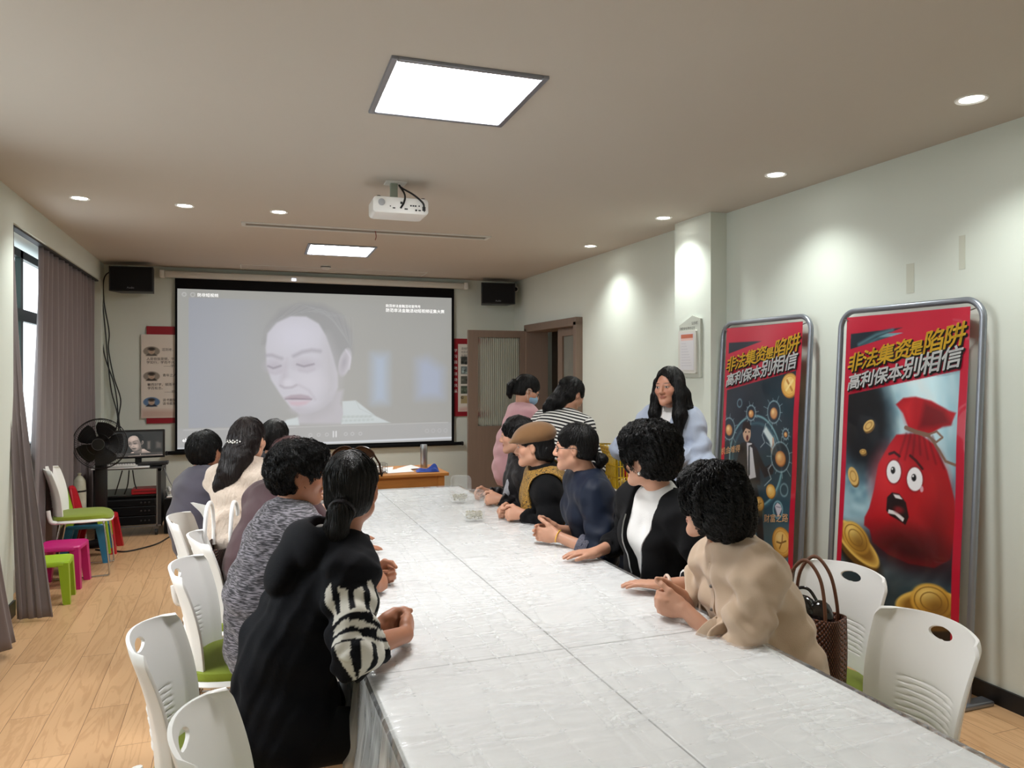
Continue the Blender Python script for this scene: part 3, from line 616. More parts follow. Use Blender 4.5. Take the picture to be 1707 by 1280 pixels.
def film_material(name='clear_plastic_film', f0=0.10, f1=0.55):
    m = bpy.data.materials.new(name); m.use_nodes = True; nt, N, L = nodes(m); out = N['Material Output']; N.remove(N['Principled BSDF'])
    tc = N.new('ShaderNodeTexCoord')
    def noise(scale, rot, sc, det=1.2, dist=0.8):
        mp = N.new('ShaderNodeMapping'); mp.inputs['Rotation'].default_value = (0, 0, R(rot)); mp.inputs['Scale'].default_value = sc; L.new(tc.outputs['Object'], mp.inputs[0])
        n = N.new('ShaderNodeTexNoise'); n.inputs['Scale'].default_value = scale; n.inputs['Detail'].default_value = det; n.inputs['Distortion'].default_value = dist; L.new(mp.outputs[0], n.inputs['Vector']); return n.outputs['Fac']
    def ridge(sock, width):
        a = N.new('ShaderNodeMath'); a.operation = 'SUBTRACT'; a.inputs[1].default_value = 0.5; L.new(sock, a.inputs[0])
        b = N.new('ShaderNodeMath'); b.operation = 'ABSOLUTE'; L.new(a.outputs[0], b.inputs[0])
        c = N.new('ShaderNodeMapRange'); c.inputs['From Min'].default_value = 0.0; c.inputs['From Max'].default_value = width; c.inputs['To Min'].default_value = 1; c.inputs['To Max'].default_value = 0; L.new(b.outputs[0], c.inputs[0]); return c.outputs[0]
    def mth(op, a, b):
        n = N.new('ShaderNodeMath'); n.operation = op
        for i, s in enumerate((a, b)):
            if isinstance(s, (int, float)): n.inputs[i].default_value = s
            else: L.new(s, n.inputs[i])
        return n.outputs[0]
    r1 = ridge(noise(2.0, 8, (1.1, 7.0, 1)), 0.07); r2 = ridge(noise(1.5, -30, (6.5, 0.9, 1)), 0.06); r3 = ridge(noise(2.6, 58, (1.0, 5, 1)), 0.05)
    mask = noise(1.6, 0, (1, 1, 1), 2, 0)
    rid = mth('ADD', mth('MULTIPLY', r1, 0.9), mth('ADD', mth('MULTIPLY', r2, 0.8), mth('MULTIPLY', r3, 0.5)))
    hgt = mth('ADD', rid, mth('MULTIPLY', noise(6, 20, (1, 4, 1), 1.5, .5), 1.6))
    bp = N.new('ShaderNodeBump'); bp.inputs['Strength'].default_value = 0.12; bp.inputs['Distance'].default_value = 0.006; L.new(hgt, bp.inputs['Height'])
    tr = N.new('ShaderNodeBsdfTransparent'); df = N.new('ShaderNodeBsdfDiffuse'); df.inputs[0].default_value = (0.95, 0.96, 0.97, 1)
    mx = N.new('ShaderNodeMixShader'); fac = mth('MINIMUM', mth('ADD', mth('MULTIPLY', mth('MULTIPLY', rid, mask), 0.34), f0), f1); L.new(fac, mx.inputs[0]); L.new(tr.outputs[0], mx.inputs[1]); L.new(df.outputs[0], mx.inputs[2])  # white diffuse along the ridges paints the wrinkle highlights into the colour
    gl = N.new('ShaderNodeBsdfGlossy'); gl.inputs['Roughness'].default_value = 0.16; L.new(bp.outputs[0], gl.inputs['Normal'])
    fr = N.new('ShaderNodeFresnel'); fr.inputs['IOR'].default_value = 1.22; L.new(bp.outputs[0], fr.inputs['Normal'])
    m2 = N.new('ShaderNodeMixShader'); L.new(fr.outputs[0], m2.inputs[0]); L.new(mx.outputs[0], m2.inputs[1]); L.new(gl.outputs[0], m2.inputs[2]); L.new(m2.outputs[0], out.inputs[0]); return m
def film():
    x0, x1, y0, y1 = TX0 - 0.012, TX1 + 0.012, YS[0] - 0.02, YS[-1] + 0.015; zt = TZ + 0.0065; drop = 0.30
    prof = []                                                   # (x, z, amount of overhang)
    for k in range(22): prof.append((x0 - 0.004, zt - 0.012 - drop * (1 - k / 21), 1 - k / 21))
    prof += [(x0 + 0.002, zt - 0.004, 0), (x0 + 0.012, zt, 0)]
    for k in range(1, 70): prof.append((x0 + 0.012 + (x1 - x0 - 0.024) * k / 70, zt, 0))
    prof += [(x1 - 0.012, zt, 0), (x1 - 0.002, zt - 0.004, 0)]
    for k in range(22): prof.append((x1 + 0.004, zt - 0.012 - drop * k / 21, k / 21))
    nu, nv = len(prof), 420; y = np.linspace(y0, y1, nv); pr = np.array(prof); X = np.tile(pr[:, 0], (nv, 1)); Z = np.tile(pr[:, 1], (nv, 1)); O = np.tile(pr[:, 2], (nv, 1)); Y = np.tile(y[:, None], (1, nu))
    flat = (O == 0) & (Z > zt - 0.002)
    w = vnoise(X * 3 + Y * 9, Y * 4 - X * 7, 1) * 0.5 + vnoise(X * 16 - Y * 3, Y * 3 + X * 2, 2) * 0.5
    Z = Z + np.where(flat, 0.0035 * np.clip(w - 0.35, 0, 1), 0)
    side = np.sign(X - 0.945)
    fold = 0.5 * np.sin(Y * 21 + 2 * np.sin(Y * 5)) + 0.5 * np.sin(Y * 47 + O * 3 + 3 * np.sin(Y * 3.1)) + 0.8 * (vnoise(Y * 26, O * 5, 6) - 0.5)
    X = X + side * O * (0.020 + 0.026 * np.sqrt(np.clip(O, 0, 1)) * (fold + 0.4)); Z = Z - 0.02 * O * fold
    i = np.arange(nu * nv).reshape(nv, nu); Q = np.stack([i[:-1, :-1], i[:-1, 1:], i[1:, 1:], i[1:, :-1]], -1).reshape(-1, 4)
    o = npmesh('table_film', np.stack([X, Y, Z], -1).reshape(-1, 3), Q, film_material())
    o.data.materials.append(film_material('folded_plastic_film', 0.34, 0.75)); Of = (O[:-1, :-1] > 0).ravel().astype(np.int32); o.data.polygons.foreach_set('material_index', Of)
    setprops(o, 'crinkled clear plastic film covering the long white table', 'plastic film')
film()

# ---------------------------------------------------------------- stacking chairs: white shell, green pad, chrome rods
def make_chair():
    t = thing('stacking_chair', '', 'chair')
    NU, NV = 61, 73; hole = (0.0, 0.875, 0.23, 0.048)        # u, v, half sizes
    def P(u, v):
        w = 0.185 + 0.018 * v - 0.012 * (1 - v) ** 2
        if v > 0.9: w *= 1 - 0.10 * ((v - 0.9) / 0.1) ** 2
        zz = 0.475 + 0.375 * v - (0.016 * u * u * v * v)
        y = -0.205 - 0.075 * v - 0.03 * math.sin(v * PI) * -0.6 + 0.062 * u * u + (0.02 * max(0, abs(u) - 0.86) / 0.14)
        rib = 0
        if abs(u) < 0.62 and 0.16 < v < 0.50: rib = 0.005 * max(0, math.sin((v - 0.16 + 0.05 * u * u) / 0.34 * 2 * PI * 7)) * min(1, (0.62 - abs(u)) / 0.12)
        return Vector((u * w, y - rib, zz))
    V = []; F = []; idx = {}
    for j in range(NV):
        for i in range(NU):
            u, v = -1 + 2 * i / (NU - 1), j / (NV - 1); du, dv = (u - hole[0]) / hole[2], (v - hole[1]) / hole[3]; r = math.hypot(du, dv)
            if 0.55 < r < 1.35:                                 # pull the ring of vertices onto the rim
                k = 1.0 / r if r < 1.18 else 1 + (r - 1) * 0.9 / r
                if r < 1.18: u, v = hole[0] + du * k * hole[2], hole[1] + dv * k * hole[3]
            idx[i, j] = len(V); V.append((P(u, v), r))
    for j in range(NV - 1):
        for i in range(NU - 1):
            q = [idx[i, j], idx[i + 1, j], idx[i + 1, j + 1], idx[i, j + 1]]
            if sum(V[k][1] for k in q) / 4 > 1.0: F.append(q)
    used = sorted({k for f in F for k in f}); mp = {k: n for n, k in enumerate(used)}
    b = pymesh('backrest', [V[k][0] for k in used], [[mp[k] for k in f] for f in F], M['white'], t)
    sm = b.modifiers.new('shell', 'SOLIDIFY'); sm.thickness = 0.010; sm.offset = 0; bv = b.modifiers.new('rim', 'BEVEL'); bv.width = 0.003; bv.segments = 2; bv.limit_method = 'ANGLE'
    def seat_shape(th, gx, bulge, z):
        m = MB(); n = 40; rings = []
        prof = [(0.0, 1.0 * th), (0.5, 0.98 * th), (0.85, 0.86 * th), (0.96, 0.62 * th), (1.0, 0.3 * th), (0.985, 0.05 * th), (0.9, 0.0), (0.0, 0.0)]
        V = []; F = []
        for (s, h) in prof:
            for k in range(n):
                a = 2 * PI * k / n; c, d = math.cos(a), math.sin(a); e = 0.62
                x = gx * math.copysign(abs(c) ** e, c) * s; y = 0.215 * math.copysign(abs(d) ** e, d) * s
                V.append((x * (1 + 0.06 * (y + 0.1)), y, z + h - 0.018 * max(0, (y - 0.12) / 0.1) ** 2 + 0.010 * (abs(x) / gx) ** 2 * (h > 0.5 * th)))
        for i in range(len(prof) - 1): F += [(i * n + k, i * n + (k + 1) % n, (i + 1) * n + (k + 1) % n, (i + 1) * n + k) for k in range(n)]
        return m.add(V, F)
    seat_shape(0.022, 0.222, 0, 0.425).build('seat_shell', M['white'], t)
    seat_shape(0.040, 0.212, 0, 0.440).build('seat_pad', M['green'], t)
    for s in (-1, 1): MB().tube(curve_pts([(s * 0.165, -0.10, 0.43), (s * 0.172, -0.19, 0.435), (s * 0.175, -0.212, 0.47), (s * 0.172, -0.222, 0.53)], 6), 0.016, 10).build('back_yoke', M['white'], t)
    for s in (-1, 1):
        MB().tube(curve_pts([(s * 0.15, 0.14, 0.425), (s * 0.20, 0.16, 0.40), (s * 0.225, 0.185, 0.2), (s * 0.235, 0.20, 0.03), (s * 0.235, 0.19, 0.009), (s * 0.235, 0.15, 0.007), (s * 0.235, -0.16, 0.007), (s * 0.235, -0.20, 0.009), (s * 0.235, -0.215, 0.03), (s * 0.215, -0.17, 0.25), (s * 0.18, -0.14, 0.42)], 6), 0.0065, 8).build('leg_frame', M['chrome'], t)
    MB().tube([(-0.2, 0.155, 0.40), (0.2, 0.155, 0.40)], 0.006, 8).build('cross_rod', M['chrome'], t); MB().tube([(-0.19, -0.15, 0.38), (0.19, -0.15, 0.38)], 0.006, 8).build('cross_rod', M['chrome'], t)
    return t
chair0 = make_chair(); chair_n = [0]
def chair(label, x, y, rot, group):
    c = chair0 if chair_n[0] == 0 else copy_tree(chair0); chair_n[0] += 1
    c.location = (x, y, 0); c.rotation_euler = (0, 0, R(rot)); c['label'] = label; c['category'] = 'chair'; c['group'] = group
GL, GR = 'chairs along the left side of the table', 'chairs along the right side of the table'
chair('empty white chair with green seat at the bottom left corner, nearest the camera', 0.145, 1.74, -98, GL)
chair('white chair under the woman in the black hoodie, its back second from the camera', -0.015, 2.40, -98, GL)
chair('white chair under the woman in marled grey, back with oval handle hole', 0.03, 3.20, -99, GL)
chair('white chair in front of the white handled tote, turned edge on', 0.06, 3.79, -84, GL)
chair('white chair left of the white tote handles, sticking out into the aisle', -0.065, 4.28, -96, GL)
chair('farthest white chair on the left side, behind the white tote handles', -0.02, 4.86, -62, GL)
chair('white chair at right with the woven brown bag on its seat', 1.99, 2.27, 98, GR)
chair('empty white chair at the bottom right, nearest the camera on that side', 1.755, 1.735, 84, GR)
chair('white chair hidden behind the woman in black jacket and white top', 1.93, 2.90, 92, GR)
chair('white chair hidden behind the woman in the navy blouse', 1.93, 3.52, 90, GR)
chair('white chair hidden behind the woman in the brown flat cap', 1.93, 4.12, 90, GR)
chair('white chair hidden behind the farthest seated woman on the right', 1.95, 4.70, 90, GR)
chair('white chair with green seat standing by the left wall in front of the curtain', -1.165, 6.86, -86, 'chair by the curtain')

# ---------------------------------------------------------------- bags on the chairs
def weave_material(name, c0, c1, s=95):
    m = bpy.data.materials.new(name); m.use_nodes = True; nt, N, L = nodes(m); b = N['Principled BSDF']; tc = N.new('ShaderNodeTexCoord')
    sp = N.new('ShaderNodeSeparateXYZ'); L.new(tc.outputs['UV'], sp.inputs[0])
    def w(sock):
        a = N.new('ShaderNodeMath'); a.operation = 'SINE'; L.new(sock, a.inputs[0]); c = N.new('ShaderNodeMath'); c.operation = 'ABSOLUTE'; L.new(a.outputs[0], c.inputs[0]); return c.outputs[0]
    def mul(sock, k):
        a = N.new('ShaderNodeMath'); a.operation = 'MULTIPLY'; a.inputs[1].default_value = k; L.new(sock, a.inputs[0]); return a.outputs[0]
    ad = N.new('ShaderNodeMath'); ad.operation = 'ADD'; L.new(sp.outputs[0], ad.inputs[0]); L.new(sp.outputs[1], ad.inputs[1])
    sb = N.new('ShaderNodeMath'); sb.operation = 'SUBTRACT'; L.new(sp.outputs[0], sb.inputs[0]); L.new(sp.outputs[1], sb.inputs[1])
    p = N.new('ShaderNodeMath'); p.operation = 'MULTIPLY'; L.new(w(mul(ad.outputs[0], s * 1.8)), p.inputs[0]); L.new(w(mul(sb.outputs[0], s * 1.8)), p.inputs[1])
    cr = N.new('ShaderNodeMixRGB'); cr.inputs[1].default_value = c0; cr.inputs[2].default_value = c1; L.new(p.outputs[0], cr.inputs[0]); L.new(cr.outputs[0], b.inputs['Base Color'])
    bp = N.new('ShaderNodeBump'); bp.inputs['Strength'].default_value = 1.0; bp.inputs['Distance'].default_value = 0.01; L.new(p.outputs[0], bp.inputs['Height']); L.new(bp.outputs[0], b.inputs['Normal'])
    b.inputs['Roughness'].default_value = 0.5; return m
def woven_body(name, w, d, h, taper, m, parent, wall=0.006):
    """open topped soft box with UVs in metres running round the wall"""
    n = 64; V = []; F = []; UV = {}
    def ring(s, z, k=1.0):
        for q in range(n):
            a = 2 * PI * q / n; c, e = math.cos(a), math.sin(a); p = 0.45
            V.append((k * w / 2 * s * math.copysign(abs(c) ** p, c), k * d / 2 * s * math.copysign(abs(e) ** p, e), z))
    zs = [0.0, 0.015] + list(np.linspace(0.05, h, 12)); 
    for z in zs: ring((0.90 if z == 0 else 1.0) * (1 + taper * (z / h - 0.5) + 0.03 * math.sin(z / h * PI)), z)
    ring(0.94 * (1 + taper / 2), h); ring(0.9, 0.02)
    rows = len(zs) + 2
    for i in range(rows - 1): F += [(i * n + k, i * n + (k + 1) % n, (i + 1) * n + (k + 1) % n, (i + 1) * n + k) for k in range(n)]
    F.append(tuple(range(n))[::-1]); F.append(tuple((rows - 1) * n + k for k in range(n)))
    o = pymesh(name, V, F, m, parent); uv = o.data.uv_layers.new(name='UVMap'); per = 2 * (w + d)
    for f in o.data.polygons:
        ks = [o.data.loops[l].vertex_index for l in f.loop_indices]; big = max(k % n for k in ks) - min(k % n for k in ks) > n / 2
        for l in f.loop_indices:
            k = o.data.loops[l].vertex_index; q = k % n
            if big and q < n / 2: q += n
            uv.data[l].uv = (q / n * per, o.data.vertices[k].co.z)
    return o
t = thing('woven_bag', 'brown woven handbag with two thin loop handles on the right chair', 'bag', (1.945, 2.185, 0.482), R(-66)); WB = weave_material('brown_leather_weave', rgb(52, 26, 16), rgb(142, 84, 56))
woven_body('bag_body', 0.225, 0.13, 0.25, 0.02, WB, t)
STR = mat('brown_leather_strap', rgb(110, 70, 50), 0.5)
for s in (-1, 1): MB().tube(curve_pts([(-0.075, s * 0.055, 0.19), (-0.078, s * 0.05, 0.27), (-0.06, s * 0.042 + 0.0, 0.38), (-0.005, s * 0.04, 0.445), (0.05, s * 0.042, 0.39), (0.072, s * 0.05, 0.28), (0.072, s * 0.055, 0.19)], 8), 0.0065, 8).build('handle', STR, t)
MB().tube(curve_pts([(-0.118, -0.02, 0.235), (-0.13, -0.03, 0.20), (-0.13, -0.035, 0.14)], 6), 0.007, 8).build('tassel', WB, t)
t = thing('black_pouch', 'glossy black pouch poking out of the brown woven bag', 'pouch', (1.945, 2.185, 0.66), R(-66))
GLB = mat('black_patent', rgb(14, 14, 16), 0.12, coat=0.6, bump=0.5, bscale=30)
def blob(c, r, rot=None, nz=10, ns=20, wob=0.1):
    m = MB(); V = []; F = []
    for i in range(nz + 1):
        for k in range(ns):
            th = PI * i / nz; a = 2 * PI * k / ns; q = 1 + wob * math.sin(3 * a + 2 * th) * math.sin(th)
            v = Vector((r[0] * math.sin(th) * math.cos(a) * q, r[1] * math.sin(th) * math.sin(a) * q, -r[2] * math.cos(th)))
            V.append((rot @ v if rot else v) + Vector(c))
    for i in range(nz): F += [(i * ns + k, i * ns + (k + 1) % ns, (i + 1) * ns + (k + 1) % ns, (i + 1) * ns + k) for k in range(ns)]
    return m.add(V, F)
blob((0.035, 0, 0.055), (0.05, 0.035, 0.07)).build('flap', GLB, t); blob((-0.03, 0, 0.065), (0.058, 0.04, 0.065), wob=.15).build('body', GLB, t)
MB().tube(curve_pts([(-0.085, 0.02, 0.08), (-0.07, 0.02, 0.135), (-0.02, 0.02, 0.148), (0.02, 0.02, 0.10)], 6), 0.006, 8).build('rim', GLB, t)
t = thing('tote_bag', 'dark brown woven tote with thick white loop handles on a left chair', 'bag', (-0.075, 4.02, 0.485), R(78)); WB2 = weave_material('dark_brown_weave', rgb(34, 18, 12), rgb(104, 62, 44), 120)
woven_body('bag_body', 0.34, 0.13, 0.27, 0.10, WB2, t)
for s in (-1, 1): MB().tube(curve_pts([(-0.08, s * 0.06, 0.24), (-0.085, s * 0.06, 0.34), (-0.055, s * 0.06, 0.435), (0.0, s * 0.058, 0.465), (0.055, s * 0.06, 0.435), (0.085, s * 0.06, 0.34), (0.08, s * 0.06, 0.24)], 8), 0.010, 10).build('handle', M['white'], t)
for s in (-1, 1): MB().lathe([(0.012, 0), (0.016, 0.006), (0.010, 0.012), (0, 0.014)], (0.085, s * 0.068, 0.245), 12).build('ring', M['chrome'], t)

# ---------------------------------------------------------------- snack boxes on the table
def clear_plastic():
    m = bpy.data.materials.new('clear_box_plastic'); m.use_nodes = True; nt, N, L = nodes(m); b = N['Principled BSDF']
    b.inputs['Base Color'].default_value = (0.85, 0.88, 0.88, 1); b.inputs['Roughness'].default_value = 0.12; b.inputs['Alpha'].default_value = 0.20; return m
CLR = clear_plastic()
def snack_box(label, x, y, rot, heaplabel):
    z = TZ + 0.013; t = thing('clear_snack_box', label, 'box', (x, y, z), R(rot), 'clear clamshell boxes of seeds')
    def tray(w, h, zz):
        V = []; F = []; sec = [(0.80, 0.0), (0.88, 0.006), (0.97, h * 0.9), (1.0, h), (1.10, h), (1.10, h - 0.003)]
        P0 = round_rect(w, w * 0.85, 0.03, 5); n = len(P0)
        for (s, q) in sec: V += [(a * s, b * s, zz + q) for a, b in P0]
        for i in range(len(sec) - 1): F += [(i * n + k, i * n + (k + 1) % n, (i + 1) * n + (k + 1) % n, (i + 1) * n + k) for k in range(n)]
        F.append(tuple(range(n))[::-1]); return V, F
    V, F = tray(0.125, 0.05, 0); MB().add(V, F).build('tray', CLR, t)
    V, F = tray(0.125, 0.03, 0); RM = Matrix.Translation((0, 0.060, 0.052)) @ Matrix.Rotation(R(100), 4, 'X') @ Matrix.Translation((0, 0.055, -0.03))
    MB().add([RM @ Vector(v) for v in V], F).build('lid', CLR, t)
    rr = np.random.default_rng(int(x * 1000)); mb = MB()
    for k in range(230):
        a, b_ = rr.uniform(-0.046, 0.046), rr.uniform(-0.038, 0.038); zz = 0.006 + 0.036 * rr.random() ** 0.7; d = Vector(rr.normal(size=3)).normalized(); p = Vector((a, b_, zz)); w = d.orthogonal().normalized()
        mb.add([p - d * 0.008, p + w * 0.0035, p + d * 0.005, p - w * 0.0035, p + d.cross(w) * 0.002, p - d.cross(w) * 0.002], [(0, 1, 4), (1, 2, 4), (2, 3, 4), (3, 0, 4), (1, 0, 5), (2, 1, 5), (3, 2, 5), (0, 3, 5)])
    h = mb.build('seed_heap', SEED, None, False); h.location = (x, y, z); h.rotation_euler = (0, 0, R(rot)); setprops(h, heaplabel, 'seeds', None, 'stuff')
SEED = mat('striped_seed', rgb(178, 172, 152), 0.6, var=0.55, vscale=90)
snack_box('clear clamshell box of seeds, the nearer one, in front of the flat cap woman', 1.262, 4.10, -14, 'striped seeds filling the nearer clear box')
snack_box('clear clamshell box of seeds, the farther one near the table end', 1.352, 4.70, -24, 'striped seeds filling the farther clear box')

# ---------------------------------------------------------------- banners on tube stands, leaning by the right wall
BW, BH, BZ = 0.80, 1.80, 0.12
def gold(c, x, y, r, cut=None, rim=(196, 132, 44), face=(232, 186, 96)):
    c.ell(x + r * .10, y - r * .08, r, r, (120, 74, 26)); c.ell(x, y, r, r, rim); c.ell(x, y, r * .86, r * .86, face, soft=r * .2); c.ell(x - r * .25, y + r * .25, r * .4, r * .4, (250, 224, 156), soft=r * .6, a=.8); c.ell(x, y, r * .74, r * .74, (206, 146, 62), ring=r * .03)
    if cut == 'x': c.line([(x - r * .35, y + r * .4), (x + r * .35, y - r * .4)], r * .2, (186, 124, 48)); c.line([(x + r * .35, y + r * .4), (x - r * .35, y - r * .4)], r * .2, (246, 216, 140))
    if cut == 'y': c.line([(x - r * .5, y - r * .1), (x - r * .1, y - r * .1), (x + r * .45, y + r * .15)], r * .1, (110, 70, 24)); c.line([(x - r * .2, y - r * .5), (x + r * .05, y + r * .0), (x + r * .1, y + r * .5)], r * .1, (150, 98, 36))
def red_frame(c, A):
    rd = (186, 12, 48)
    c.poly([(0, .94), (A, .94), (A, 1), (0, 1)], rd); c.poly([(0, 0), (A, 0), (A, .045), (0, .045)], rd); c.poly([(0, 0), (.020, 0), (.020, 1), (0, 1)], rd); c.poly([(A - .026, 0), (A, 0), (A, 1), (A - .026, 1)], rd)
    c.poly([(0, .745), (A, .832), (A, .985), (0, .892)], rd); c.poly([(A * .5, .985), (A, .97), (A, .94), (A * .45, .94)], rd)
def art_bubble():
    w, h = 190, 420; A = w / h; c = Canvas(w, h, A, (10, 24, 38)); X, Y = c.X, c.Y
    g = np.clip((.62 - Y) / .6, 0, 1)[..., None]; c.C = c.C * (1 - g) + np.array((92, 142, 158.)) * g; n = vnoise(X * 9, Y * 5, 8)[..., None]; c.C = c.C * (0.85 + 0.3 * n)
    c.ell(A * .75, .62, .10, .16, (18, 66, 78), soft=.2, a=.7)
    bx, by, r = A * .47, .485, .158
    c.ell(bx, by, r, r * 1.08, (40, 84, 104), soft=.02, a=.45); c.ell(bx, by - .02, r * .8, r * .9, (20, 44, 62), soft=.2, a=.7); c.ell(bx, by, r, r * 1.08, (150, 200, 208), ring=.0035, a=.8, soft=.006); c.ell(bx + .01, by - .015, r * .95, r, (110, 170, 180), ring=.004, a=.4, soft=.012)
    c.poly([(bx + .06, by + .135), (bx + .105, by + .10), (bx + .145, by + .03), (bx + .118, by + .025), (bx + .085, by + .08), (bx + .045, by + .115)], (216, 232, 234), soft=.008)
    for s in (0, 1): c.ell(A * (.42, .36)[s], (.235, .265)[s], .014, .06, (24, 30, 40), rot=(12, -8)[s])
    # the man in a dark suit, shouting, one finger up
    sk, su = (206, 172, 146), (20, 24, 38)
    c.poly([(A * .36, .40), (A * .52, .40), (A * .60, .30), (A * .64, .20), (A * .70, .13), (A * .63, .12), (A * .55, .21), (A * .47, .31), (A * .46, .24), (A * .42, .16), (A * .34, .17), (A * .38, .25), (A * .35, .33)], (24, 28, 38), soft=.004)
    c.ell(A * .66, .12, .016, .028, (14, 14, 18), rot=10); c.ell(A * .38, .155, .016, .03, (14, 14, 18), rot=-6)
    c.poly([(A * .28, .545), (A * .40, .56), (A * .50, .535), (A * .62, .47), (A * .72, .49), (A * .70, .525), (A * .73, .52), (A * .72, .45), (A * .62, .43), (A * .55, .47), (A * .57, .40), (A * .35, .385), (A * .36, .44), (A * .27, .42), (A * .20, .43), (A * .24, .49)], su, soft=.004)
    c.poly([(A * .36, .55), (A * .43, .55), (A * .51, .425), (A * .40, .41)], (214, 216, 224)); c.poly([(A * .385, .54), (A * .405, .54), (A * .425, .43), (A * .40, .42)], (36, 48, 60))
    c.poly([(A * .39, .54), (A * .46, .55), (A * .53, .42), (A * .56, .41), (A * .52, .52)], su); c.ell(A * .355, .585, .024, .033, sk, rot=8, soft=.004); c.poly([(A * .29, .60), (A * .30, .625), (A * .36, .635), (A * .41, .615), (A * .40, .60), (A * .34, .605), (A * .305, .585)], (14, 12, 14)); c.ell(A * .365, .568, .007, .011, (96, 22, 24)); c.ell(A * .34, .59, .004, .003, (40, 26, 22)); c.ell(A * .385, .592, .004, .003, (40, 26, 22))
    c.ell(A * .715, .535, .015, .018, sk); c.line([(A * .71, .54), (A * .705, .578)], .009, sk); c.ell(A * .21, .432, .02, .012, sk); c.line([(A * .21, .435), (A * .28, .44)], .007, sk)
    for pts in ([(.60, .63), (.56, .585), (.60, .56), (.55, .54)], [(.72, .50), (.66, .46), (.70, .43), (.62, .40)], [(.27, .40), (.33, .37), (.42, .35), (.52, .345)], [(.62, .56), (.70, .545), (.78, .56)]): c.line([(A * a, b) for a, b in pts], .0025, (200, 214, 220), soft=.004)
    # coins in bursting bubbles
    for (x, y, rr_) in ((.10, .595, .036), (.40, .665, .024), (.70, .675, .034), (.86, .60, .015), (.80, .515, .045)):
        c.ell(A * x, y, rr_ * 1.15, rr_ * 1.25, (20, 40, 56), soft=.02, a=.8); c.ell(A * x, y, rr_ * 1.1, rr_ * 1.2, (176, 206, 214), ring=.002, soft=.005, a=.8)
        for k in range(11): q = k * 0.57 + x * 9; c.line([(A * x + rr_ * 1.1 * math.cos(q), y + rr_ * 1.2 * math.sin(q)), (A * x + rr_ * (1.45 + .2 * (k % 3)) * math.cos(q), y + rr_ * (1.5 + .2 * (k % 3)) * math.sin(q))], .0022, (186, 206, 214), a=.7)
        gold(c, A * x, y - rr_ * .12, rr_ * .62, None, (160, 96, 60), (206, 148, 96))
    gold(c, A * .875, .775, .044, 'x'); gold(c, A * .70, .385, .026); gold(c, A * .56, .33, .026, 'y'); c.ell(A * .57, .30, .02, .02, (150, 130, 80), a=.5, soft=.02); gold(c, A * .86, .215, .052, 'y'); gold(c, A * .60, .145, .030, 'y')
    c.ell(A * .80, .325, .026, .03, (150, 196, 206), ring=.002, soft=.006); c.poly([(A * .76, .335), (A * .79, .35), (A * .83, .345), (A * .85, .33), (A * .81, .295)], (198, 196, 206)); c.line([(A * .76, .335), (A * .81, .295), (A * .85, .33)], .003, (110, 110, 128)); c.line([(A * .78, .335), (A * .83, .335)], .003, (120, 120, 140))
    for (x, y, r_) in ((.24, .70, .014), (.86, .40, .02), (.12, .42, .02)): c.ell(A * x, y, r_, r_ * 1.1, (170, 204, 212), ring=.002, soft=.006, a=.7)
    c.poly([(A * .72, .10), (A * .80, .105), (A * .90, .085), (A * .82, .075), (A * .76, .085)], (108, 112, 84), soft=.004)
    red_frame(c, A); return c
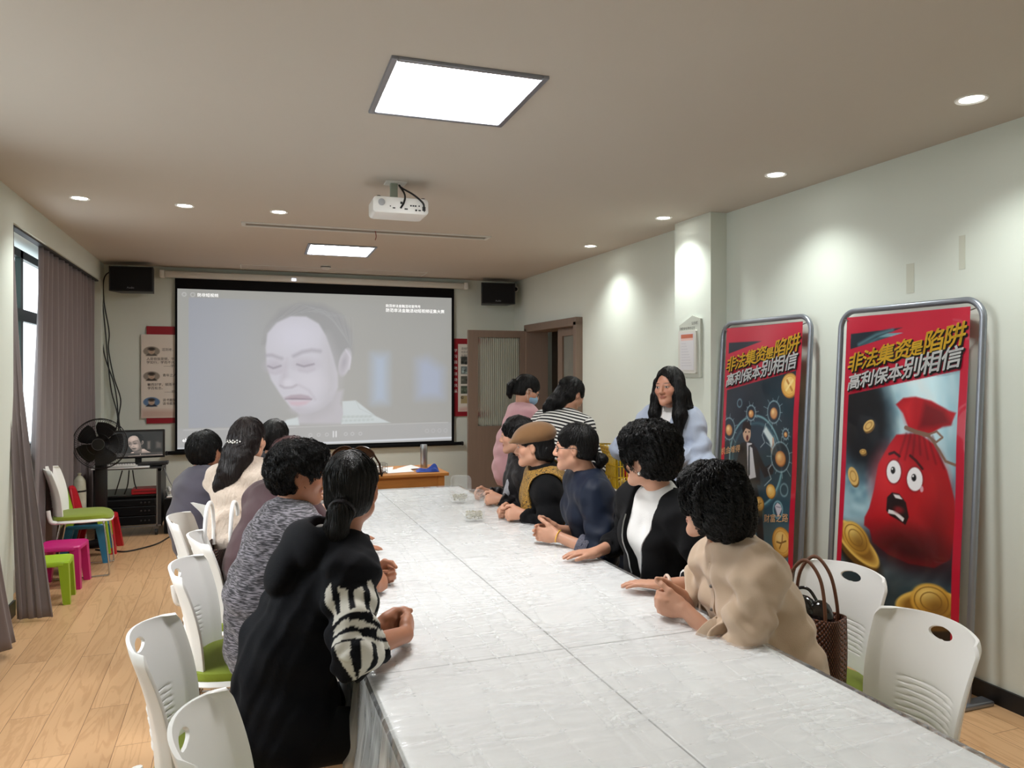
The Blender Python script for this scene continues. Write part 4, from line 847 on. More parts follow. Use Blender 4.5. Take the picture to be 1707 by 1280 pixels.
def art_bag():
    w, h = 200, 440; A = w / h; c = Canvas(w, h, A, (20, 34, 48)); X, Y = c.X, c.Y
    cx, cy = A * .20, .655; dx, dy = (X - cx) / 1.0, (Y - cy) / 1.3; r = np.hypot(dx, dy); th = np.arctan2(dy, dx)
    sp = vnoise(th * 3 + 20 + r * 6, r * 26, 11) * .5 + vnoise(th * 7 + 40 + r * 9, r * 60, 12) * .5; lum = np.clip(sp * 1.25 - .15, 0, 1)
    br = np.clip(1.15 - np.abs(r - .24) / .20, 0, 1) * (.42 + .58 * np.clip(np.cos(th - .7), 0, 1)); low = np.clip((.36 - Y) / .2, 0, 1)
    C0 = np.array((30, 66, 88.)); C1 = np.array((128, 174, 188.)); C2 = np.array((224, 238, 242.)); k = lum[..., None]; b = br[..., None]; base = C0 * (1 - k) + C1 * k
    base = base * (1 - b) + (C1 * .8 * (1 - k) + C2 * (.45 + .55 * k)) * b; c.C = base * (1 - low[..., None] * .62)
    c.ell(cx, cy, .105, .145, (2, 4, 10), soft=.07); c.ell(cx - .02, cy + .05, .08, .10, (2, 3, 8), soft=.05)
    for (x, y, rx, ry, ro) in ((.245, .655, .024, .015, 38), (.20, .572, .014, .008, 10), (.115, .49, .020, .030, 25)):
        c.ell(A * x + .004, y - .006, rx, ry, (110, 78, 30), rot=ro); c.ell(A * x, y, rx, ry, (214, 178, 104), rot=ro); c.ell(A * x, y, rx * .6, ry * .55, (168, 124, 58), rot=ro, ring=.0016)
    # the red money bag with a frightened face
    R0, R1, R2 = (176, 14, 28), (104, 6, 18), (222, 48, 52)
    c.ell(A * .58, .285, .17, .03, (4, 8, 16), soft=.06, a=.8)
    c.poly([(A * .48, .635), (A * .42, .60), (A * .34, .54), (A * .31, .46), (A * .275, .40), (A * .24, .37), (A * .24, .345), (A * .29, .335), (A * .32, .30), (A * .45, .275), (A * .62, .265), (A * .82, .275), (A * .93, .31), (A * .955, .39), (A * .94, .47), (A * .88, .55), (A * .78, .62), (A * .66, .645)], R0, soft=.006)
    c.poly([(A * .60, .63), (A * .80, .58), (A * .90, .50), (A * .93, .40), (A * .93, .31), (A * .60, .27), (A * .36, .30), (A * .50, .36), (A * .72, .38), (A * .76, .48)], R1, soft=.07, a=.75); c.ell(A * .42, .50, .05, .07, R2, soft=.09, a=.7); c.ell(A * .78, .52, .035, .07, R2, soft=.07, a=.55, rot=18); c.ell(A * .62, .30, .16, .045, (40, 2, 12), soft=.09, a=.8)
    c.poly([(A * .58, .655), (A * .53, .70), (A * .47, .725), (A * .53, .745), (A * .63, .75), (A * .75, .74), (A * .88, .715), (A * .93, .71), (A * .90, .675), (A * .84, .67), (A * .75, .645), (A * .66, .64)], R0, soft=.006); c.poly([(A * .66, .66), (A * .70, .735), (A * .85, .715), (A * .90, .68), (A * .78, .665)], R1, soft=.02, a=.8); c.poly([(A * .56, .675), (A * .52, .72), (A * .60, .74), (A * .60, .67)], R2, soft=.03, a=.6)
    for k in range(7): c.line([(A * (.56 + .035 * k), .64), (A * (.50 + .06 * k), .585 - .01 * abs(k - 3))], .004, (74, 4, 14), soft=.01, a=.6)
    rp = (128, 98, 82); c.line([(A * .555, .658), (A * .64, .648), (A * .74, .642)], .013, rp); c.line([(A * .74, .645), (A * .80, .655), (A * .845, .64), (A * .80, .625), (A * .74, .64)], .006, rp); c.line([(A * .74, .642), (A * .82, .605), (A * .87, .575), (A * .965, .565)], .008, rp)
    c.line([(A * .43, .575), (A * .47, .582), (A * .515, .572)], .008, (60, 4, 12)); c.line([(A * .60, .578), (A * .65, .565), (A * .70, .545)], .008, (60, 4, 12))
    for (x, y) in ((.475, .524), (.645, .512)):
        c.ell(A * x, y, .030, .037, (110, 8, 20), soft=.006); c.ell(A * x, y, .027, .034, (236, 236, 240)); c.ell(A * x - .003, y + .004, .0085, .0105, (10, 10, 14)); c.ell(A * x - .006, y + .008, .003, .003, (255, 255, 255))
    c.ell(A * .70, .487, .006, .009, (220, 200, 214), a=.8)
    c.poly([(A * .43, .445), (A * .47, .462), (A * .53, .462), (A * .585, .44), (A * .61, .40), (A * .585, .375), (A * .52, .385), (A * .46, .392), (A * .425, .405)], (26, 4, 10), soft=.004); c.poly([(A * .48, .458), (A * .53, .458), (A * .56, .447), (A * .50, .448)], (226, 224, 226)); c.poly([(A * .44, .398), (A * .50, .398), (A * .565, .382), (A * .575, .393), (A * .51, .408), (A * .445, .41)], (226, 224, 226)); c.ell(A * .53, .415, .018, .010, (120, 20, 30), soft=.01)
    # gold ingots
    for (x, y, s, ro) in ((.17, .285, 1.0, -28), (.80, .165, 1.15, 14)):
        x *= A; c.ell(x + .01, y - .035, .105 * s, .05 * s, (22, 16, 10), rot=ro, soft=.02); c.ell(x, y - .015, .105 * s, .045 * s, (96, 66, 22), rot=ro, soft=.006); c.ell(x, y, .108 * s, .040 * s, (226, 188, 92), rot=ro, soft=.004); c.ell(x, y, .09 * s, .028 * s, (140, 98, 34), rot=ro, soft=.01)
        c.ell(x, y + .015, .062 * s, .042 * s, (206, 158, 60), rot=ro, soft=.006); c.ell(x - .012, y + .03, .032 * s, .018 * s, (246, 218, 130), rot=ro, soft=.03); c.ell(x + .02, y + .0, .036 * s, .026 * s, (120, 84, 30), rot=ro, soft=.04, a=.8)
        for k in (.5, .8): c.ell(x, y + .015, .062 * s * k, .042 * s * k, (128, 90, 34), rot=ro, ring=.0012)
    c.poly([(0, .93), (A * .5, .93), (A * .05, .885), (0, .885)], (16, 32, 42)); c.line([(A * .12, .89), (A * .3, .93), (A * .55, .945)], .012, (70, 120, 130), soft=.02)
    red_frame(c, A); c.poly([(.02, .945), (A * .5, .955), (.02, .90)], (16, 32, 44)); c.line([(A * .12, .91), (A * .28, .938), (A * .42, .95)], .008, (86, 130, 140), soft=.012); return c
def banner(label, y, art, extra):
    t = thing('banner_stand', label, 'banner', (3.265, y, 0), R(-90), 'red anti-fraud banners on tube stands'); k = 0.058
    def S(a, b, d=0.0): return Vector((a, b * k + d, b))
    w, h, r = 0.455, 1.955, 0.10
    pts = [S(-w, 0.02)] + [S(-w, z) for z in np.linspace(0.1, h - r, 8)] + [S(-w + r - r * math.cos(a), h - r + r * math.sin(a)) for a in np.linspace(0.15, PI / 2, 8)]
    pts += [S(-p.x, p.z) for p in reversed(pts)]
    MB().tube(pts, 0.0165, 12).build('tube_frame', M['alu'], t)
    MB().tube([S(-w, 0.085), S(w, 0.085)], 0.012, 10).build('lower_bar', M['alu'], t)
    for s in (-1, 1): MB().box((s * w, -0.03, 0.0125), (0.07, 0.34, 0.025), bev=0.008).build('foot_plate', M['alu'], t, False)
    o = art.mesh('printed_banner', lambda u, v: (BW * (u - .5), (BZ + BH * v) * k - 0.012 + 0.004 * np.sin(u * 9) * np.sin(v * 17) + 0.006 * np.sin(v * 3.1 + u * 2), BZ + BH * v), PRINT, t)
    for sx in (-1, 1):
        for z in (BZ + 0.02, BZ + BH - 0.02): MB().tube([S(sx * (BW / 2 - 0.012), z, -0.016), S(sx * (w - 0.006), z + (0.02 if z > 1 else -0.02))], 0.0035, 6).build('hook', M['steel'], t)
    def place(x0, z0, d, slope=0.19, shear=0.16):
        def f(a, b):
            X = x0 + a + shear * b; Z = z0 + b + slope * (a + 0.0 * b); return S(X, Z, d)
        return f
    def line(chars, x, z, m):
        for ch, size, dx in chars:
            nm = 'headline_character'
            lettering(nm, ch, size, place(x + 0.006, z - 0.007 + 0.19 * (x + 0.37), -0.0205), M['inkline'], t, bold=0.0055)
            lettering(nm, ch, size, place(x, z + 0.19 * (x + 0.37), -0.0225), m, t, bold=0.0022); x += dx
    line([('非', .115, .105), ('法', .115, .108), ('集', .118, .108), ('资', .118, .106), ('是', .085, .082), ('陷', .128, .118), ('阱', .128, .12)], -0.375, BZ + BH * .825, M['gold'])
    line([('高', .098, .095), ('利', .098, .095), ('保', .098, .095), ('本', .098, .095), ('别', .122, .115), ('相', .122, .117), ('信', .122, .117)], -0.368, BZ + BH * .766, M['lettering'])
    for (tx, sz, x, z) in extra: lettering('caption', tx, sz, place(x, z, -0.0205, .2, 0), mat('caption_gold', rgb(226, 176, 120), .5), t)
PRINT = colattr('glossy_banner_print', 0.34, 0, 0.5, coat=0.35, bump=0.03, bscale=7)
banner('red banner with a frightened money bag, the nearer of the two leaning banners', 3.085, art_bag(), [])
banner('red banner with a man inside a bubble, the farther of the two leaning banners', 4.245, art_bubble(), [('财富之路', .058, 0.12, BZ + BH * .27), ('机会难得', .055, -0.385, BZ + BH * .49)])

# ---------------------------------------------------------------- back left corner: rack, monitor, tower, fan, kids' seats
t = thing('equipment_rack', 'open black equipment rack on castors in the back left corner', 'rack', (-1.005, 8.40, 0)); f = MB()
W2, D2, Z0, Z1 = 0.295, 0.28, 0.09, 0.655
for sx in (-1, 1):
    for sy in (-1, 1): f.box((sx * (W2 - 0.015), sy * (D2 - 0.015), (Z0 + Z1) / 2), (0.03, 0.03, Z1 - Z0))
    f.box((sx * (W2 - 0.015), 0, Z0 + 0.012), (0.03, 2 * D2, 0.024)); f.box((sx * (W2 - 0.015), 0, Z1 - 0.012), (0.03, 2 * D2, 0.024))
f.build('frame', M['darkgrey'], t, False)
rl = MB()
for sx in (-1, 1): rl.box((sx * (W2 - 0.035), -D2 - 0.002, (Z0 + Z1) / 2), (0.012, 0.006, Z1 - Z0))
rl.box((0, -D2 - 0.002, Z0 + 0.01), (2 * W2, 0.006, 0.016)); rl.build('front_rail', M['rackalu'], t, False)
MB().box((0, 0, Z1 + 0.006), (2 * W2, 2 * D2, 0.012)).build('top_panel', M['darkgrey'], t, False); MB().box((0, 0.02, 0.39), (2 * W2 - 0.06, 2 * D2 - 0.06, 0.012)).build('shelf', M['black'], t, False)
MB().box((W2 - 0.003, 0, 0.37), (0.004, 2 * D2 - 0.06, 0.5)).build('side_panel', M['darkgrey'], t, False); MB().box((-W2 + 0.003, 0, 0.37), (0.004, 2 * D2 - 0.06, 0.5)).build('side_panel', M['darkgrey'], t, False)
for sx in (-1, 1):
    for sy in (-1, 1):
        c = MB().box((sx * 0.25, sy * 0.24, 0.075), (0.04, 0.04, 0.03)).build('castor', M['rackalu'], t, False); MB().cyl((sx * 0.25 - 0.012, sy * 0.24, 0.032), (sx * 0.25 + 0.012, sy * 0.24, 0.032), 0.032, seg=20).build('wheel', M['darkgrey'], c)
for k, (z, h) in enumerate(((0.155, 0.085), (0.25, 0.085), (0.33, 0.06))):
    a = thing('rack_amplifier', ['black amplifier at the bottom of the equipment rack', 'black amplifier in the middle of the rack, above the bottom one', 'slim black unit just under the rack shelf'][k], 'amplifier', (-1.005, 8.13, z), 0, 'black units in the equipment rack')
    MB().box((0, 0.19, 0), (0.50, 0.40, h), bev=0.004).build('case', M['black'], a, False); MB().box((0, -0.012, 0), (0.485, 0.006, h - 0.008), bev=0.002).build('front_panel', M['blackmat'], a, False)
    for q in range(3): MB().cyl((0.12 + 0.035 * q, -0.016, 0.0), (0.12 + 0.035 * q, -0.028, 0.0), 0.008, seg=14).build('knob', M['darkgrey'], a)
t = thing('red_box', 'red flat box on the middle shelf of the equipment rack', 'box', (-0.86, 8.28, 0.398)); MB().box((0, 0, 0.028), (0.24, 0.2, 0.055), bev=0.008).build('case', M['redplastic'], t, False); MB().box((0, -0.101, 0.03), (0.2, 0.002, 0.008)).build('seam', mat('dark_red', rgb(90, 10, 18), .6), t, False)
for i, pts in enumerate(([(-1.06, 8.2, 0.64), (-1.09, 8.18, 0.52), (-1.12, 8.17, 0.41)], [(-0.97, 8.2, 0.64), (-0.95, 8.17, 0.52), (-0.93, 8.16, 0.46)], [(-1.0, 8.2, 0.64), (-1.01, 8.17, 0.5), (-1.04, 8.18, 0.41)])):
    setprops(MB().tube(curve_pts(pts, 8), 0.006, 6).build('rack_cable', M['cable']), ['black cable hanging in the rack, left of the red box', 'black cable dropping onto the red box in the rack', 'black cable in the middle of the rack opening'][i], 'cable', 'cables inside the rack')
setprops(MB().box((-1.07, 8.22, 0.674), (0.5, 0.3, 0.006), rot=Matrix.Rotation(R(4), 3, 'Z')).build('white_board_sheet', M['paper'], None, False), 'white sheet lying on top of the equipment rack', 'sheet')
t = thing('keyboard', 'white keyboard lying on the rack in front of the monitor', 'keyboard', (-1.12, 8.18, 0.680), R(8)); MB().box((0, 0, 0.008), (0.36, 0.12, 0.014), bev=0.004).build('case', M['offwhite'], t, False)
kb = MB()
for i in range(15):
    for j in range(5): kb.box((-0.165 + i * 0.0236, -0.045 + j * 0.022, 0.0175), (0.018, 0.017, 0.006))
kb.build('keys', M['white'], t, False)
t = thing('computer_monitor', 'black monitor on the rack showing the same weeping woman', 'monitor', (-0.945, 8.42, 0.669), R(4))
MB().box((0, 0.005, 0.205), (0.49, 0.035, 0.285), bev=0.008).build('bezel', M['black'], t, False)
video(192, 108, 1).mesh('screen', lambda u, v: (-0.225 + 0.45 * u, 0 * u - 0.0145, 0.085 + 0.245 * v), colattr('monitor_glow', 0.3, 0.62, 0.3, base=0.02), t)
MB().box((0, 0.03, 0.05), (0.06, 0.03, 0.09)).build('stand_neck', M['black'], t, False); MB().lathe([(0.11, 0.0), (0.11, 0.008), (0.03, 0.016), (0, 0.016)], (0, 0.02, 0.0)).build('stand_base', M['black'], t)
t = thing('dark_tray', 'dark flat box sticking out right of the monitor base', 'box', (-0.79, 8.27, 0.668)); MB().box((0, 0, 0.02), (0.27, 0.13, 0.03), rot=Matrix.Rotation(R(-3), 3, 'Y'), bev=0.005).build('case', M['darkgrey'], t, False); MB().box((0, -0.065, 0.022), (0.2, 0.004, 0.012)).build('front_slot', M['black'], t, False)
t = thing('computer_tower', 'black computer tower on the floor right of the rack', 'computer', (-0.60, 8.36, 0)); MB().box((0, 0, 0.18), (0.175, 0.42, 0.35), bev=0.006).build('case', M['black'], t, False)
MB().box((0, -0.214, 0.18), (0.165, 0.01, 0.335), bev=0.004).build('front_panel', M['blackmat'], t, False); MB().box((0.04, -0.2205, 0.285), (0.035, 0.002, 0.022)).build('sticker', M['paper'], t, False)
MB().lathe([(0.016, 0), (0.016, 0.004), (0.0, 0.005)], (-0.01, -0.219, 0.235), 18, rot=Matrix.Rotation(R(90), 3, 'X')).build('power_button', M['darkgrey'], t)
t = thing('desk_phone', 'white telephone on top of the black computer tower', 'phone', (-0.60, 8.30, 0.356), R(12)); MB().prism([(-0.09, 0), (0.09, 0), (0.09, 0.05), (-0.09, 0.02)], lambda a, b, d: (d, a, b), -0.075, 0.075).build('body', M['offwhite'], t, False)
MB().tube(curve_pts([(-0.05, -0.08, 0.045), (-0.05, -0.04, 0.062), (-0.05, 0.04, 0.072), (-0.05, 0.08, 0.068)], 6), 0.016, 10).build('handset', M['offwhite'], t)
setprops(MB().tube(curve_pts([(-0.71, 8.45, 0.62), (-0.64, 8.25, 0.50), (-0.56, 8.12, 0.40), (-0.50, 8.08, 0.30), (-0.47, 8.10, 0.1), (-0.45, 8.14, 0.008), (-0.40, 8.3, 0.006)], 10), 0.005, 6).build('grey_cable', M['greycable']), 'thin grey cable drooping over the computer tower', 'cable')
setprops(MB().tube(curve_pts([(-0.66, 8.12, 0.37), (-0.56, 8.14, 0.375), (-0.48, 8.2, 0.40), (-0.42, 8.3, 0.47), (-0.36, 8.5, 0.52)], 10), 0.006, 6).build('white_cable', M['white']), 'white cable sticking out from the phone on the tower', 'cable')
setprops(MB().tube(curve_pts([(-1.20, 7.62, 0.007), (-1.03, 7.50, 0.007), (-0.91, 7.46, 0.007), (-0.72, 7.66, 0.007), (-0.63, 7.94, 0.007), (-0.57, 8.13, 0.01)], 10), 0.007, 7).build('floor_cable', M['cable']), 'black cable curving across the floor from the fan to the tower', 'cable')
# fan
t = thing('pedestal_fan', 'black pedestal fan in front of the monitor', 'fan', (-1.20, 7.86, 0)); HZ = 0.935
MB().lathe([(0.0, 0.05), (0.05, 0.05), (0.14, 0.028), (0.155, 0.012), (0.155, 0.0), (0.0, 0.0)]).build('base', M['black'], t); MB().box((0, 0.06, 0.40), (0.10, 0.06, 0.72), bev=0.01).build('column', M['black'], t)
RX = Matrix.Rotation(R(90), 3, 'X'); hd = Matrix.Rotation(R(-6), 3, 'Z')
cg = MB()
for rr, yy in ((0.232, 0.0), (0.225, -0.03), (0.225, 0.03), (0.17, -0.052), (0.17, 0.052), (0.10, -0.062)): cg.tube([hd @ Vector((rr * math.cos(a), yy, HZ + 0)) + Vector((0, 0, rr * math.sin(a))) for a in np.linspace(0, 2 * PI, 64, endpoint=False)], 0.0045 if rr > .23 else 0.002, 6, True)
for k in range(72):
    a = 2 * PI * k / 72; q = a + 0.5
    for s in (-1, 1): cg.tube([hd @ Vector((r_ * math.cos(a + (0.225 - r_) * 2.2), s * y_, 0)) + Vector((0, 0, HZ + r_ * math.sin(a + (0.225 - r_) * 2.2))) for r_, y_ in ((0.055, 0.063), (0.12, 0.060), (0.18, 0.048), (0.215, 0.034), (0.232, 0.0))], 0.0011, 4, cap=False)
cg.build('guard', M['black'], t)
MB().lathe([(0.0, 0.0), (0.055, 0.0), (0.055, 0.008), (0.0, 0.010)], (-0.006, -0.060, HZ), rot=RX).build('hub_badge', M['black'], t); MB().tube([(0.052 * math.cos(a) - 0.006, -0.071, HZ + 0.052 * math.sin(a)) for a in np.linspace(0, 2 * PI, 40, endpoint=False)], 0.0018, 5, True).build('badge_ring', M['rackalu'], t)
bl = MB()
for k in range(5):
    a0 = 2 * PI * k / 5
    def bf(u, v, a0=a0): r_ = 0.03 + 0.17 * u; a = a0 + (v - .5) * (0.9 + .35 * math.sin(u * PI)); return hd @ Vector((r_ * math.cos(a), 0.022 * (v - .5) * 2, 0)) + Vector((0, 0, HZ + r_ * math.sin(a)))
    bl.grid(bf, 8, 8)
bl.build('blades', M['black'], t); MB().lathe([(0.0, 0.0), (0.07, 0.0), (0.075, 0.05), (0.05, 0.11), (0.0, 0.12)], (0, 0.06, HZ), rot=Matrix.Rotation(R(-90), 3, 'X')).build('motor', M['black'], t)
# kids' chairs and stools
def splayed(m, name, parent, w, d, h, top=0.035, leg=0.022, spread=1.25):
    for sx in (-1, 1):
        for sy in (-1, 1):
            a = Vector((sx * w * 0.36, sy * d * 0.36, h - 0.01)); b = Vector((sx * w * 0.36 * spread, sy * d * 0.36 * spread, 0.0)); x, y = Vector((1, 0, 0)), Vector((0, 1, 0)); V = []
            for p, k in ((a, 1.45), (b, 1.0)): V += [p + x * (i * leg * k) + y * (j * leg * k) for i, j in ((-1, -1), (1, -1), (1, 1), (-1, 1))]
            MB().add(V, [(3, 2, 1, 0), (4, 5, 6, 7), (0, 1, 5, 4), (1, 2, 6, 5), (2, 3, 7, 6), (3, 0, 4, 7)]).build('leg', m, parent, False)
    s = MB(); P0 = round_rect(w, d, 0.06, 6); V = []; n = len(P0); sec = [(0.93, h - top), (1.0, h - top * 0.8), (1.0, h - 0.008), (0.96, h), (0.8, h - 0.004), (0.0, h - 0.006)]
    for k, z in sec: V += [(a * k, b * k, z) for a, b in P0]
    s.add(V, [(i * n + k, i * n + (k + 1) % n, (i + 1) * n + (k + 1) % n, (i + 1) * n + k) for i in range(5) for k in range(n)] + [tuple(range(n))[::-1]]).build(name, m, parent)
t = thing('kids_stool', 'lime green plastic kids stool next to the near curtain', 'stool', (-1.235, 6.045, 0), R(3), 'plastic kids stools'); splayed(M['lime'], 'seat', t, 0.27, 0.27, 0.295)
t = thing('kids_stool', 'magenta plastic kids stool behind the lime stool', 'stool', (-1.235, 6.46, 0), R(-4), 'plastic kids stools'); splayed(M['pink'], 'seat', t, 0.30, 0.30, 0.315)
def kids_chair(label, x, y, rot, m, z=0.0):
    t = thing('kids_chair', label, 'chair', (x, y, z), R(rot), 'plastic kids chairs by the curtain'); splayed(m, 'seat', t, 0.31, 0.31, 0.32, leg=0.024, spread=1.5)
    MB().grid(lambda u, v: ((u - .5) * (0.26 - 0.08 * v * v), -0.14 - 0.05 * v - 0.03 * math.cos((u - .5) * PI), 0.31 + 0.28 * v - 0.05 * (2 * u - 1) ** 4 * v), 14, 10).build('backrest', m, t).modifiers.new('s', 'SOLIDIFY').thickness = 0.018
kids_chair('lime green plastic kids chair stacked on the blue one by the curtain', -1.205, 7.30, -88, M['lime'], 0.07)
kids_chair('blue plastic kids chair under the lime green one by the curtain', -1.205, 7.28, -90, M['blue'])
kids_chair('red plastic kids chair behind the stacked green and blue ones', -1.19, 7.60, -92, M['redplastic'])
t = thing('wrapped_roll', 'pale plastic wrapped roll standing behind the kids chair', 'roll', (-1.37, 7.86, 0)); MB().lathe([(0.0, 0.0), (0.055, 0.0), (0.06, 0.06), (0.057, 0.5), (0.05, 0.60), (0.03, 0.635), (0.012, 0.65), (0.018, 0.67), (0.0, 0.675)]).build('wrapper', mat('milky_plastic', rgb(196, 196, 176), 0.25, bump=0.6, bscale=25, var=.25, vscale=14), t); MB().lathe([(0.058, 0), (0.0585, 0.008), (0.058, 0.016)], (0, 0, 0.5)).build('band', M['black'], t)

# ---------------------------------------------------------------- wooden table below the screen and what lies on it
t = thing('wooden_table', 'honey coloured wooden table against the back below the screen', 'table', (1.14, 6.70, 0)); TW, TD, TH = 1.20, 0.62, 0.72
MB().box((0, 0, TH - 0.014), (TW, TD, 0.028), bev=0.006).build('tabletop', M['pine'], t, False)
ap = MB()
for s in (-1, 1): ap.box((0, s * (TD / 2 - 0.05), TH - 0.075), (TW - 0.14, 0.022, 0.095)); ap.box((s * (TW / 2 - 0.06), 0, TH - 0.075), (0.022, TD - 0.1, 0.095))
ap.build('apron', M['pine'], t, False)
for sx in (-1, 1):
    for sy in (-1, 1): MB().box((sx * (TW / 2 - 0.065), sy * (TD / 2 - 0.055), (TH - 0.028) / 2), (0.06, 0.06, TH - 0.028), bev=0.004).build('leg', M['pine'], t, False)
t = thing('steel_flask', 'tall brushed steel flask on the wooden table behind the blue cloth', 'flask', (1.61, 6.80, TH)); MB().lathe([(0.0, 0), (0.03, 0), (0.032, 0.01), (0.032, 0.165)], seg=28).build('body', M['steel'], t); MB().lathe([(0.0325, 0.165), (0.0325, 0.205), (0.029, 0.212), (0, 0.212)], seg=28).build('lid', M['steel'], t)
def crumple(u, v):
    x, y = u - .5, v - .5; e = max(0, 1 - (2 * abs(x)) ** 3) * max(0, 1 - (2 * abs(y)) ** 3); return (0.20 * x, 0.14 * y, 0.004 + 0.075 * e * (0.55 + 0.45 * math.sin(6 * u + 2) + 0.25 * math.sin(17 * v + 9 * u)) * (0.4 + u * .9))
o = MB().grid(crumple, 40, 30).build('blue_cloth', M['bluecloth']); o.location = (1.575, 6.52, TH); o.rotation_euler = (0, 0, R(-8)); setprops(o, 'crumpled royal blue cloth on the right end of the wooden table', 'cloth')
for k, (x, y, a, w, lab) in enumerate(((1.33, 6.60, 10, .24, 'white sheet of paper in the middle of the wooden table'), (1.20, 6.72, -14, .21, 'white sheet of paper at the back of the wooden table'), (1.45, 6.72, 32, .18, 'small white paper beside the steel flask'))):
    o = MB().grid(lambda u, v: ((u - .5) * w, (v - .5) * w * .7, 0.002 + 0.018 * u * v + 0.004 * k), 8, 8).build('paper_sheet', M['paper']); o.location = (x, y, TH); o.rotation_euler = (0, 0, R(a)); setprops(o, lab, 'paper', 'papers on the wooden table')
t = thing('wire_basket', 'small grey wire basket on the wooden table beside the hoodie woman', 'basket', (1.13, 6.55, TH)); wb = MB()
for z in (0.004, 0.03, 0.06, 0.085): wb.tube([(0.085 * a, 0.055 * b, z) for a, b in ((-1, -1), (1, -1), (1, 1), (-1, 1))], 0.002, 5, True)
for k in range(10): x = -0.085 + 0.17 * k / 9; wb.tube([(x, -0.055, 0.085), (x, -0.055, 0.004), (x, 0.055, 0.004), (x, 0.055, 0.085)], 0.0015, 5)
wb.build('wire_mesh', M['rackalu'], t); t2 = MB().box((1.13, 6.55, TH + 0.035), (0.10, 0.06, 0.05), bev=0.006).build('packet', M['paper'], None, False); setprops(t2, 'white packet inside the small wire basket', 'packet')
t = thing('black_clip', 'small black object at the front edge of the wooden table', 'clip', (1.14, 6.43, TH)); MB().box((0, 0, 0.012), (0.05, 0.025, 0.02), bev=0.005).build('body', M['black'], t, False); MB().tube([(0.02, 0, 0.02), (0.045, 0, 0.028), (0.06, 0.0, 0.012)], 0.004, 6).build('lever', M['black'], t)

# ---------------------------------------------------------------- side desk with the yellow basket
t = thing('side_desk', 'white desk along the right wall carrying the yellow basket', 'desk', (2.86, 5.30, 0)); MB().box((0, 0, 0.745), (0.80, 1.50, 0.03), bev=0.004).build('desktop', M['white'], t, False)
for sx in (-1, 1):
    for sy in (-1, 1): MB().box((sx * 0.36, sy * 0.70, 0.365), (0.04, 0.04, 0.73)).build('leg', M['darkgrey'], t, False)
MB().box((0.36, 0, 0.45), (0.02, 1.36, 0.5)).build('modesty_panel', M['darkgrey'], t, False); MB().box((0, -0.70, 0.62), (0.68, 0.02, 0.2)).build('end_panel', mat('slate_panel', rgb(96, 104, 112), .5), t, False)
t = thing('yellow_basket', 'yellow slatted plastic basket on the side desk', 'basket', (2.72, 4.98, 0.76), R(-6)); YL = mat('yellow_plastic', rgb(206, 170, 24), 0.42); yb = MB(); bw, bd, bh = 0.17, 0.23, 0.285
def bx_(s, z): return [(-bw * s, -bd * s, z), (bw * s, -bd * s, z), (bw * s, bd * s, z), (-bw * s, bd * s, z)]
for z, r_ in ((0.006, 0.006), (0.085, 0.005), (0.165, 0.005), (0.225, 0.006)): yb.tube(bx_(0.90 + 0.10 * z / bh, z), r_, 6, True)
for i in range(4):
    a, b = Vector(bx_(0.9, 0)[i]), Vector(bx_(0.9, 0)[(i + 1) % 4]); n = 13 if i % 2 == 0 else 18
    for k in range(n + 1):
        p = a.lerp(b, k / n); yb.tube([p, p * (1 / 0.9) + Vector((0, 0, bh))], 0.0042 if k not in (0, n) else 0.008, 5)
yb.build('slatted_wall', YL, t, False); rm = MB(); rm.tube(bx_(1.01, bh), 0.011, 8, True); rm.tube(bx_(1.0, bh - 0.03), 0.007, 8, True); rm.build('rim', YL, t); MB().box((0, 0, 0.004), (0.29, 0.40, 0.008)).build('bottom', YL, t, False)
for k, (x, y, z, r_, m, lab) in enumerate(((2.70, 4.92, 0.98, (0.09, 0.07, 0.07), 'lime', 'green packet on top of the yellow basket'), (2.78, 5.02, 0.96, (0.08, 0.09, 0.07), 'paper', 'white packet in the yellow basket behind the green one'), (2.68, 5.06, 0.90, (0.09, 0.09, 0.12), 'paper', 'pale packet deep in the yellow basket'), (2.75, 4.90, 0.86, (0.10, 0.08, 0.09), 'redplastic', 'red packet low in the yellow basket'))):
    o = blob((0, 0, 0), r_, wob=.2).build('snack_packet', M[m]); o.location = (x, y, z); setprops(o, lab, 'packet', 'packets in the yellow basket')
t = thing('red_bag', 'red carrier bag on the side desk left of the yellow basket', 'bag', (2.62, 5.36, 0.76)); blob((0, 0, 0.11), (0.12, 0.09, 0.11), wob=.12).build('body', M['redplastic'], t); MB().tube(curve_pts([(-0.05, 0, 0.19), (-0.03, 0, 0.26), (0.03, 0, 0.26), (0.05, 0, 0.19)], 6), 0.006, 6).build('handle', M['redplastic'], t)
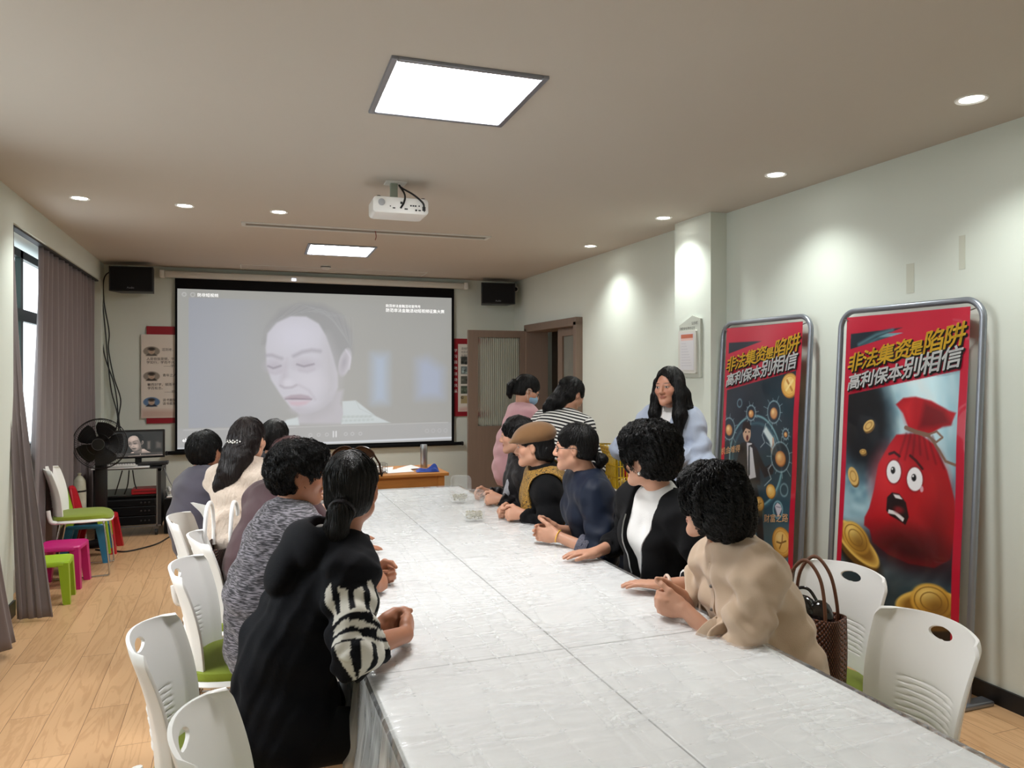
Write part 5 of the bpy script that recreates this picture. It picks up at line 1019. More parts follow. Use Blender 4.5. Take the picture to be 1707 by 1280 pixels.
# ================================================================ PEOPLE: smooth blended volumes turned into one mesh
def V3(*a): return np.array(a, float)
def nrm(v): return v / max(np.linalg.norm(v), 1e-9)
class Field:
    """list of shapes blended in order; d < 0 inside"""
    def __init__(s): s.L = []
    def rc(s, a, b, ra, rb, k=0.02, op='u', wr=None, cut=None): s.L.append((op, 'rc', (np.array(a, float), np.array(b, float), ra, rb, wr, cut), k)); return s
    def el(s, c, r, Rm=None, k=0.02, op='u'): s.L.append((op, 'el', (np.array(c, float), np.array(r, float), np.eye(3) if Rm is None else Rm), k)); return s
    def pl(s, p, n, k=0.004): s.L.append(('i', 'pl', (np.array(p, float), nrm(np.array(n, float))), k)); return s
    def fn(s, f, op='u', k=0.01): s.L.append((op, 'fn', (f,), k)); return s
    def noise(s, f): s.L.append(('n', 'fn', (f,), 0)); return s
    @staticmethod
    def dist(kind, q, P):
        if kind == 'rc':
            a, b, ra, rb, wr, cut = q; e = b - a; L2 = max(e @ e, 1e-12); W = P - a; t0 = (W @ e) / L2; t = np.clip(t0, 0, 1)
            d = np.sqrt(((W - t[..., None] * e) ** 2).sum(-1)) - (ra + (rb - ra) * t)
            if wr:
                amp, fr, ph = wr; x = nrm(np.cross(e, V3(0.3, 0.2, 1))); y = nrm(np.cross(e, x)); an = np.arctan2(W @ y, W @ x)
                d = d - amp * np.sin(t0 * fr + 1.2 * np.sin(an * 2 + ph) + ph + 0.8 * np.sin(an * 3 + t0 * 9)) * (np.abs(d) < 0.05)
            if cut is not None: d = np.maximum(d, ((P - b) @ nrm(e)) - cut)
            return d
        if kind == 'el':
            c, r, Rm = q; p = (P - c) @ Rm; k0 = np.sqrt(((p / r) ** 2).sum(-1)); k1 = np.sqrt(((p / (r * r)) ** 2).sum(-1)); return k0 * (k0 - 1) / np.maximum(k1, 1e-9)
        if kind == 'pl': return (P - q[0]) @ q[1]
        return q[0](P)
    @staticmethod
    def mix(op, d, x, k):
        if op == 'n': return d + x
        if op == 'u': h = np.clip(0.5 + 0.5 * (x - d) / k, 0, 1); return x * (1 - h) + d * h - k * h * (1 - h)
        if op == 's': x = -x
        h = np.clip(0.5 - 0.5 * (x - d) / k, 0, 1); return x * (1 - h) + d * h + k * h * (1 - h)
    def eval(s, P):
        d = np.full(P.shape[:-1], 0.6)
        for op, kind, q, k in s.L: d = s.mix(op, d, s.dist(kind, q, P), k)
        return d
    def mesh(s, lo, hi, h, B=10, smooth=1):
        lo = np.array(lo, float); n = np.ceil((np.array(hi) - lo) / h / B).astype(int); N = n * B; hd = B * h * 0.8661
        g = np.stack(np.meshgrid(*[np.arange(k) for k in n], indexing='ij'), -1).reshape(-1, 3); Cn = lo + (g + 0.5) * B * h
        cd = [s.dist(kind, q, Cn) for op, kind, q, k in s.L]; d = np.full(len(Cn), 0.6)
        for (op, kind, q, k), x in zip(s.L, cd): d = s.mix(op, d, x, k)
        act = np.nonzero(np.abs(d) < hd * 1.45 + 0.012)[0]
        D = np.repeat(np.repeat(np.repeat(np.where(d < 0, -1.0, 1.0).astype(np.float32).reshape(n), B, 0), B, 1), B, 2)
        o = np.stack(np.meshgrid(*[np.arange(B)] * 3, indexing='ij'), -1).reshape(-1, 3)
        for ch in range(0, len(act), 400):
            A = act[ch:ch + 400]; P = lo + (g[A][:, None, :] * B + o[None]) * h; E = np.full(P.shape[:2], 0.6)
            for (op, kind, q, k), x in zip(s.L, cd):
                if op == 'n' or kind in ('pl', 'fn'): m = np.ones(len(A), bool)
                else: m = x[A] < hd * 1.5 + 2 * k + 0.02
                if m.any(): E[m] = s.mix(op, E[m], s.dist(kind, q, P[m]), k)
            I = g[A][:, None, :] * B + o[None]; D[I[..., 0], I[..., 1], I[..., 2]] = E
        # surface nets
        S = D < 0; c = np.zeros(tuple(N - 1), np.uint8)
        for dx in (0, 1):
            for dy in (0, 1):
                for dz in (0, 1): c += S[dx:N[0] - 1 + dx, dy:N[1] - 1 + dy, dz:N[2] - 1 + dz]
        cell = np.argwhere((c > 0) & (c < 8)); idx = np.full(tuple(N - 1), -1, np.int32); idx[cell[:, 0], cell[:, 1], cell[:, 2]] = np.arange(len(cell))
        pos = np.zeros((len(cell), 3)); cnt = np.zeros(len(cell)); cor = [(0, 0, 0), (1, 0, 0), (0, 1, 0), (1, 1, 0), (0, 0, 1), (1, 0, 1), (0, 1, 1), (1, 1, 1)]
        val = [D[cell[:, 0] + a, cell[:, 1] + b, cell[:, 2] + e] for a, b, e in cor]
        for i, j in ((0, 1), (2, 3), (4, 5), (6, 7), (0, 2), (1, 3), (4, 6), (5, 7), (0, 4), (1, 5), (2, 6), (3, 7)):
            a, b = val[i], val[j]; m = (a < 0) != (b < 0); t = np.where(m, a / np.where(m, a - b, 1), 0)
            p = np.array(cor[i])[None] * (1 - t[:, None]) + np.array(cor[j])[None] * t[:, None]; pos[m] += p[m]; cnt[m] += 1
        Vt = lo + (cell + pos / cnt[:, None]) * h; F = []
        for ax in range(3):
            sl0 = [slice(None)] * 3; sl1 = [slice(None)] * 3; sl0[ax] = slice(0, -1); sl1[ax] = slice(1, None)
            e = np.argwhere(S[tuple(sl0)] != S[tuple(sl1)]); b1, b2 = [k for k in range(3) if k != ax]
            e = e[(e[:, b1] > 0) & (e[:, b2] > 0) & (e[:, b1] < N[b1] - 1) & (e[:, b2] < N[b2] - 1)]
            def at(o1, o2): q = e.copy(); q[:, b1] -= o1; q[:, b2] -= o2; return idx[q[:, 0], q[:, 1], q[:, 2]]
            Q = np.stack([at(1, 1), at(0, 1), at(0, 0), at(1, 0)], -1); neg = S[e[:, 0], e[:, 1], e[:, 2]]
            if ax == 1: neg = ~neg
            F.append(np.where(neg[:, None], Q, Q[:, ::-1]))
        F = np.concatenate(F); F = F[(F >= 0).all(1)]
        for _ in range(smooth):
            acc = np.zeros_like(Vt); ct = np.zeros(len(Vt))
            for a, b in ((0, 1), (1, 2), (2, 3), (3, 0)): np.add.at(acc, F[:, a], Vt[F[:, b]]); np.add.at(ct, F[:, a], 1)
            Vt = np.where(ct[:, None] > 0, Vt * 0.5 + 0.5 * acc / np.maximum(ct, 1)[:, None], Vt)
        return Vt, F
def gyr(P, f, seed=0):
    """cheap smooth noise in -1..1"""
    r = np.random.default_rng(seed); o = 0
    for i in range(3):
        a, b = r.normal(size=3), r.normal(size=3); o = o + np.sin(P @ a * f + 2.0 * np.sin(P @ b * f * 0.7 + i)) / 3
    return o
def fabric(name, col, rough=0.85, bump=0.25, scale=350, sheen=0.25, var=0.06, vs=12): return mat(name, col, rough, spec=0.2, bump=bump, bscale=scale, sheen=sheen, var=var, vscale=vs)
def marl(name, c0, c1, stretch=(12, 12, 105), scale=2.9, lo=.43, hi=.64):
    m = bpy.data.materials.new(name); m.use_nodes = True; nt, N, L = nodes(m); b = N['Principled BSDF']; tc = N.new('ShaderNodeTexCoord'); mp = N.new('ShaderNodeMapping'); mp.inputs['Scale'].default_value = stretch; L.new(tc.outputs['Object'], mp.inputs[0])
    mp.inputs['Rotation'].default_value = (R(8), R(-10), 0)
    n = N.new('ShaderNodeTexNoise'); n.inputs['Scale'].default_value = scale; n.inputs['Detail'].default_value = 3; L.new(mp.outputs[0], n.inputs['Vector'])
    cr = N.new('ShaderNodeValToRGB'); cr.color_ramp.elements[0].color = c0; cr.color_ramp.elements[1].color = c1; cr.color_ramp.elements[0].position = lo; cr.color_ramp.elements[1].position = hi; L.new(n.outputs['Fac'], cr.inputs[0]); L.new(cr.outputs[0], b.inputs['Base Color'])
    bp = N.new('ShaderNodeBump'); bp.inputs['Strength'].default_value = 0.3; bp.inputs['Distance'].default_value = 0.01; L.new(n.outputs['Fac'], bp.inputs['Height']); L.new(bp.outputs[0], b.inputs['Normal']); b.inputs['Roughness'].default_value = 0.9; b.inputs['Sheen Weight'].default_value = 0.2; return m
def skin_material(name, col):
    """face features are placed by head coordinates: lips, brows, lash lines, eyes, cheeks"""
    m = bpy.data.materials.new(name); m.use_nodes = True; nt, N, L = nodes(m); b = N['Principled BSDF']
    at = N.new('ShaderNodeAttribute'); at.attribute_name = 'hp'; sp = N.new('ShaderNodeSeparateXYZ'); L.new(at.outputs['Vector'], sp.inputs[0])
    def mth(op, a, c=0.0):
        n = N.new('ShaderNodeMath'); n.operation = op
        for i, s in enumerate((a, c)):
            if isinstance(s, (int, float)): n.inputs[i].default_value = s
            else: L.new(s, n.inputs[i])
        return n.outputs[0]
    x, y, z = sp.outputs; ax = mth('ABSOLUTE', x); front = mth('GREATER_THAN', y, 0.045)
    def oval(cx, cz, rx, rz, soft, tilt=0.0, xx=None):
        xx = ax if xx is None else xx; dx = mth('SUBTRACT', xx, cx); u = mth('DIVIDE', dx, rx); v = mth('DIVIDE', mth('SUBTRACT', mth('SUBTRACT', z, cz), mth('MULTIPLY', dx, tilt)), rz)
        d = mth('ADD', mth('MULTIPLY', u, u), mth('MULTIPLY', v, v)); mr = N.new('ShaderNodeMapRange'); mr.inputs['From Min'].default_value = 1 - soft; mr.inputs['From Max'].default_value = 1 + soft; mr.inputs['To Min'].default_value = 1; mr.inputs['To Max'].default_value = 0; L.new(d, mr.inputs[0]); return mth('MULTIPLY', mr.outputs[0], front)
    n = N.new('ShaderNodeTexNoise'); n.inputs['Scale'].default_value = 14; tc = N.new('ShaderNodeTexCoord'); L.new(tc.outputs['Object'], n.inputs['Vector'])
    base = N.new('ShaderNodeMixRGB'); base.inputs[1].default_value = tuple(v * .93 for v in col[:3]) + (1,); base.inputs[2].default_value = (min(1, col[0] * 1.07), col[1] * 1.0, col[2] * .98, 1); L.new(n.outputs['Fac'], base.inputs[0]); cur = base.outputs[0]
    def over(mask, c, k=1.0):
        nonlocal cur
        mx = N.new('ShaderNodeMixRGB'); mx.inputs[2].default_value = c; L.new(mth('MULTIPLY', mask, k), mx.inputs[0]); L.new(cur, mx.inputs[1]); cur = mx.outputs[0]
    over(oval(0.045, -0.028, 0.026, 0.024, 0.9), (col[0] * 1.0, col[1] * .72, col[2] * .68, 1), 0.35)
    over(oval(0.0, -0.058, 0.0235, 0.0095, 0.35), rgb(158, 84, 76), 0.6); over(oval(0.0, -0.0575, 0.021, 0.0012, 0.8), rgb(84, 34, 34), 0.8)
    over(oval(0.034, 0.026, 0.019, 0.0032, 0.7, 0.02), rgb(40, 30, 26), 0.8)
    over(oval(0.031, 0.0035, 0.0145, 0.0062, 0.3), rgb(30, 22, 20), 0.85); over(oval(0.031, 0.0022, 0.0125, 0.0046, 0.3), rgb(206, 196, 190)); over(oval(0.031, 0.0025, 0.0052, 0.0050, 0.3), rgb(22, 14, 12))
    L.new(cur, b.inputs['Base Color']); b.inputs['Roughness'].default_value = 0.48; b.inputs['Specular IOR Level'].default_value = 0.4; b.inputs['Subsurface Weight'].default_value = 0.08; b.inputs['Subsurface Radius'].default_value = (0.9, 0.35, 0.2); b.inputs['Subsurface Scale'].default_value = 0.008
    return m
SKIN = skin_material('skin_warm', rgb(180, 126, 98)); SKIN2 = skin_material('skin_light', rgb(200, 152, 126)); SKIN3 = skin_material('skin_tan', rgb(184, 130, 102))
HAIR = mat('black_hair', rgb(13, 11, 12), 0.42, spec=0.35, bump=0.5, bscale=40, stretch=(5, 5, 1)); HAIRB = mat('dark_brown_hair', rgb(30, 20, 19), 0.4, spec=0.45, bump=0.5, bscale=40, stretch=(5, 5, 1)); HAIRR = mat('reddish_brown_hair', rgb(62, 26, 28), 0.42, bump=.5, bscale=40, stretch=(5, 5, 1))
SHOE = mat('black_shoe', rgb(22, 20, 20), 0.4)

def headframe(yaw, pitch=0.0, roll=0.0):
    """columns: right, forward, up; yaw clockwise from +Y, pitch > 0 looks down"""
    a = R(yaw); f = V3(math.sin(a), math.cos(a), 0); r = V3(math.cos(a), -math.sin(a), 0); u = V3(0, 0, 1); p = R(pitch)
    f, u = f * math.cos(p) - u * math.sin(p), u * math.cos(p) + f * math.sin(p); q = R(roll); r, u = r * math.cos(q) + u * math.sin(q), u * math.cos(q) - r * math.sin(q)
    return np.stack([r, f, u], 1)
def head_shapes(F, H, c, s, fat=1.0):
    def P(x, y, z): return c + H @ (V3(x, y, z) * s)
    def E(x, y, z, rx, ry, rz, k=.012, op='u', rot=None): F.el(P(x, y, z), V3(rx, ry, rz) * s, H if rot is None else H @ rot, k * s, op)
    E(0, -.016, .034, .073, .092, .083, .01); E(0, .022, -.028, .060 * fat, .062, .076, .03)
    for q in (-1, 1): F.rc(P(q * .046 * fat, .002, -.056), P(q * .012, .068, -.092), .021 * s, .016 * s, .03 * s); E(q * .042, .050, -.022, .024 * fat, .026, .022, .025)
    E(0, .070, -.090, .018, .016, .015, .02); F.rc(P(0, .078, .020), P(0, .103, -.026), .0085 * s, .0105 * s, .014 * s); E(0, .098, -.031, .013, .012, .009, .008)
    for q in (-1, 1): E(q * .012, .089, -.033, .008, .010, .008, .008); E(q * .031, .098, .002, .015, .014, .0095, .016, 's'); E(q * .031, .0735, .002, .0125, .0125, .0105, .004)
    F.rc(P(-.034, .074, .021), P(.034, .074, .021), .010 * s, .010 * s, .02 * s); E(0, .083, -.0535, .021, .0105, .0055, .007); E(0, .082, -.0625, .018, .010, .0055, .006)
    for q in (-1, 1):
        a = R(q * -16); rot = np.array([[math.cos(a), -math.sin(a), 0], [math.sin(a), math.cos(a), 0], [0, 0, 1]]); E(q * .074, -.008, -.006, .0075, .0175, .030, .006, rot=rot); E(q * .081, -.004, -.002, .006, .009, .016, .005, 's', rot)
def hand_shapes(F, w, f, n, side, s=1.0, curl=(20, 25, 15), spread=4.0, thumb=(35, 20), fan=None):
    """w wrist, f towards the fingers, n out of the palm, side 'R' or 'L'"""
    f = nrm(np.array(f, float)); n = np.array(n, float); n = nrm(n - f * (n @ f)); t = np.cross(f, n) * (1 if side == 'R' else -1); w = np.array(w, float)
    def P(a, b, c): return w + (f * a + t * b + n * c) * s
    Rm = np.stack([f, t, n], 1); F.el(P(.048, 0, 0), V3(.050, .037, .0145) * s, Rm, .012); F.el(P(.012, 0, 0), V3(.03, .026, .017) * s, Rm, .014); F.el(P(.034, .020, .008), V3(.030, .017, .015) * s, Rm, .012)
    for i, (b, L, r) in enumerate(((.027, .072, .0085), (.009, .080, .0088), (-.009, .075, .0083), (-.026, .060, .0075))):
        sp = R((b / .009) * spread * .33); d = f * math.cos(sp) + t * math.sin(sp); p = P(.082 - abs(b) * .28, b, 0); an = 0.0
        c3 = curl if fan is None else tuple(q + fan * (i - 1) for q in curl)
        for k, (seg, cu) in enumerate(zip((.45, .30, .25), c3)):
            an += R(cu); dd = d * math.cos(an) + n * math.sin(an); q = p + dd * L * seg * s; F.rc(p, q, r * s * (1, .93, .85)[k], r * s * (.93, .85, .74)[k], .005 if k else .009); p = q
    p = P(.022, .026, .006); a = R(thumb[0]); d = f * math.cos(a) + t * math.sin(a); ax = n
    for k, (L, r) in enumerate(((.040, .0125), (.033, .0105), (.026, .0095))):
        q = p + d * L * s; F.rc(p, q, r * s, r * .86 * s, .008 if k else .014); p = q; a2 = R(thumb[1]); d = nrm(d * math.cos(a2) + (n * .6 - t * .7) * math.sin(a2))
def two_bone(a, b, l1, l2, hint):
    d = b - a; L = np.linalg.norm(d); L = min(L, (l1 + l2) * .999); e = nrm(d); x = (l1 * l1 - l2 * l2 + L * L) / (2 * L); h = math.sqrt(max(l1 * l1 - x * x, 0)); p = hint - e * (hint @ e); return a + e * x + nrm(p) * h

def bake(name, F, lo, hi, h, m, parent, smooth=1, base=None):
    V, Q = F.mesh(lo, hi, h, smooth=smooth); return npmesh(name, V - (V3(0, 0, 0) if base is None else base), Q, m, parent), V
def strands(F, V, flow, n, L, step, r, seed, curl=0.0, lift=0.002, off=0.0):
    """thin tapering tubes that follow a field's surface"""
    rng = np.random.default_rng(seed); p = V[rng.integers(0, len(V), n)] + rng.normal(size=(n, 3)) * .002; path = []; e = 1e-3; ph = rng.random(n) * 6.28; dirx = nrm(V3(1, 0, 0))
    for k in range(L):
        g = np.stack([F.eval(p + e * np.eye(3)[i]) - F.eval(p - e * np.eye(3)[i]) for i in range(3)], -1); g /= np.maximum(np.linalg.norm(g, axis=1, keepdims=True), 1e-9)
        d = F.eval(p); p = p - g * (d - off)[:, None]
        fl = flow(p) + 0.15 * rng.normal(size=(n, 3)) * (k == 0); fl = fl - g * (fl * g).sum(1, keepdims=True); fl /= np.maximum(np.linalg.norm(fl, axis=1, keepdims=True), 1e-9); sd = np.cross(fl, g)
        q = p + g * (lift + curl * (0.6 + 0.6 * np.sin(ph + k * 1.5)))[:, None] if curl else p + g * lift
        if curl: q = q + sd * (curl * np.cos(ph + k * 1.5))[:, None]
        path.append(q); p = p + fl * step
    T = np.stack(path, 1); X = np.zeros((n, L, 3, 3)); t = np.gradient(T, axis=1); t /= np.maximum(np.linalg.norm(t, axis=2, keepdims=True), 1e-9); u = np.cross(t, V3(.3, .5, .8)); u /= np.maximum(np.linalg.norm(u, axis=2, keepdims=True), 1e-9); w = np.cross(t, u)
    rad = r * (1 - 0.75 * (np.arange(L) / (L - 1)) ** 2)
    for k in range(3): a = 2 * PI * k / 3; X[:, :, k] = T + (u * math.cos(a) + w * math.sin(a)) * rad[None, :, None]
    vid = np.arange(n * L * 3).reshape(n, L, 3); Q = [np.stack([vid[:, :-1, k], vid[:, :-1, (k + 1) % 3], vid[:, 1:, (k + 1) % 3], vid[:, 1:, k]], -1).reshape(-1, 4) for k in range(3)]
    return X.reshape(-1, 3), np.concatenate(Q)

class Person:
    def __init__(s, label, top, yaw, pelvis, torso=None, pitch=0.0, roll=0.0, scale=1.0, hair_t=0.012, skin=None, neck=(0, 0, 0), shw=1.0, stout=1.0, standing=False, group=None, sh_yaw=None, bow=0.03, fat=1.0, grp=None):
        s.s = scale; s.H = headframe(yaw, pitch, roll); s.hc = np.array(top, float) - s.H[:, 2] * (.117 * scale + hair_t) + s.H[:, 1] * .016 * scale
        s.pel = np.array(pelvis, float); s.base = V3(s.pel[0], s.pel[1], 0); s.t = thing('person', label, 'person', s.base, 0, grp or 'people at the long table'); s.skin = skin or SKIN
        ty = yaw if torso is None else torso; sy = ty if sh_yaw is None else sh_yaw
        s.fp = headframe(ty)[:, 1]; s.rp = headframe(ty)[:, 0]; s.fs = headframe(sy)[:, 1]; s.rs = headframe(sy)[:, 0]
        s.nb = s.hc - V3(0, 0, .155 * scale) - s.fs * .030 * scale - s.H[:, 1] * .012 + np.array(neck, float)
        s.up = nrm(s.nb - s.pel); s.tl = np.linalg.norm(s.nb - s.pel); s.bow = -s.fp * bow; s.stout = stout; s.fat = fat; s.standing = standing
        s.waist = s.pel + (s.nb - s.pel) * .36 + s.bow; s.chest = s.pel + (s.nb - s.pel) * .70 + s.bow * .7 + s.fs * .012
        s.cu = nrm(s.nb - s.waist); s.cf = nrm(s.fs - s.cu * (s.fs @ s.cu)); s.cr = np.cross(s.cf, s.cu); s.CM = np.stack([s.cr, s.cf, s.cu], 1)
        s.sh = {q: s.nb - s.cu * .052 * scale + s.cr * (k * .158 * scale * shw) + s.cf * .018 for q, k in (('R', 1), ('L', -1))}
        s.el = {}; s.wr = {}; s.hands = {}; print('person', label[:40], 'torso %.2f' % s.tl, 'hc', np.round(s.hc, 2), 'nb', np.round(s.nb, 2))
    def arm(s, q, wrist, hint, f=None, n=None, **kw):
        wrist = np.array(wrist, float); l1, l2 = .285 * s.s, .245 * s.s; s.el[q] = two_bone(s.sh[q], wrist, l1, l2, np.array(hint, float)); d = np.linalg.norm(wrist - s.el[q]); s.wr[q] = wrist if d < l2 * 1.15 else s.el[q] + nrm(wrist - s.el[q]) * l2
        s.hands[q] = (nrm(wrist - s.el[q]) if f is None else f, V3(0, 0, -1) if n is None else n, kw); return s
    def torso_shapes(s, F, g=0.0, hem=0.0, sleeve=None, bust=.03, loose=0.0, wr=.004, seed=0):
        """g inflates; sleeve 0..2 along upper arm and forearm"""
        k = s.s; st = s.stout; PM = np.stack([s.rp, s.fp, V3(0, 0, 1)], 1)
        F.el(s.pel + V3(0, 0, .0), V3(.168 * st + g + loose, .118 * st + g + loose, .125 + g) * k, PM, .05); F.el(s.waist, V3(.140 * st + g + loose, .105 * st + g + loose, .15) * k, PM, .08)
        F.el(s.chest, V3(.150 * st + g, .103 * st + g, .175 + g) * k, s.CM, .08); F.rc(s.sh['L'] * .86 + s.sh['R'] * .14, s.sh['R'] * .86 + s.sh['L'] * .14, .060 * k + g, .060 * k + g, .05)
        if bust:
            for q in (-1, 1): c = s.chest + s.cf * (.080 * k * st) + s.cr * (q * .065 * k) - s.cu * .015; F.el(c, V3(.062, .050, .062) * k + g, s.CM, .04)
        for q in ('L', 'R'):
            F.rc(s.nb + s.cu * .015, s.sh[q], .047 * k + g * .6, .055 * k + g, .04)
            if q in s.el and (sleeve is None or sleeve[q] > 0): F.rc(s.sh[q], s.el[q], .053 * k + g, .043 * k + g, .022, wr=(wr, 16, seed + (q == 'R')) if sleeve is not None and wr else None)
            if q in s.el and sleeve is not None and sleeve[q] > 1:
                e, w = s.el[q], s.wr[q]; tt = sleeve[q] - 1; F.rc(e, e + (w - e) * tt, .043 * k + g * .9, (.042 - .017 * tt) * k + g * .62, .02, wr=(wr * 1.3, 26 * tt, seed + 3) if wr else None, cut=.004)
    def bounds(s, extra=()):
        P = np.array([s.pel, s.nb, s.hc, *s.sh.values(), *s.el.values(), *s.wr.values(), *extra]); return P.min(0) - .24, P.max(0) + .24
    def body(s, h=.0045, legs=True, ring=None):
        F = Field(); k = s.s; s.torso_shapes(F, -.020, bust=0); F.rc(s.hc + s.H @ V3(0, -.022, -.055) * k, s.nb - s.cu * .01, .050 * k, .056 * k, .025)
        for q in s.el:
            e, w = s.el[q], s.wr[q]; F.rc(s.sh[q], e, .045 * k, .036 * k, .02); F.rc(e, w, .038 * k, .0245 * k, .02); f, n, kw = s.hands[q]; hand_shapes(F, w, f, n, q, k, **kw)
        head_shapes(F, s.H, s.hc, k, s.fat); lo, hi = s.bounds(); hi = np.maximum(hi, s.hc + .13); V, Q = F.mesh(lo, hi, h, smooth=1)
        o = npmesh('body', V - s.base, Q, s.skin, s.t); hp = ((V - s.hc) @ s.H) / k; a = o.data.attributes.new('hp', 'FLOAT_VECTOR', 'POINT'); a.data.foreach_set('vector', hp.astype(np.float32).ravel()); s.BF = F; return o
    def garment(s, name, m, g=.016, sleeve=None, h=.007, hem=-.06, neck=.066, loose=0.0, bust=.03, wr=.004, fold=.0035, shape=None, seed=0, color=None, neck_d=0.0, parent=None, smooth=1, drape=None):
        F = Field(); sl = sleeve or {'L': 1.98, 'R': 1.98}; s.torso_shapes(F, g, sleeve=sl, bust=bust, loose=loose, wr=wr, seed=seed)
        if drape: F.el(s.pel + V3(0, 0, drape[1]), V3(drape[0][0], drape[0][1], drape[0][2]), np.stack([s.rp, s.fp, V3(0, 0, 1)], 1), .05)
        for q in ('L', 'R'):
            if sl[q] <= 1 and q in s.el: pass
        F.pl(s.pel + V3(0, 0, hem), (0, 0, -1)); F.rc(s.nb + s.cu * (.03 - neck_d) - s.cf * .004, s.nb + s.cu * .14 + s.cf * .03, neck, neck + .02, .012, 's')
        if fold: F.noise(lambda P: fold * (gyr(P, 26, seed) + .6 * np.sin((P @ s.up) * 55 + 3 * gyr(P, 9, seed + 5))))
        if shape: shape(F)
        lo, hi = s.bounds(); V, Q = F.mesh(lo, hi, h, smooth=smooth); o = npmesh(name, V - s.base, Q, m, parent or s.t)
        if color is not None: set_col(o, color(V))
        s.GF = F; s.GV = V; return o
    def legs(s, m, knee=.42, h=.010, spread=.10, shoe=True):
        F = Field(); PM = np.stack([s.rp, s.fp, V3(0, 0, 1)], 1); st = s.stout; k = s.s; F.el(s.pel - V3(0, 0, .02), V3(.170 * st, .125 * st, .115), PM, .04); ank = {}
        for i, q in ((-1, 'L'), (1, 'R')):
            hip = s.pel + s.rp * (i * .088) - V3(0, 0, .035)
            if s.standing: kn = V3(hip[0], hip[1], .47) + s.fp * .02; an = V3(hip[0], hip[1], .09) - s.fp * .01
            else: kn = hip + s.fp * knee + s.rp * (i * spread * .3); kn[2] = .50; an = kn - s.fp * .06; an[2] = .09
            F.rc(hip, kn, .088 * st, .062, .05); F.rc(kn, an, .060, .042, .03); ank[q] = an
        P = np.array([s.pel, *ank.values(), kn]); V, Q = F.mesh(np.minimum(P.min(0) - .22, s.pel - .25), np.maximum(P.max(0), s.pel) + .25, h); npmesh('trousers', V - s.base, Q, m, s.t)
        if shoe:
            for q, an in ank.items():
                G = Field(); PMs = PM; G.rc(an + V3(0, 0, -.03) - s.fp * .02, V3(an[0], an[1], .045) - s.fp * .02, .042, .042, .02); G.el(V3(an[0], an[1], .030) + s.fp * .065, V3(.043, .125, .038), PM, .03); G.pl((0, 0, .001), (0, 0, -1)); V, Q = G.mesh(an - V3(.25, .25, .1), an + V3(.25, .25, .1), .008); npmesh('shoe', V - s.base, Q, SHOE, s.t)
    # ---- hair, all in head coordinates turned into the room
    def P(s, x, y, z): return s.hc + s.H @ (V3(x, y, z) * s.s)
    def hair(s, m, h=.005, cap=(.083, .102, .094), face=(.062, .075, .088), facec=(0, .105, -.035), nape=-.065, rough=0.0, chains=(), cuts=(), curl=None, seed=0, strand=900, slen=10, sr=.0011, ears=True, extra=None, smooth=1, name='hair', fr=60, hang=False):
        F = Field(); k = s.s
        F.el(s.P(0, -.018, .034), V3(*cap) * k, s.H, .01); F.el(s.P(0, -.045, -.03), V3(cap[0] * .86, .062, .062) * k, s.H, .03)
        for c, r, kk in cuts: F.el(s.P(*c), V3(*r) * k, s.H, kk)
        F.el(s.P(*facec), V3(*face) * k, s.H, .012 * k, 's')
        if ears:
            for q in (-1, 1): F.el(s.P(q * .084, .008, -.018), V3(.030, .034, .042) * k, s.H, .010, 's')
        F.pl(s.P(0, -.06, nape), -s.H[:, 2] * 1.0 + s.H[:, 1] * .25, .012)
        for pts, rad, kk in chains:
            pw = [s.P(*p) for p in pts]
            for i in range(len(pw) - 1): F.rc(pw[i], pw[i + 1], rad[i] * k, rad[i + 1] * k, kk)
        if extra: extra(F)
        if rough: F.noise(lambda P: rough * (gyr(P, fr, seed) + .7 * gyr(P, fr * 2.1, seed + 1)))
        allp = np.array([s.P(0, 0, 0)] + [s.P(*p) for ch in chains for p in ch[0]]); lo = np.minimum(allp.min(0) - .07, s.hc - .17); hi = np.maximum(allp.max(0) + .07, s.hc + .18); V, Q = F.mesh(lo, hi, h, smooth=smooth)
        crown = s.P(0, -.045, .12)
        def flow(p):
            d = p - crown; d = d / np.maximum(np.linalg.norm(d, axis=1, keepdims=True), 1e-6); lowz = np.clip(((s.hc - p) @ s.H[:, 2]) / .08 + .6, 0, 1)[:, None]; return d * (1 - lowz) + lowz * (V3(0, 0, -1) - s.H[:, 1] * .1)
        if strand:
            SV, SQ = strands(F, V, flow, strand, slen, .009, sr, seed, curl or 0.0); Q = np.concatenate([Q, SQ + len(V)]); V = np.concatenate([V, SV])
        o = npmesh(name, V - s.base, Q, m, s.t); s.HF = F; return o
# ---------------------------------------------------------------- the people
UPZ = V3(0, 0, 1); TT = TZ + 0.008          # top of the film
def hd(deg): return V3(math.sin(R(deg)), math.cos(R(deg)), 0)
def clasp(p, c, fwd, spread=.42, curl=(52, 62, 30), lift=.044, gap=.026, back=.078, hint=(0, 0, -1), out=.35, which='L', thumb=(38, 14)):
    """both hands folded together on the table top around point c"""
    c = V3(c[0], c[1], TT + lift); fwd = nrm(np.array(fwd, float)); lat = np.cross(fwd, UPZ)
    for q, k in (('R', 1), ('L', -1)):
        f = nrm(fwd - lat * k * spread); n = nrm(-lat * k - fwd * .2); w = c + lat * k * gap - f * back + UPZ * (.010 if q != which else 0)
        p.arm(q, w, np.array(hint, float) + p.rs * k * out, f, n, curl=curl, spread=4, thumb=thumb)
    return p
def flat(p, q, wrist, f, hint, curl=(6, 10, 8), spread=6): return p.arm(q, V3(wrist[0], wrist[1], TT + .030), hint, nrm(np.array(f, float)), V3(0, 0, -1), curl=curl, spread=spread, thumb=(28, 10))
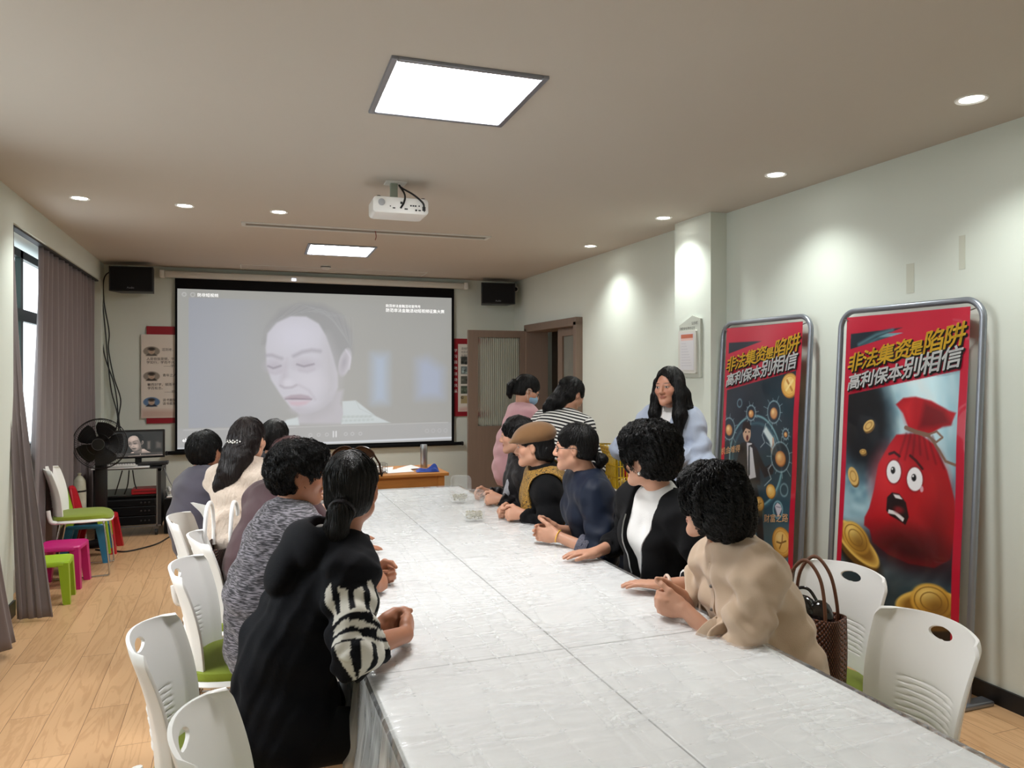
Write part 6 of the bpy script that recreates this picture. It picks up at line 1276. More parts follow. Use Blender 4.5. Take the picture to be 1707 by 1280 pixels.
def fist(p, q, wrist, f, hint, roll=0.0): return p.arm(q, V3(wrist[0], wrist[1], TT + .042), hint, nrm(np.array(f, float)), nrm(np.cross(nrm(np.array(f, float)), UPZ) * (-1 if q == 'R' else 1) * math.cos(R(roll)) - UPZ * math.sin(R(roll))), curl=(70, 85, 45), spread=1, thumb=(40, 38))
def ring_band(p, name, c, ax, r, m, w=.004, n=28, closed=True, squash=1.0):
    ax = nrm(np.array(ax, float)); x = nrm(np.cross(ax, V3(.2, .1, 1))); y = np.cross(ax, x)
    return MB().tube([tuple(np.array(c) + (x * math.cos(a) + y * math.sin(a) * squash) * r - p.base) for a in np.linspace(0, 2 * PI, n, endpoint=False)], w, 8, closed).build(name, m, p.t)
def cuff(p, name, q, t0, t1, r, m):
    e, w = p.el[q], p.wr[q]; a, b = e + (w - e) * t0, e + (w - e) * t1; ax = nrm(b - a); x = nrm(np.cross(ax, V3(.2, .1, 1))); y = np.cross(ax, x); V = []; F = []; n = 28
    for i, (s_, rr) in enumerate(((0, r), (.15, r * 1.04), (.5, r * 1.02), (.9, r * 1.05), (1, r * 1.02), (1, r * .9))):
        V += [tuple(a + (b - a) * s_ + (x * math.cos(2 * PI * k / n) + y * math.sin(2 * PI * k / n)) * rr * (1 + .02 * math.sin(k * 2.4)) - p.base) for k in range(n)]
    for i in range(5): F += [(i * n + k, i * n + (k + 1) % n, (i + 1) * n + (k + 1) % n, (i + 1) * n + k) for k in range(n)]
    return pymesh(name, V, F, m, p.t)
def blobm(p, name, c, r, m, Rm=None, h=.004, extra=None):
    F = Field(); F.el(c, r, Rm, .01)
    if extra: extra(F)
    V, Q = F.mesh(np.array(c) - max(r) - .06, np.array(c) + max(r) + .06, h); return npmesh(name, V - p.base, Q, m, p.t)
def stripes(name, c0, c1, period=.021, duty=.5):
    m = bpy.data.materials.new(name); m.use_nodes = True; nt, N, L = nodes(m); b = N['Principled BSDF']; a = N.new('ShaderNodeAttribute'); a.attribute_name = 'along'
    s1 = N.new('ShaderNodeMath'); s1.operation = 'MULTIPLY'; s1.inputs[1].default_value = 2 * PI / period; L.new(a.outputs['Fac'], s1.inputs[0]); s2 = N.new('ShaderNodeMath'); s2.operation = 'SINE'; L.new(s1.outputs[0], s2.inputs[0])
    mr = N.new('ShaderNodeMapRange'); mr.inputs['From Min'].default_value = -.25; mr.inputs['From Max'].default_value = .25; L.new(s2.outputs[0], mr.inputs[0]); mx = N.new('ShaderNodeMixRGB'); mx.inputs[1].default_value = c0; mx.inputs[2].default_value = c1; L.new(mr.outputs[0], mx.inputs[0]); L.new(mx.outputs[0], b.inputs['Base Color']); b.inputs['Roughness'].default_value = .9; return m
def along(p, o):
    V = p.GV; dt = np.minimum(Field.dist('el', (p.chest, V3(.15, .11, .2), p.CM), V), Field.dist('el', (p.waist, V3(.15, .11, .2), p.CM), V)); al = (V - p.pel) @ p.up
    for q in p.el:
        da = Field.dist('rc', (p.sh[q] * .7 + p.el[q] * .3, p.el[q], .055, .05, None, None), V); db = Field.dist('rc', (p.el[q], p.wr[q], .05, .04, None, None), V)
        al = np.where(da < np.minimum(dt, db) - .01, (V - p.sh[q]) @ nrm(p.el[q] - p.sh[q]) + .2, al); al = np.where(db < np.minimum(dt, da), (V - p.el[q]) @ nrm(p.wr[q] - p.el[q]) + .5, al)
    a = o.data.attributes.new('along', 'FLOAT', 'POINT'); a.data.foreach_set('value', al.astype(np.float32))
def spectacles(p, m, y=.088):
    b = MB()
    for q in (-1, 1):
        b.tube([tuple(p.P(q * .032 + .022 * math.cos(a), y - .012 * abs(math.cos(a)) * (1 if math.cos(a) * q > 0 else 0), .0 + .016 * math.sin(a)) - p.base) for a in np.linspace(0, 2 * PI, 24, endpoint=False)], .0016, 6, True); b.tube([tuple(p.P(*c) - p.base) for c in ((q * .054, y - .012, .004), (q * .078, .04, .004), (q * .083, -.012, .004), (q * .079, -.035, -.012))], .0016, 6)
    b.tube([tuple(p.P(x, y + .004, .004) - p.base) for x in (-.010, 0, .010)], .0016, 6); return b.build('spectacles', m, p.t)
BLK = fabric('black_cloth', rgb(9, 9, 12), sheen=.02); NAVY = fabric('deep_navy_hoodie', rgb(19, 21, 30), sheen=.15, bump=.15); JEANS = fabric('dark_trousers', rgb(34, 36, 44)); GREYT = fabric('grey_trousers', rgb(84, 92, 92))

# ===== left side of the table
# woman in the black hoodie
p = Person('woman in black hoodie with white bone print sleeve, sunglasses pushed up on her ponytailed hair', (.335, 2.388, 1.361), 24, (.125, 2.36, .57), torso=84, pitch=4, scale=1.0, shw=1.0, bow=.05, neck=(-.01, -.02, -.01), skin=SKIN)
clasp(p, (.490, 2.345), hd(40), hint=(-.35, -.2, -.75), out=.75, which='R', lift=.046, curl=(66, 72, 40), thumb=(14, 22), spread=.30, gap=.024); p.el['R'] = V3(.300, 2.075, .838)
p.body(.004)
def hood(F):
    F.rc(p.nb + p.cf * .055 - p.cu * .01 + p.cr * .05, p.nb + p.cf * .03 + p.cu * .015 + p.cr * .085, .030, .036, .03); F.rc(p.nb + p.cf * .055 - p.cu * .01 - p.cr * .05, p.nb + p.cf * .03 + p.cu * .015 - p.cr * .085, .030, .036, .03)
    F.rc(p.nb + p.cr * .085 + p.cf * .03 + p.cu * .015, p.nb - p.cf * .065 + p.cr * .07 + p.cu * .01, .038, .045, .03); F.rc(p.nb - p.cr * .085 + p.cf * .03 + p.cu * .015, p.nb - p.cf * .065 - p.cr * .07 + p.cu * .01, .038, .045, .03)
    F.el(p.nb - p.cf * .095 - p.cu * .035, (.140, .070, .075), p.CM, .012); F.el(p.nb - p.cf * .135 - p.cu * .115 + p.cr * .02, (.085, .042, .085), p.CM, .02); F.el(p.nb - p.cf * .055 + p.cu * .035, (.075, .055, .05), p.CM, .02, 's')
def bone_print(V):
    a, e, w = p.sh['R'], p.el['R'], p.wr['R']; ax = nrm(e - a); L = np.linalg.norm(e - a); t = ((V - a) @ ax) / L; rad = np.linalg.norm(V - a - np.outer((V - a) @ ax, ax), axis=1)
    out = nrm(V3(.35, -1, .1)); y = nrm(out - ax * (out @ ax)); x = np.cross(ax, y); ph = np.arctan2((V - a) @ x, (V - a) @ y)
    fing = (np.abs(((ph + 1.35) / .62) % 1 - .5) < .30) & (ph > -1.5) & (ph < 1.5); start = .16 + .14 * np.abs(np.sin(ph * 1.9 + .7)); col = fing & (t > start) & (t < .60)
    palm = (t > .58) & (t < .98) & (np.abs(ph) < 1.45) & ((np.sin(t * 42 + 2.2 * np.sin(ph * 2.3)) > -.35) & ~((np.abs(ph - .2) < .45) & (t > .62) & (t < .72)) & ~((np.abs(ph + .2) < .38) & (t > .80) & (t < .92)))
    tw = ((V - e) @ nrm(w - e)) / np.linalg.norm(w - e); lowr = (t > .97) & (tw < .26) & (np.abs(((ph + 1.3) / .9) % 1 - .5) < .28) & (np.abs(ph) < 1.3)
    m = ((col | palm | lowr) & (rad < .105) & (t > .05)).astype(float)[:, None]; return m * np.array((.66, .64, .58)) + (1 - m) * np.array((.0030, .0034, .0060))
p.garment('hoodie', colattr('hoodie_cloth', .85, spec=.2, bump=.12, bscale=220), .026, {'R': 1.36, 'L': 1.36}, h=.0052, hem=-.10, neck=.058, loose=.012, wr=.006, fold=.008, shape=hood, seed=2, color=bone_print, drape=((.19, .155, .16), .0))
blobm(p, 'hood_lining', p.nb - p.cf * .035 + p.cu * .012 - p.cr * .045, (.052, .045, .026), mat('check_lining', rgb(150, 150, 150), .8, var=.9, vscale=38), p.CM)
p.legs(BLK, .40)
p.hair(HAIR, cap=(.081, .103, .092), chains=[([(0, -.095, -.045), (0, -.125, -.062)], (.034, .036), .02), ([(0, -.125, -.062), (-.01, -.135, -.11), (-.012, -.13, -.16), (-.01, -.12, -.21)], (.034, .034, .028, .012), .012)], rough=.0016, seed=11, strand=1100, slen=12, nape=-.075)
ring_band(p, 'scrunchie', p.P(0, -.112, -.056), p.H @ V3(0, -1, -.6), .030, fabric('purple_black_scrunchie', rgb(28, 22, 30)), .013)
sg = MB(); AMB = mat('amber_lens', rgb(84, 44, 20), .12, coat=.5)
for q in (-1, 1): sg.tube([tuple(p.P(q * .036 + .030 * math.cos(a), .000 + .012 * math.sin(a) - .010 * math.sin(a) ** 2, .122 + .018 * math.sin(a) - .016 * abs(q * .036 + .03 * math.cos(a)) / .07) - p.base) for a in np.linspace(0, 2 * PI, 28, endpoint=False)], .0032, 6, True); sg.tube([tuple(p.P(*c) - p.base) for c in ((q * .066, .0, .110), (q * .082, .012, .08), (q * .088, .02, .04))], .0032, 6)
sg.tube([tuple(p.P(x, .004, .126) - p.base) for x in (-.008, 0, .008)], .003, 6); g = sg.build('sunglasses_frame', mat('tortoiseshell', rgb(70, 38, 20), .25), p.t)
ln = MB()
for q in (-1, 1): ln.add([tuple(p.P(q * .036, .0, .121) - p.base)] + [tuple(p.P(q * .036 + .029 * math.cos(a), .000 + .012 * math.sin(a) - .010 * math.sin(a) ** 2, .122 + .018 * math.sin(a) - .016 * abs(q * .036 + .03 * math.cos(a)) / .07) - p.base) for a in np.linspace(0, 2 * PI, 28, endpoint=False)], [(0, 1 + k, 1 + (k + 1) % 28) for k in range(28)])
ln.build('sunglasses_lens', AMB, g)

# woman in marled grey
p = Person('smiling woman in marled grey sweater with short wavy black hair, in profile', (.228, 3.06, 1.338), 94, (.13, 3.03, .57), torso=74, pitch=6, hair_t=.022, shw=1.06, stout=1.12, bow=.05, fat=1.08, skin=SKIN)
fist(p, 'R', (.475, 2.83), hd(42), (-.3, -.5, -.9), 20); fist(p, 'L', (.50, 3.02), hd(100), (-.3, .5, -.9), 20); p.body(.0045)
MARL = marl('marled_grey_knit', rgb(28, 26, 32), rgb(132, 126, 134))
def col2(F): F.rc(p.nb + p.cu * .0, p.nb + p.cu * .045 + p.cf * .012, .068, .064, .02, cut=0.0)
p.garment('sweater', MARL, .026, {'R': 1.98, 'L': 1.98}, hem=-.14, neck=.054, neck_d=-.045, loose=.012, wr=.006, fold=.005, shape=col2, seed=4, drape=((.20, .165, .15), -.01)); p.legs(JEANS, .40)
p.hair(HAIR, cap=(.094, .112, .104), face=(.066, .075, .09), facec=(0, .108, -.042), rough=.0055, nape=-.072, cuts=[((0, .045, .085), (.075, .055, .042), .02), ((0, -.07, .01), (.082, .06, .075), .03)], curl=.0050, strand=2200, slen=10, seed=21, fr=48)

# woman in maroon
p = Person('person in maroon jacket with reddish hair, mostly hidden behind the marled sweater', (.226, 3.62, 1.302), 25, (.13, 3.66, .57), torso=55, bow=.06, shw=1.05, stout=1.05)
for q, y in (('R', 3.5), ('L', 3.75)): flat(p, q, (.48, y), hd(80), (-.3, 0, -.9))
p.body(.006); p.garment('jacket', fabric('maroon_cloth', rgb(62, 32, 38), .6), .030, h=.008, hem=-.1, seed=6, loose=.02); p.legs(JEANS, .40, h=.014); p.hair(HAIRR, h=.006, cap=(.090, .108, .098), rough=.004, strand=500, seed=31, curl=.002)

# woman in cream knit with long hair
p = Person('woman in cream fluffy knit with long dark hair half tied by a pearl clip', (.049, 4.27, 1.362), 28, (.03, 4.22, .57), torso=42, bow=.02, shw=1.0, skin=SKIN2)
for q, y in (('R', 4.15), ('L', 4.5)): flat(p, q, (.48, y), hd(75), (-.3, 0, -.9))
p.body(.006); p.garment('knit_sweater', mat('cream_knit', rgb(206, 187, 170), .95, bump=.9, bscale=70, sheen=.5, var=.06, vscale=60, stretch=(1, 1, .6)), .036, hem=-.09, seed=8, loose=.025, fold=.006, drape=((.20, .16, .15), 0)); p.legs(JEANS, .40, h=.014)
p.hair(HAIRB, cap=(.084, .104, .095), ears=True, rough=.002, seed=41, strand=1500, slen=16, nape=-.11, chains=[([(-.02, -.085, .02), (-.03, -.115, -.06), (-.05, -.135, -.14), (-.09, -.135, -.22), (-.12, -.12, -.285)], (.050, .048, .042, .030, .010), .03), ([(.03, -.085, .0), (.02, -.12, -.08), (-.01, -.145, -.16), (-.05, -.15, -.24)], (.05, .05, .042, .016), .03), ([(-.07, -.04, -.03), (-.09, -.07, -.12), (-.115, -.085, -.2), (-.135, -.08, -.26)], (.03, .034, .03, .010), .02)])
cl = MB()
for k in range(9): u = (k - 4) / 4; cl.lathe([(0, -.006), (.006, 0), (0, .006)], tuple(p.P(u * .045 - .012, -.152 + .02 * u * u, .0 + .005 * (k % 2)) - p.base), 10); cl.lathe([(0, -.005), (.005, 0), (0, .005)], tuple(p.P(u * .04 - .012, -.150 + .02 * u * u, .012 - .01 * (k % 2)) - p.base), 10)
cl.build('pearl_hair_clip', mat('pearl', rgb(236, 234, 230), .2), p.t)

# dark head behind
p = Person('person with dark hair whose head shows just right of the long haired woman', (.225, 5.12, 1.299), 20, (.12, 5.1, .57), torso=50)
for q, y in (('R', 5.0), ('L', 5.2)): flat(p, q, (.48, y), hd(85), (-.3, 0, -.9))
p.body(.007); p.garment('jacket', fabric('dark_jacket', rgb(40, 38, 44)), .028, h=.010, seed=9); p.legs(JEANS, .38, h=.014); p.hair(HAIR, h=.006, cap=(.085, .104, .094), rough=.002, strand=400, seed=51)
# man in grey purple shirt
p = Person('person in dusky grey shirt with short black hair, leftmost at the table', (-.19, 4.90, 1.252), 34, (-.17, 4.84, .56), torso=55, bow=.05, skin=SKIN, scale=1.0, hair_t=.016)
for q, y in (('R', 4.75), ('L', 5.05)): p.arm(q, V3(.20, y, .60), (-.3, 0, -.9), hd(80), V3(0, 0, -1), curl=(20, 30, 20))
p.body(.0055); p.garment('shirt', fabric('dusky_grey_cloth', rgb(84, 80, 92)), .030, h=.007, hem=-.1, seed=10, loose=.02, fold=.005, shape=lambda F: F.rc(p.nb - p.cf * .01, p.nb + p.cu * .03 + p.cf * .005, .066, .062, .015, cut=0.0), neck=.055, neck_d=-.03); p.legs(JEANS, .38, h=.014)
p.hair(HAIR, cap=(.088, .112, .098), face=(.066, .075, .09), rough=.003, nape=-.062, strand=1100, seed=61, curl=.0015, fr=70, cuts=[((0, -.06, .03), (.080, .065, .075), .03)])

# ===== right side of the table
# beige cardigan
p = Person('woman in beige cardigan with curly black hair, hands folded, nearest on the right', (1.520, 2.165, 1.292), -33, (1.70, 2.10, .575), torso=-80, pitch=2, hair_t=.026, bow=.03, shw=1.06, stout=1.0, skin=SKIN2, neck=(.045, -.01, -.0))
clasp(p, (1.375, 2.265), hd(-62), hint=(.35, -.1, -.8), out=.75, which='L', curl=(40, 55, 28), lift=.044)
p.body(.004)
BEI = fabric('beige_cotton', rgb(196, 172, 148), .9, bump=.12, scale=300, sheen=.3, var=.03)
def shirtcollar(F):
    for q in (-1, 1): F.rc(p.nb + p.cf * .075 + p.cr * q * .030 - p.cu * .035, p.nb - p.cf * .01 + p.cr * q * .070 + p.cu * .020, .015, .018, .006)
    F.rc(p.nb - p.cf * .02 + p.cr * .06 + p.cu * .018, p.nb - p.cf * .055 + p.cu * .022, .016, .016, .012); F.rc(p.nb - p.cf * .02 - p.cr * .06 + p.cu * .018, p.nb - p.cf * .055 + p.cu * .022, .016, .016, .012)
p.garment('cardigan', BEI, .024, {'R': 1.58, 'L': 1.58}, h=.0052, hem=-.12, neck=.056, loose=.012, wr=.011, fold=.009, shape=shirtcollar, seed=12, drape=((.205, .165, .15), .02)); p.legs(JEANS, .40)
for q in ('R', 'L'): cuff(p, 'sleeve_cuff', q, .47, .61, .0505, BEI)
pk = MB(); pts = []
for k in range(9):
    t_ = k / 8; o_ = p.nb * (1 - t_) + p.waist * t_ + p.cf * .02 + p.cr * -.01; lo_, hi_ = 0.0, .3
    for _ in range(24):
        md = (lo_ + hi_) / 2; lo_, hi_ = (md, hi_) if p.GF.eval((o_ + p.cf * md)[None])[0] < 0 else (lo_, md)
    pts.append(o_ + p.cf * lo_)
fr_ = curve_pts([tuple(q - p.base) for q in pts], 4); pk.add([tuple(np.array(q) + p.cr * s_ * .013 + p.cf * d_) for q in fr_ for s_, d_ in ((-1, .0), (-1, .0035), (1, .0035), (1, .0))], [(4 * i + a, 4 * i + (a + 1) % 4, 4 * i + 4 + (a + 1) % 4, 4 * i + 4 + a) for i in range(len(fr_) - 1) for a in range(4)]); pk.build('button_placket', BEI, p.t)
for k in (2, 4, 6): blobm(p, 'button', pts[k] + p.cf * .005, (.006, .006, .006), mat('grey_button', rgb(110, 104, 100), .4), None, .0015)
p.hair(HAIR, cap=(.100, .116, .112), face=(.078, .088, .098), facec=(0, .120, -.052), rough=.010, nape=-.102, ears=False, cuts=[((0, -.06, -.03), (.104, .075, .085), .03), ((0, .05, .085), (.08, .05, .045), .02)], curl=.0095, strand=4600, slen=12, sr=.0013, seed=71, fr=40, h=.0055)
# black jacket, white top
p = Person('woman in black zip jacket over white top with puffy black hair and pearl earring', (1.640, 2.80, 1.385), -34, (1.74, 2.86, .575), torso=-96, pitch=2, hair_t=.040, bow=.03, shw=1.08, stout=1.15, fat=1.1, skin=SKIN2, neck=(.03, 0, -.005))
flat(p, 'L', (1.520, 2.50), hd(-52), (.4, -.6, -.6)); flat(p, 'R', (1.520, 3.06), hd(-80), (.4, .6, -.6)); p.body(.0042)
def mock(F): F.rc(p.nb - p.cu * .01, p.nb + p.cu * .055 + p.cf * .014, .068, .061, .015, cut=0.0)
WHT = fabric('white_ribbed_top', rgb(232, 230, 228), .85, var=.02); p.garment('white_top', WHT, .010, {'R': 0, 'L': 0}, h=.006, hem=-.05, neck=.053, neck_d=-.055, shape=mock, fold=.002, seed=14, bust=.035)
def opening(F):
    def f(P):
        x = (P - p.chest) @ p.cr; z = (P - p.waist) @ p.cu; y = (P - p.chest) @ p.cf; return np.maximum(np.abs(x + .01) - np.clip(.022 + .26 * z, .0, .085), -(y - .0))
    F.fn(f, 's', .008); F.rc(p.nb, p.nb + p.cf * .1 + p.cu * .03, .075, .09, .01, 's')
p.garment('jacket', BLK, .034, {'R': 1.72, 'L': 1.62}, h=.006, hem=-.12, neck=.075, loose=.02, shape=opening, fold=.004, wr=.005, seed=15, bust=.04, drape=((.205, .165, .15), .0)); p.legs(JEANS, .40)
for q_ in (-1, 1):
    zl = []
    for k in range(10):
        t_ = k / 9; z_ = .02 + t_ * .24; hw = min(.022 + .26 * z_, .085) + .003; o_ = p.waist + p.cu * z_ + p.cr * (q_ * hw - .01) + p.cf * .0; lo_, hi_ = 0.0, .3
        for _ in range(22):
            md = (lo_ + hi_) / 2; lo_, hi_ = (md, hi_) if p.GF.eval((o_ + p.cf * md + p.cr * q_ * .012)[None])[0] < 0 else (lo_, md)
        zl.append(tuple(o_ + p.cf * lo_ - p.base))
    MB().tube(zl, .0030, 6).build('zip_edge', M['steel'], p.t)
for q in ('L',): cuff(p, 'white_cuff', q, .56, .645, .052, WHT); ring_band(p, 'bracelet', p.wr[q] - nrm(p.wr[q] - p.el[q]) * .02, p.wr[q] - p.el[q], .036, mat('cream_bangle', rgb(222, 196, 180), .3), .006)
blobm(p, 'pearl_earring', p.P(-.080, .0, -.050), (.007, .007, .007), mat('pearl_white', rgb(240, 236, 230), .2), None, .0015)
p.hair(HAIR, cap=(.098, .122, .122), face=(.066, .078, .092), facec=(0, .118, -.045), rough=.007, nape=-.070, cuts=[((0, -.015, .085), (.094, .122, .075), .03), ((0, -.075, .02), (.082, .062, .085), .03), ((0, .07, .088), (.075, .045, .045), .02)], curl=.0080, strand=3600, slen=11, sr=.0012, seed=81, fr=44)
# navy blouse
p = Person('woman in navy blouse with lace cuffs, spectacles and a low bun', (1.608, 3.46, 1.347), -58, (1.75, 3.50, .575), torso=-80, pitch=2, bow=.03, skin=SKIN2, neck=(.03, 0, 0))
clasp(p, (1.415, 3.44), hd(-68), hint=(.4, -.3, -.9), curl=(16, 22, 14), spread=.38, gap=.028, lift=.044); p.body(.0045)
NV = fabric('navy_silk', rgb(15, 25, 44), .55, sheen=.04, bump=.1); EMB = mat('lace_embroidery', rgb(84, 84, 98), .7, var=.97, vscale=130)
p.garment('blouse', NV, .026, {'R': 1.45, 'L': 1.45}, h=.006, hem=-.12, neck=.053, neck_d=-.03, loose=.018, fold=.004, wr=.005, seed=17, shape=lambda F: F.rc(p.nb - p.cu * .005, p.nb + p.cu * .03 + p.cf * .01, .068, .060, .015, cut=0.0), drape=((.195, .155, .15), .01)); p.legs(JEANS, .40, h=.014)
for q in ('R', 'L'): cuff(p, 'lace_cuff', q, .34, .56, .0555, EMB)
for q_ in (-1, 1): blobm(p, 'embroidered_yoke', p.nb + p.cu * .0 + p.cr * q_ * .082 + p.cf * .02, (.046, .062, .043), EMB, p.CM, .005)
blobm(p, 'amber_pendant', p.waist + p.cf * .155 + p.cu * .02, (.013, .010, .034), mat('amber', rgb(206, 150, 30), .3), p.CM, .003); ring_band(p, 'bracelet', p.wr['L'], p.wr['L'] - p.el['L'], .031, M['gold'], .0022)
spectacles(p, M['darkgrey']); p.hair(HAIR, cap=(.080, .103, .094), face=(.066, .085, .09), facec=(0, .100, -.045), rough=.0015, nape=-.055, chains=[([(0, -.115, -.045), (0, -.135, -.06), (0, -.125, -.085)], (.022, .028, .020), .010)], strand=1000, seed=91)
# flat cap
p = Person('woman in brown flat cap and gold paisley vest over black sleeves', (1.615, 4.05, 1.302), -60, (1.74, 4.12, .575), torso=-74, pitch=3, bow=.03, skin=SKIN2, hair_t=.016, neck=(.03, 0, 0))
fist(p, 'L', (1.515, 3.98), hd(-85), (.4, -.5, -.7), 30); fist(p, 'R', (1.50, 4.12), hd(-95), (.4, .4, -.7), 30); p.body(.005)
p.garment('black_shirt', BLK, .024, h=.007, hem=-.1, seed=19, loose=.012, neck=.052, neck_d=-.04, shape=lambda F: F.rc(p.nb, p.nb + p.cu * .045 + p.cf * .012, .066, .060, .015, cut=0.0)); p.legs(JEANS, .40, h=.014)
def paisley():
    m = bpy.data.materials.new('gold_paisley'); m.use_nodes = True; nt, N, L = nodes(m); b = N['Principled BSDF']; tc = N.new('ShaderNodeTexCoord'); n = N.new('ShaderNodeTexNoise'); n.inputs['Scale'].default_value = 42; n.inputs['Detail'].default_value = 2; n.inputs['Distortion'].default_value = 2.5; L.new(tc.outputs['Object'], n.inputs['Vector'])
    cr = N.new('ShaderNodeValToRGB'); e = cr.color_ramp.elements; e[0].position = .40; e[0].color = rgb(52, 36, 22); e[1].position = .50; e[1].color = rgb(190, 146, 60); x = e.new(.60); x.color = rgb(128, 92, 40); L.new(n.outputs['Fac'], cr.inputs[0]); L.new(cr.outputs[0], b.inputs['Base Color']); b.inputs['Roughness'].default_value = .6; return m
def armholes(F):
    for q in ('L', 'R'): F.rc(p.sh[q] + p.cr * (.01 if q == 'R' else -.01), p.el[q] * .75 + p.sh[q] * .25 + p.cr * (.06 if q == 'R' else -.06), .105, .150, .012, 's')
PAIS = paisley(); p.garment('paisley_vest', PAIS, .040, {'R': 0, 'L': 0}, h=.006, hem=-.1, seed=20, loose=.014, neck=.080, shape=armholes, fold=.002)
p.hair(HAIR, h=.006, cap=(.082, .104, .088), nape=-.08, rough=.002, strand=500, seed=101, cuts=[((0, -.075, -.04), (.07, .05, .06), .03)])
CAPM = fabric('brown_cap_cloth', rgb(126, 92, 60), .85, bump=.15); F = Field(); F.el(p.P(0, -.018, .072), (.101, .122, .072), p.H @ np.array(Matrix.Rotation(R(-6), 3, 'X')), .02); F.el(p.P(0, .045, .062), (.085, .085, .042), p.H @ np.array(Matrix.Rotation(R(-20), 3, 'X')), .03); F.el(p.P(0, .112, .034), (.062, .048, .012), p.H @ np.array(Matrix.Rotation(R(-22), 3, 'X')), .02); F.pl(p.P(0, 0, .010), -p.H[:, 2] * 1.0 + p.H[:, 1] * .12, .01)
V, Q = F.mesh(p.hc - .2, p.hc + .22, .005); npmesh('flat_cap', V - p.base, Q, CAPM, p.t)
# farthest on the right
p = Person('farthest seated woman on the right, black jacket with striped scarf', (1.690, 4.55, 1.320), -58, (1.80, 4.66, .575), torso=-78, pitch=4, bow=.03, skin=SKIN2, neck=(.03, 0, 0))
for q, y in (('L', 4.50), ('R', 4.75)): fist(p, q, (1.56, y), hd(-85), (.4, 0, -.7), 30)
p.body(.006); p.garment('jacket', fabric('glossy_black_jacket', rgb(20, 17, 19), .5, bump=.3, scale=40, sheen=.05), .030, h=.007, hem=-.1, seed=22, loose=.015, fold=.006); p.legs(JEANS, .38, h=.014); p.hair(HAIR, h=.006, cap=(.087, .106, .096), nape=-.085, rough=.004, ears=False, strand=700, seed=111)
SCF = mat('striped_scarf', rgb(150, 150, 156), .8, var=.85, vscale=70, stretch=(1, 1, 3)); ring_band(p, 'scarf_loop', p.nb + p.cu * .01 + p.cf * .01, p.cu, .062, mat('pale_scarf', rgb(206, 186, 160), .8), .016)
MB().tube(curve_pts([tuple(p.nb + a_ - p.base) for a_ in (p.cf * .05 - p.cr * .04, p.cf * .11 - p.cr * .07 - p.cu * .08, p.cf * .165 - p.cr * .10 - p.cu * .20, p.cf * .17 - p.cr * .10 - p.cu * .30)], 6), .030, 10).build('scarf_end', SCF, p.t)

# ===== standing
G3 = 'people standing by the side desk'
p = Person('woman in pink blazer with face mask and ponytail, standing nearest the door', (2.207, 5.60, 1.576), 98, (2.06, 5.62, .86), torso=92, pitch=24, bow=.02, standing=True, grp=G3, skin=SKIN2)
for q, k in (('R', -1), ('L', 1)): p.arm(q, V3(2.48, 5.62 + k * .12, 1.02), (-.3, k * .4, -.8), hd(90), V3(0, 0, -1), curl=(30, 35, 20))
p.body(.0055); PNK = fabric('pink_blazer_cloth', rgb(196, 150, 156), .8); p.garment('blazer', PNK, .030, h=.007, hem=-.16, seed=24, loose=.015, neck=.064, fold=.006, drape=((.20, .15, .18), -.06)); p.legs(JEANS, h=.012)
p.hair(HAIR, cap=(.083, .104, .094), nape=-.06, rough=.002, facec=(0, .112, -.045), chains=[([(0, -.098, .02), (0, -.128, .018), (0, -.140, -.02), (0, -.122, -.08), (0, -.105, -.105)], (.020, .022, .026, .022, .009), .012)], strand=800, seed=121)
MSK = mat('blue_surgical_mask', rgb(146, 186, 214), .75, bump=.4, bscale=30, stretch=(1, 1, 8)); F = Field(); F.el(p.P(0, .042, -.050), V3(.066, .070, .052), p.H, .01); F.pl(p.P(0, .02, 0), -p.H[:, 1]); V, Q = F.mesh(p.hc - .2, p.hc + .2, .005); npmesh('face_mask', V - p.base, Q, MSK, p.t)
for q_ in (-1, 1): MB().tube(curve_pts([tuple(p.P(*c) - p.base) for c in ((q_ * .062, .03, -.03), (q_ * .078, .005, .012), (q_ * .083, -.018, .0), (q_ * .066, .02, -.07))], 5), .0013, 5).build('mask_loop', M['white'], p.t)
spectacles(p, mat('green_black_frame', rgb(24, 46, 40), .3), .095)
p = Person('woman in black and white striped top bending over the side desk', (2.30, 4.97, 1.552), 72, (2.03, 4.86, .88), torso=60, pitch=30, roll=4, bow=.07, shw=1.12, stout=1.12, standing=True, grp=G3, skin=SKIN2, neck=(-.03, 0, -.01))
p.arm('R', V3(2.40, 4.92, .98), (.0, -.5, -.7), hd(80), V3(0, 0, -1), curl=(30, 35, 20)); p.arm('L', V3(2.55, 5.12, .93), (-.1, .6, -.6), hd(90), V3(0, 0, -1), curl=(30, 35, 20)); p.body(.0055)
o = p.garment('striped_top', stripes('striped_jersey', rgb(26, 26, 30), rgb(226, 224, 220), .026), .032, {'R': 1.9, 'L': 1.9}, h=.007, hem=-.08, seed=26, loose=.03, fold=.003, wr=.003); along(p, o); p.legs(GREYT, h=.012)
p.hair(HAIR, cap=(.086, .106, .098), nape=-.09, rough=.002, chains=[([(0, -.095, .03), (.0, -.122, .035)], (.028, .022), .012), ([(-.02, -.075, -.03), (-.05, -.085, -.10), (-.08, -.085, -.155), (-.10, -.07, -.20)], (.050, .048, .040, .016), .03), ([(.02, -.075, -.04), (.0, -.09, -.11), (-.04, -.09, -.17)], (.045, .040, .016), .03)], strand=1200, slen=14, seed=131)
p = Person('woman in pale blue shirt with long straight hair, standing by the pillar', (2.505, 4.04, 1.637), 243, (2.55, 4.08, .90), torso=236, pitch=2, roll=-3, bow=.0, shw=.86, standing=True, grp=G3, skin=skin_material('skin_rose', rgb(198, 146, 122)), neck=(.02, .03, 0), fat=1.06)
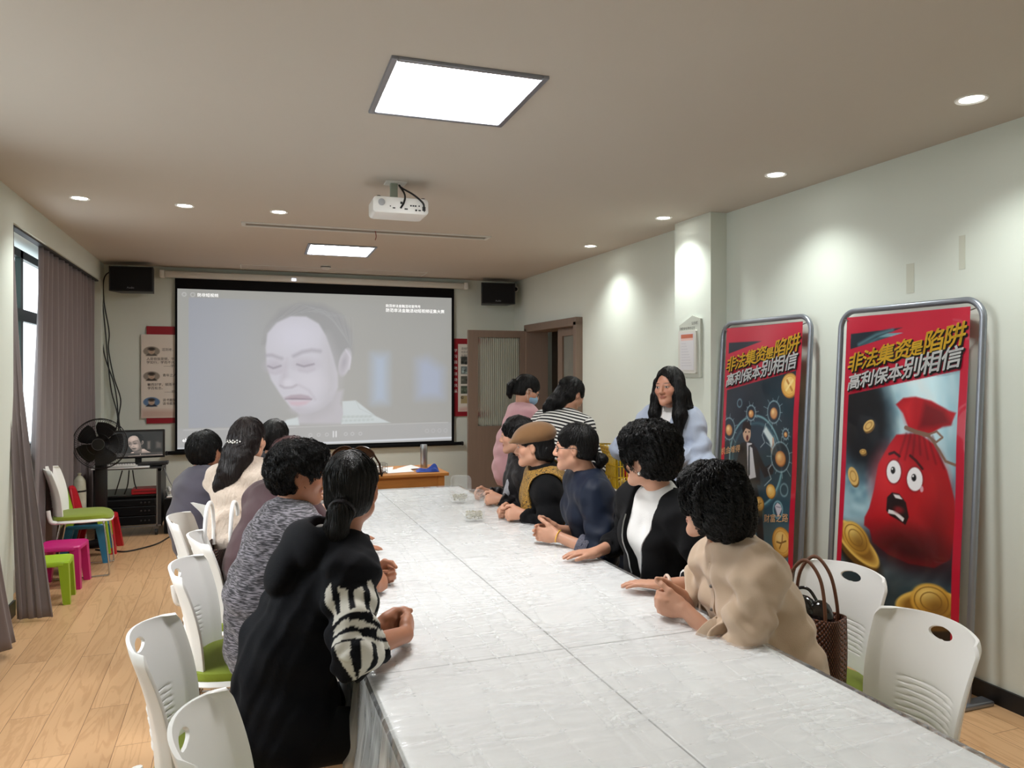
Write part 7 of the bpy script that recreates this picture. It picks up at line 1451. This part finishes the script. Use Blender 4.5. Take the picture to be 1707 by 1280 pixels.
p.arm('L', V3(2.42, 3.94, 1.13), (.6, -.5, -.6), nrm(V3(-.8, .5, .25)), V3(0, .4, -1), curl=(30, 40, 25)); p.arm('R', V3(2.34, 4.06, 1.10), (-.5, .5, -.6), nrm(V3(-.3, -.9, .2)), V3(0, 0, -1), curl=(30, 40, 25)); p.body(.0042)
BLU = fabric('pale_blue_cotton', rgb(172, 182, 202), .85, bump=.12, scale=200)
p.garment('white_tee', WHT, .008, {'R': 0, 'L': 0}, h=.007, hem=.05, neck=.058, seed=28, fold=.001)
def vneck(F):
    def f(P):
        x = (P - p.chest) @ p.cr; z = (P - p.chest) @ p.cu; y = (P - p.chest) @ p.cf; return np.maximum(np.abs(x) - np.clip(.012 + .22 * (z + .04), 0, .06), -(y - .02))
    F.fn(f, 's', .006)
    for q in (-1, 1): F.rc(p.nb + p.cf * .06 + p.cr * q * .052 - p.cu * .05, p.nb - p.cf * .03 + p.cr * q * .068 + p.cu * .02, .014, .020, .015)
    F.rc(p.nb - p.cf * .03 + p.cr * .068 + p.cu * .02, p.nb - p.cf * .03 - p.cr * .068 + p.cu * .02, .02, .02, .02)
p.garment('shirt', BLU, .022, {'R': 1.62, 'L': 1.62}, h=.006, hem=-.22, neck=.062, loose=.02, wr=.006, fold=.006, shape=vneck, seed=29, drape=((.195, .15, .22), -.08)); p.legs(JEANS, h=.012)
for q in ('L', 'R'): cuff(p, 'rolled_cuff', q, .50, .70, .053, BLU); 
ring_band(p, 'dark_bracelet', p.wr['L'] - nrm(p.wr['L'] - p.el['L']) * .01, p.wr['L'] - p.el['L'], .033, M['black'], .007)
p.hair(HAIR, h=.0045, cap=(.083, .102, .094), face=(.067, .080, .108), facec=(.006, .100, -.024), ears=False, rough=.0015, nape=-.16, cuts=[((0, -.055, -.07), (.085, .05, .10), .03)], chains=[([(.066, .02, .03), (.080, .030, -.06), (.086, .050, -.16), (.078, .075, -.25)], (.026, .030, .034, .016), .02), ([(-.066, .02, .03), (-.080, .028, -.06), (-.088, .045, -.17), (-.085, .07, -.29)], (.028, .036, .042, .020), .02), ([(-.06, -.06, -.06), (-.085, -.05, -.15), (-.095, -.03, -.21)], (.045, .035, .010), .03)], strand=1400, slen=20, seed=141)
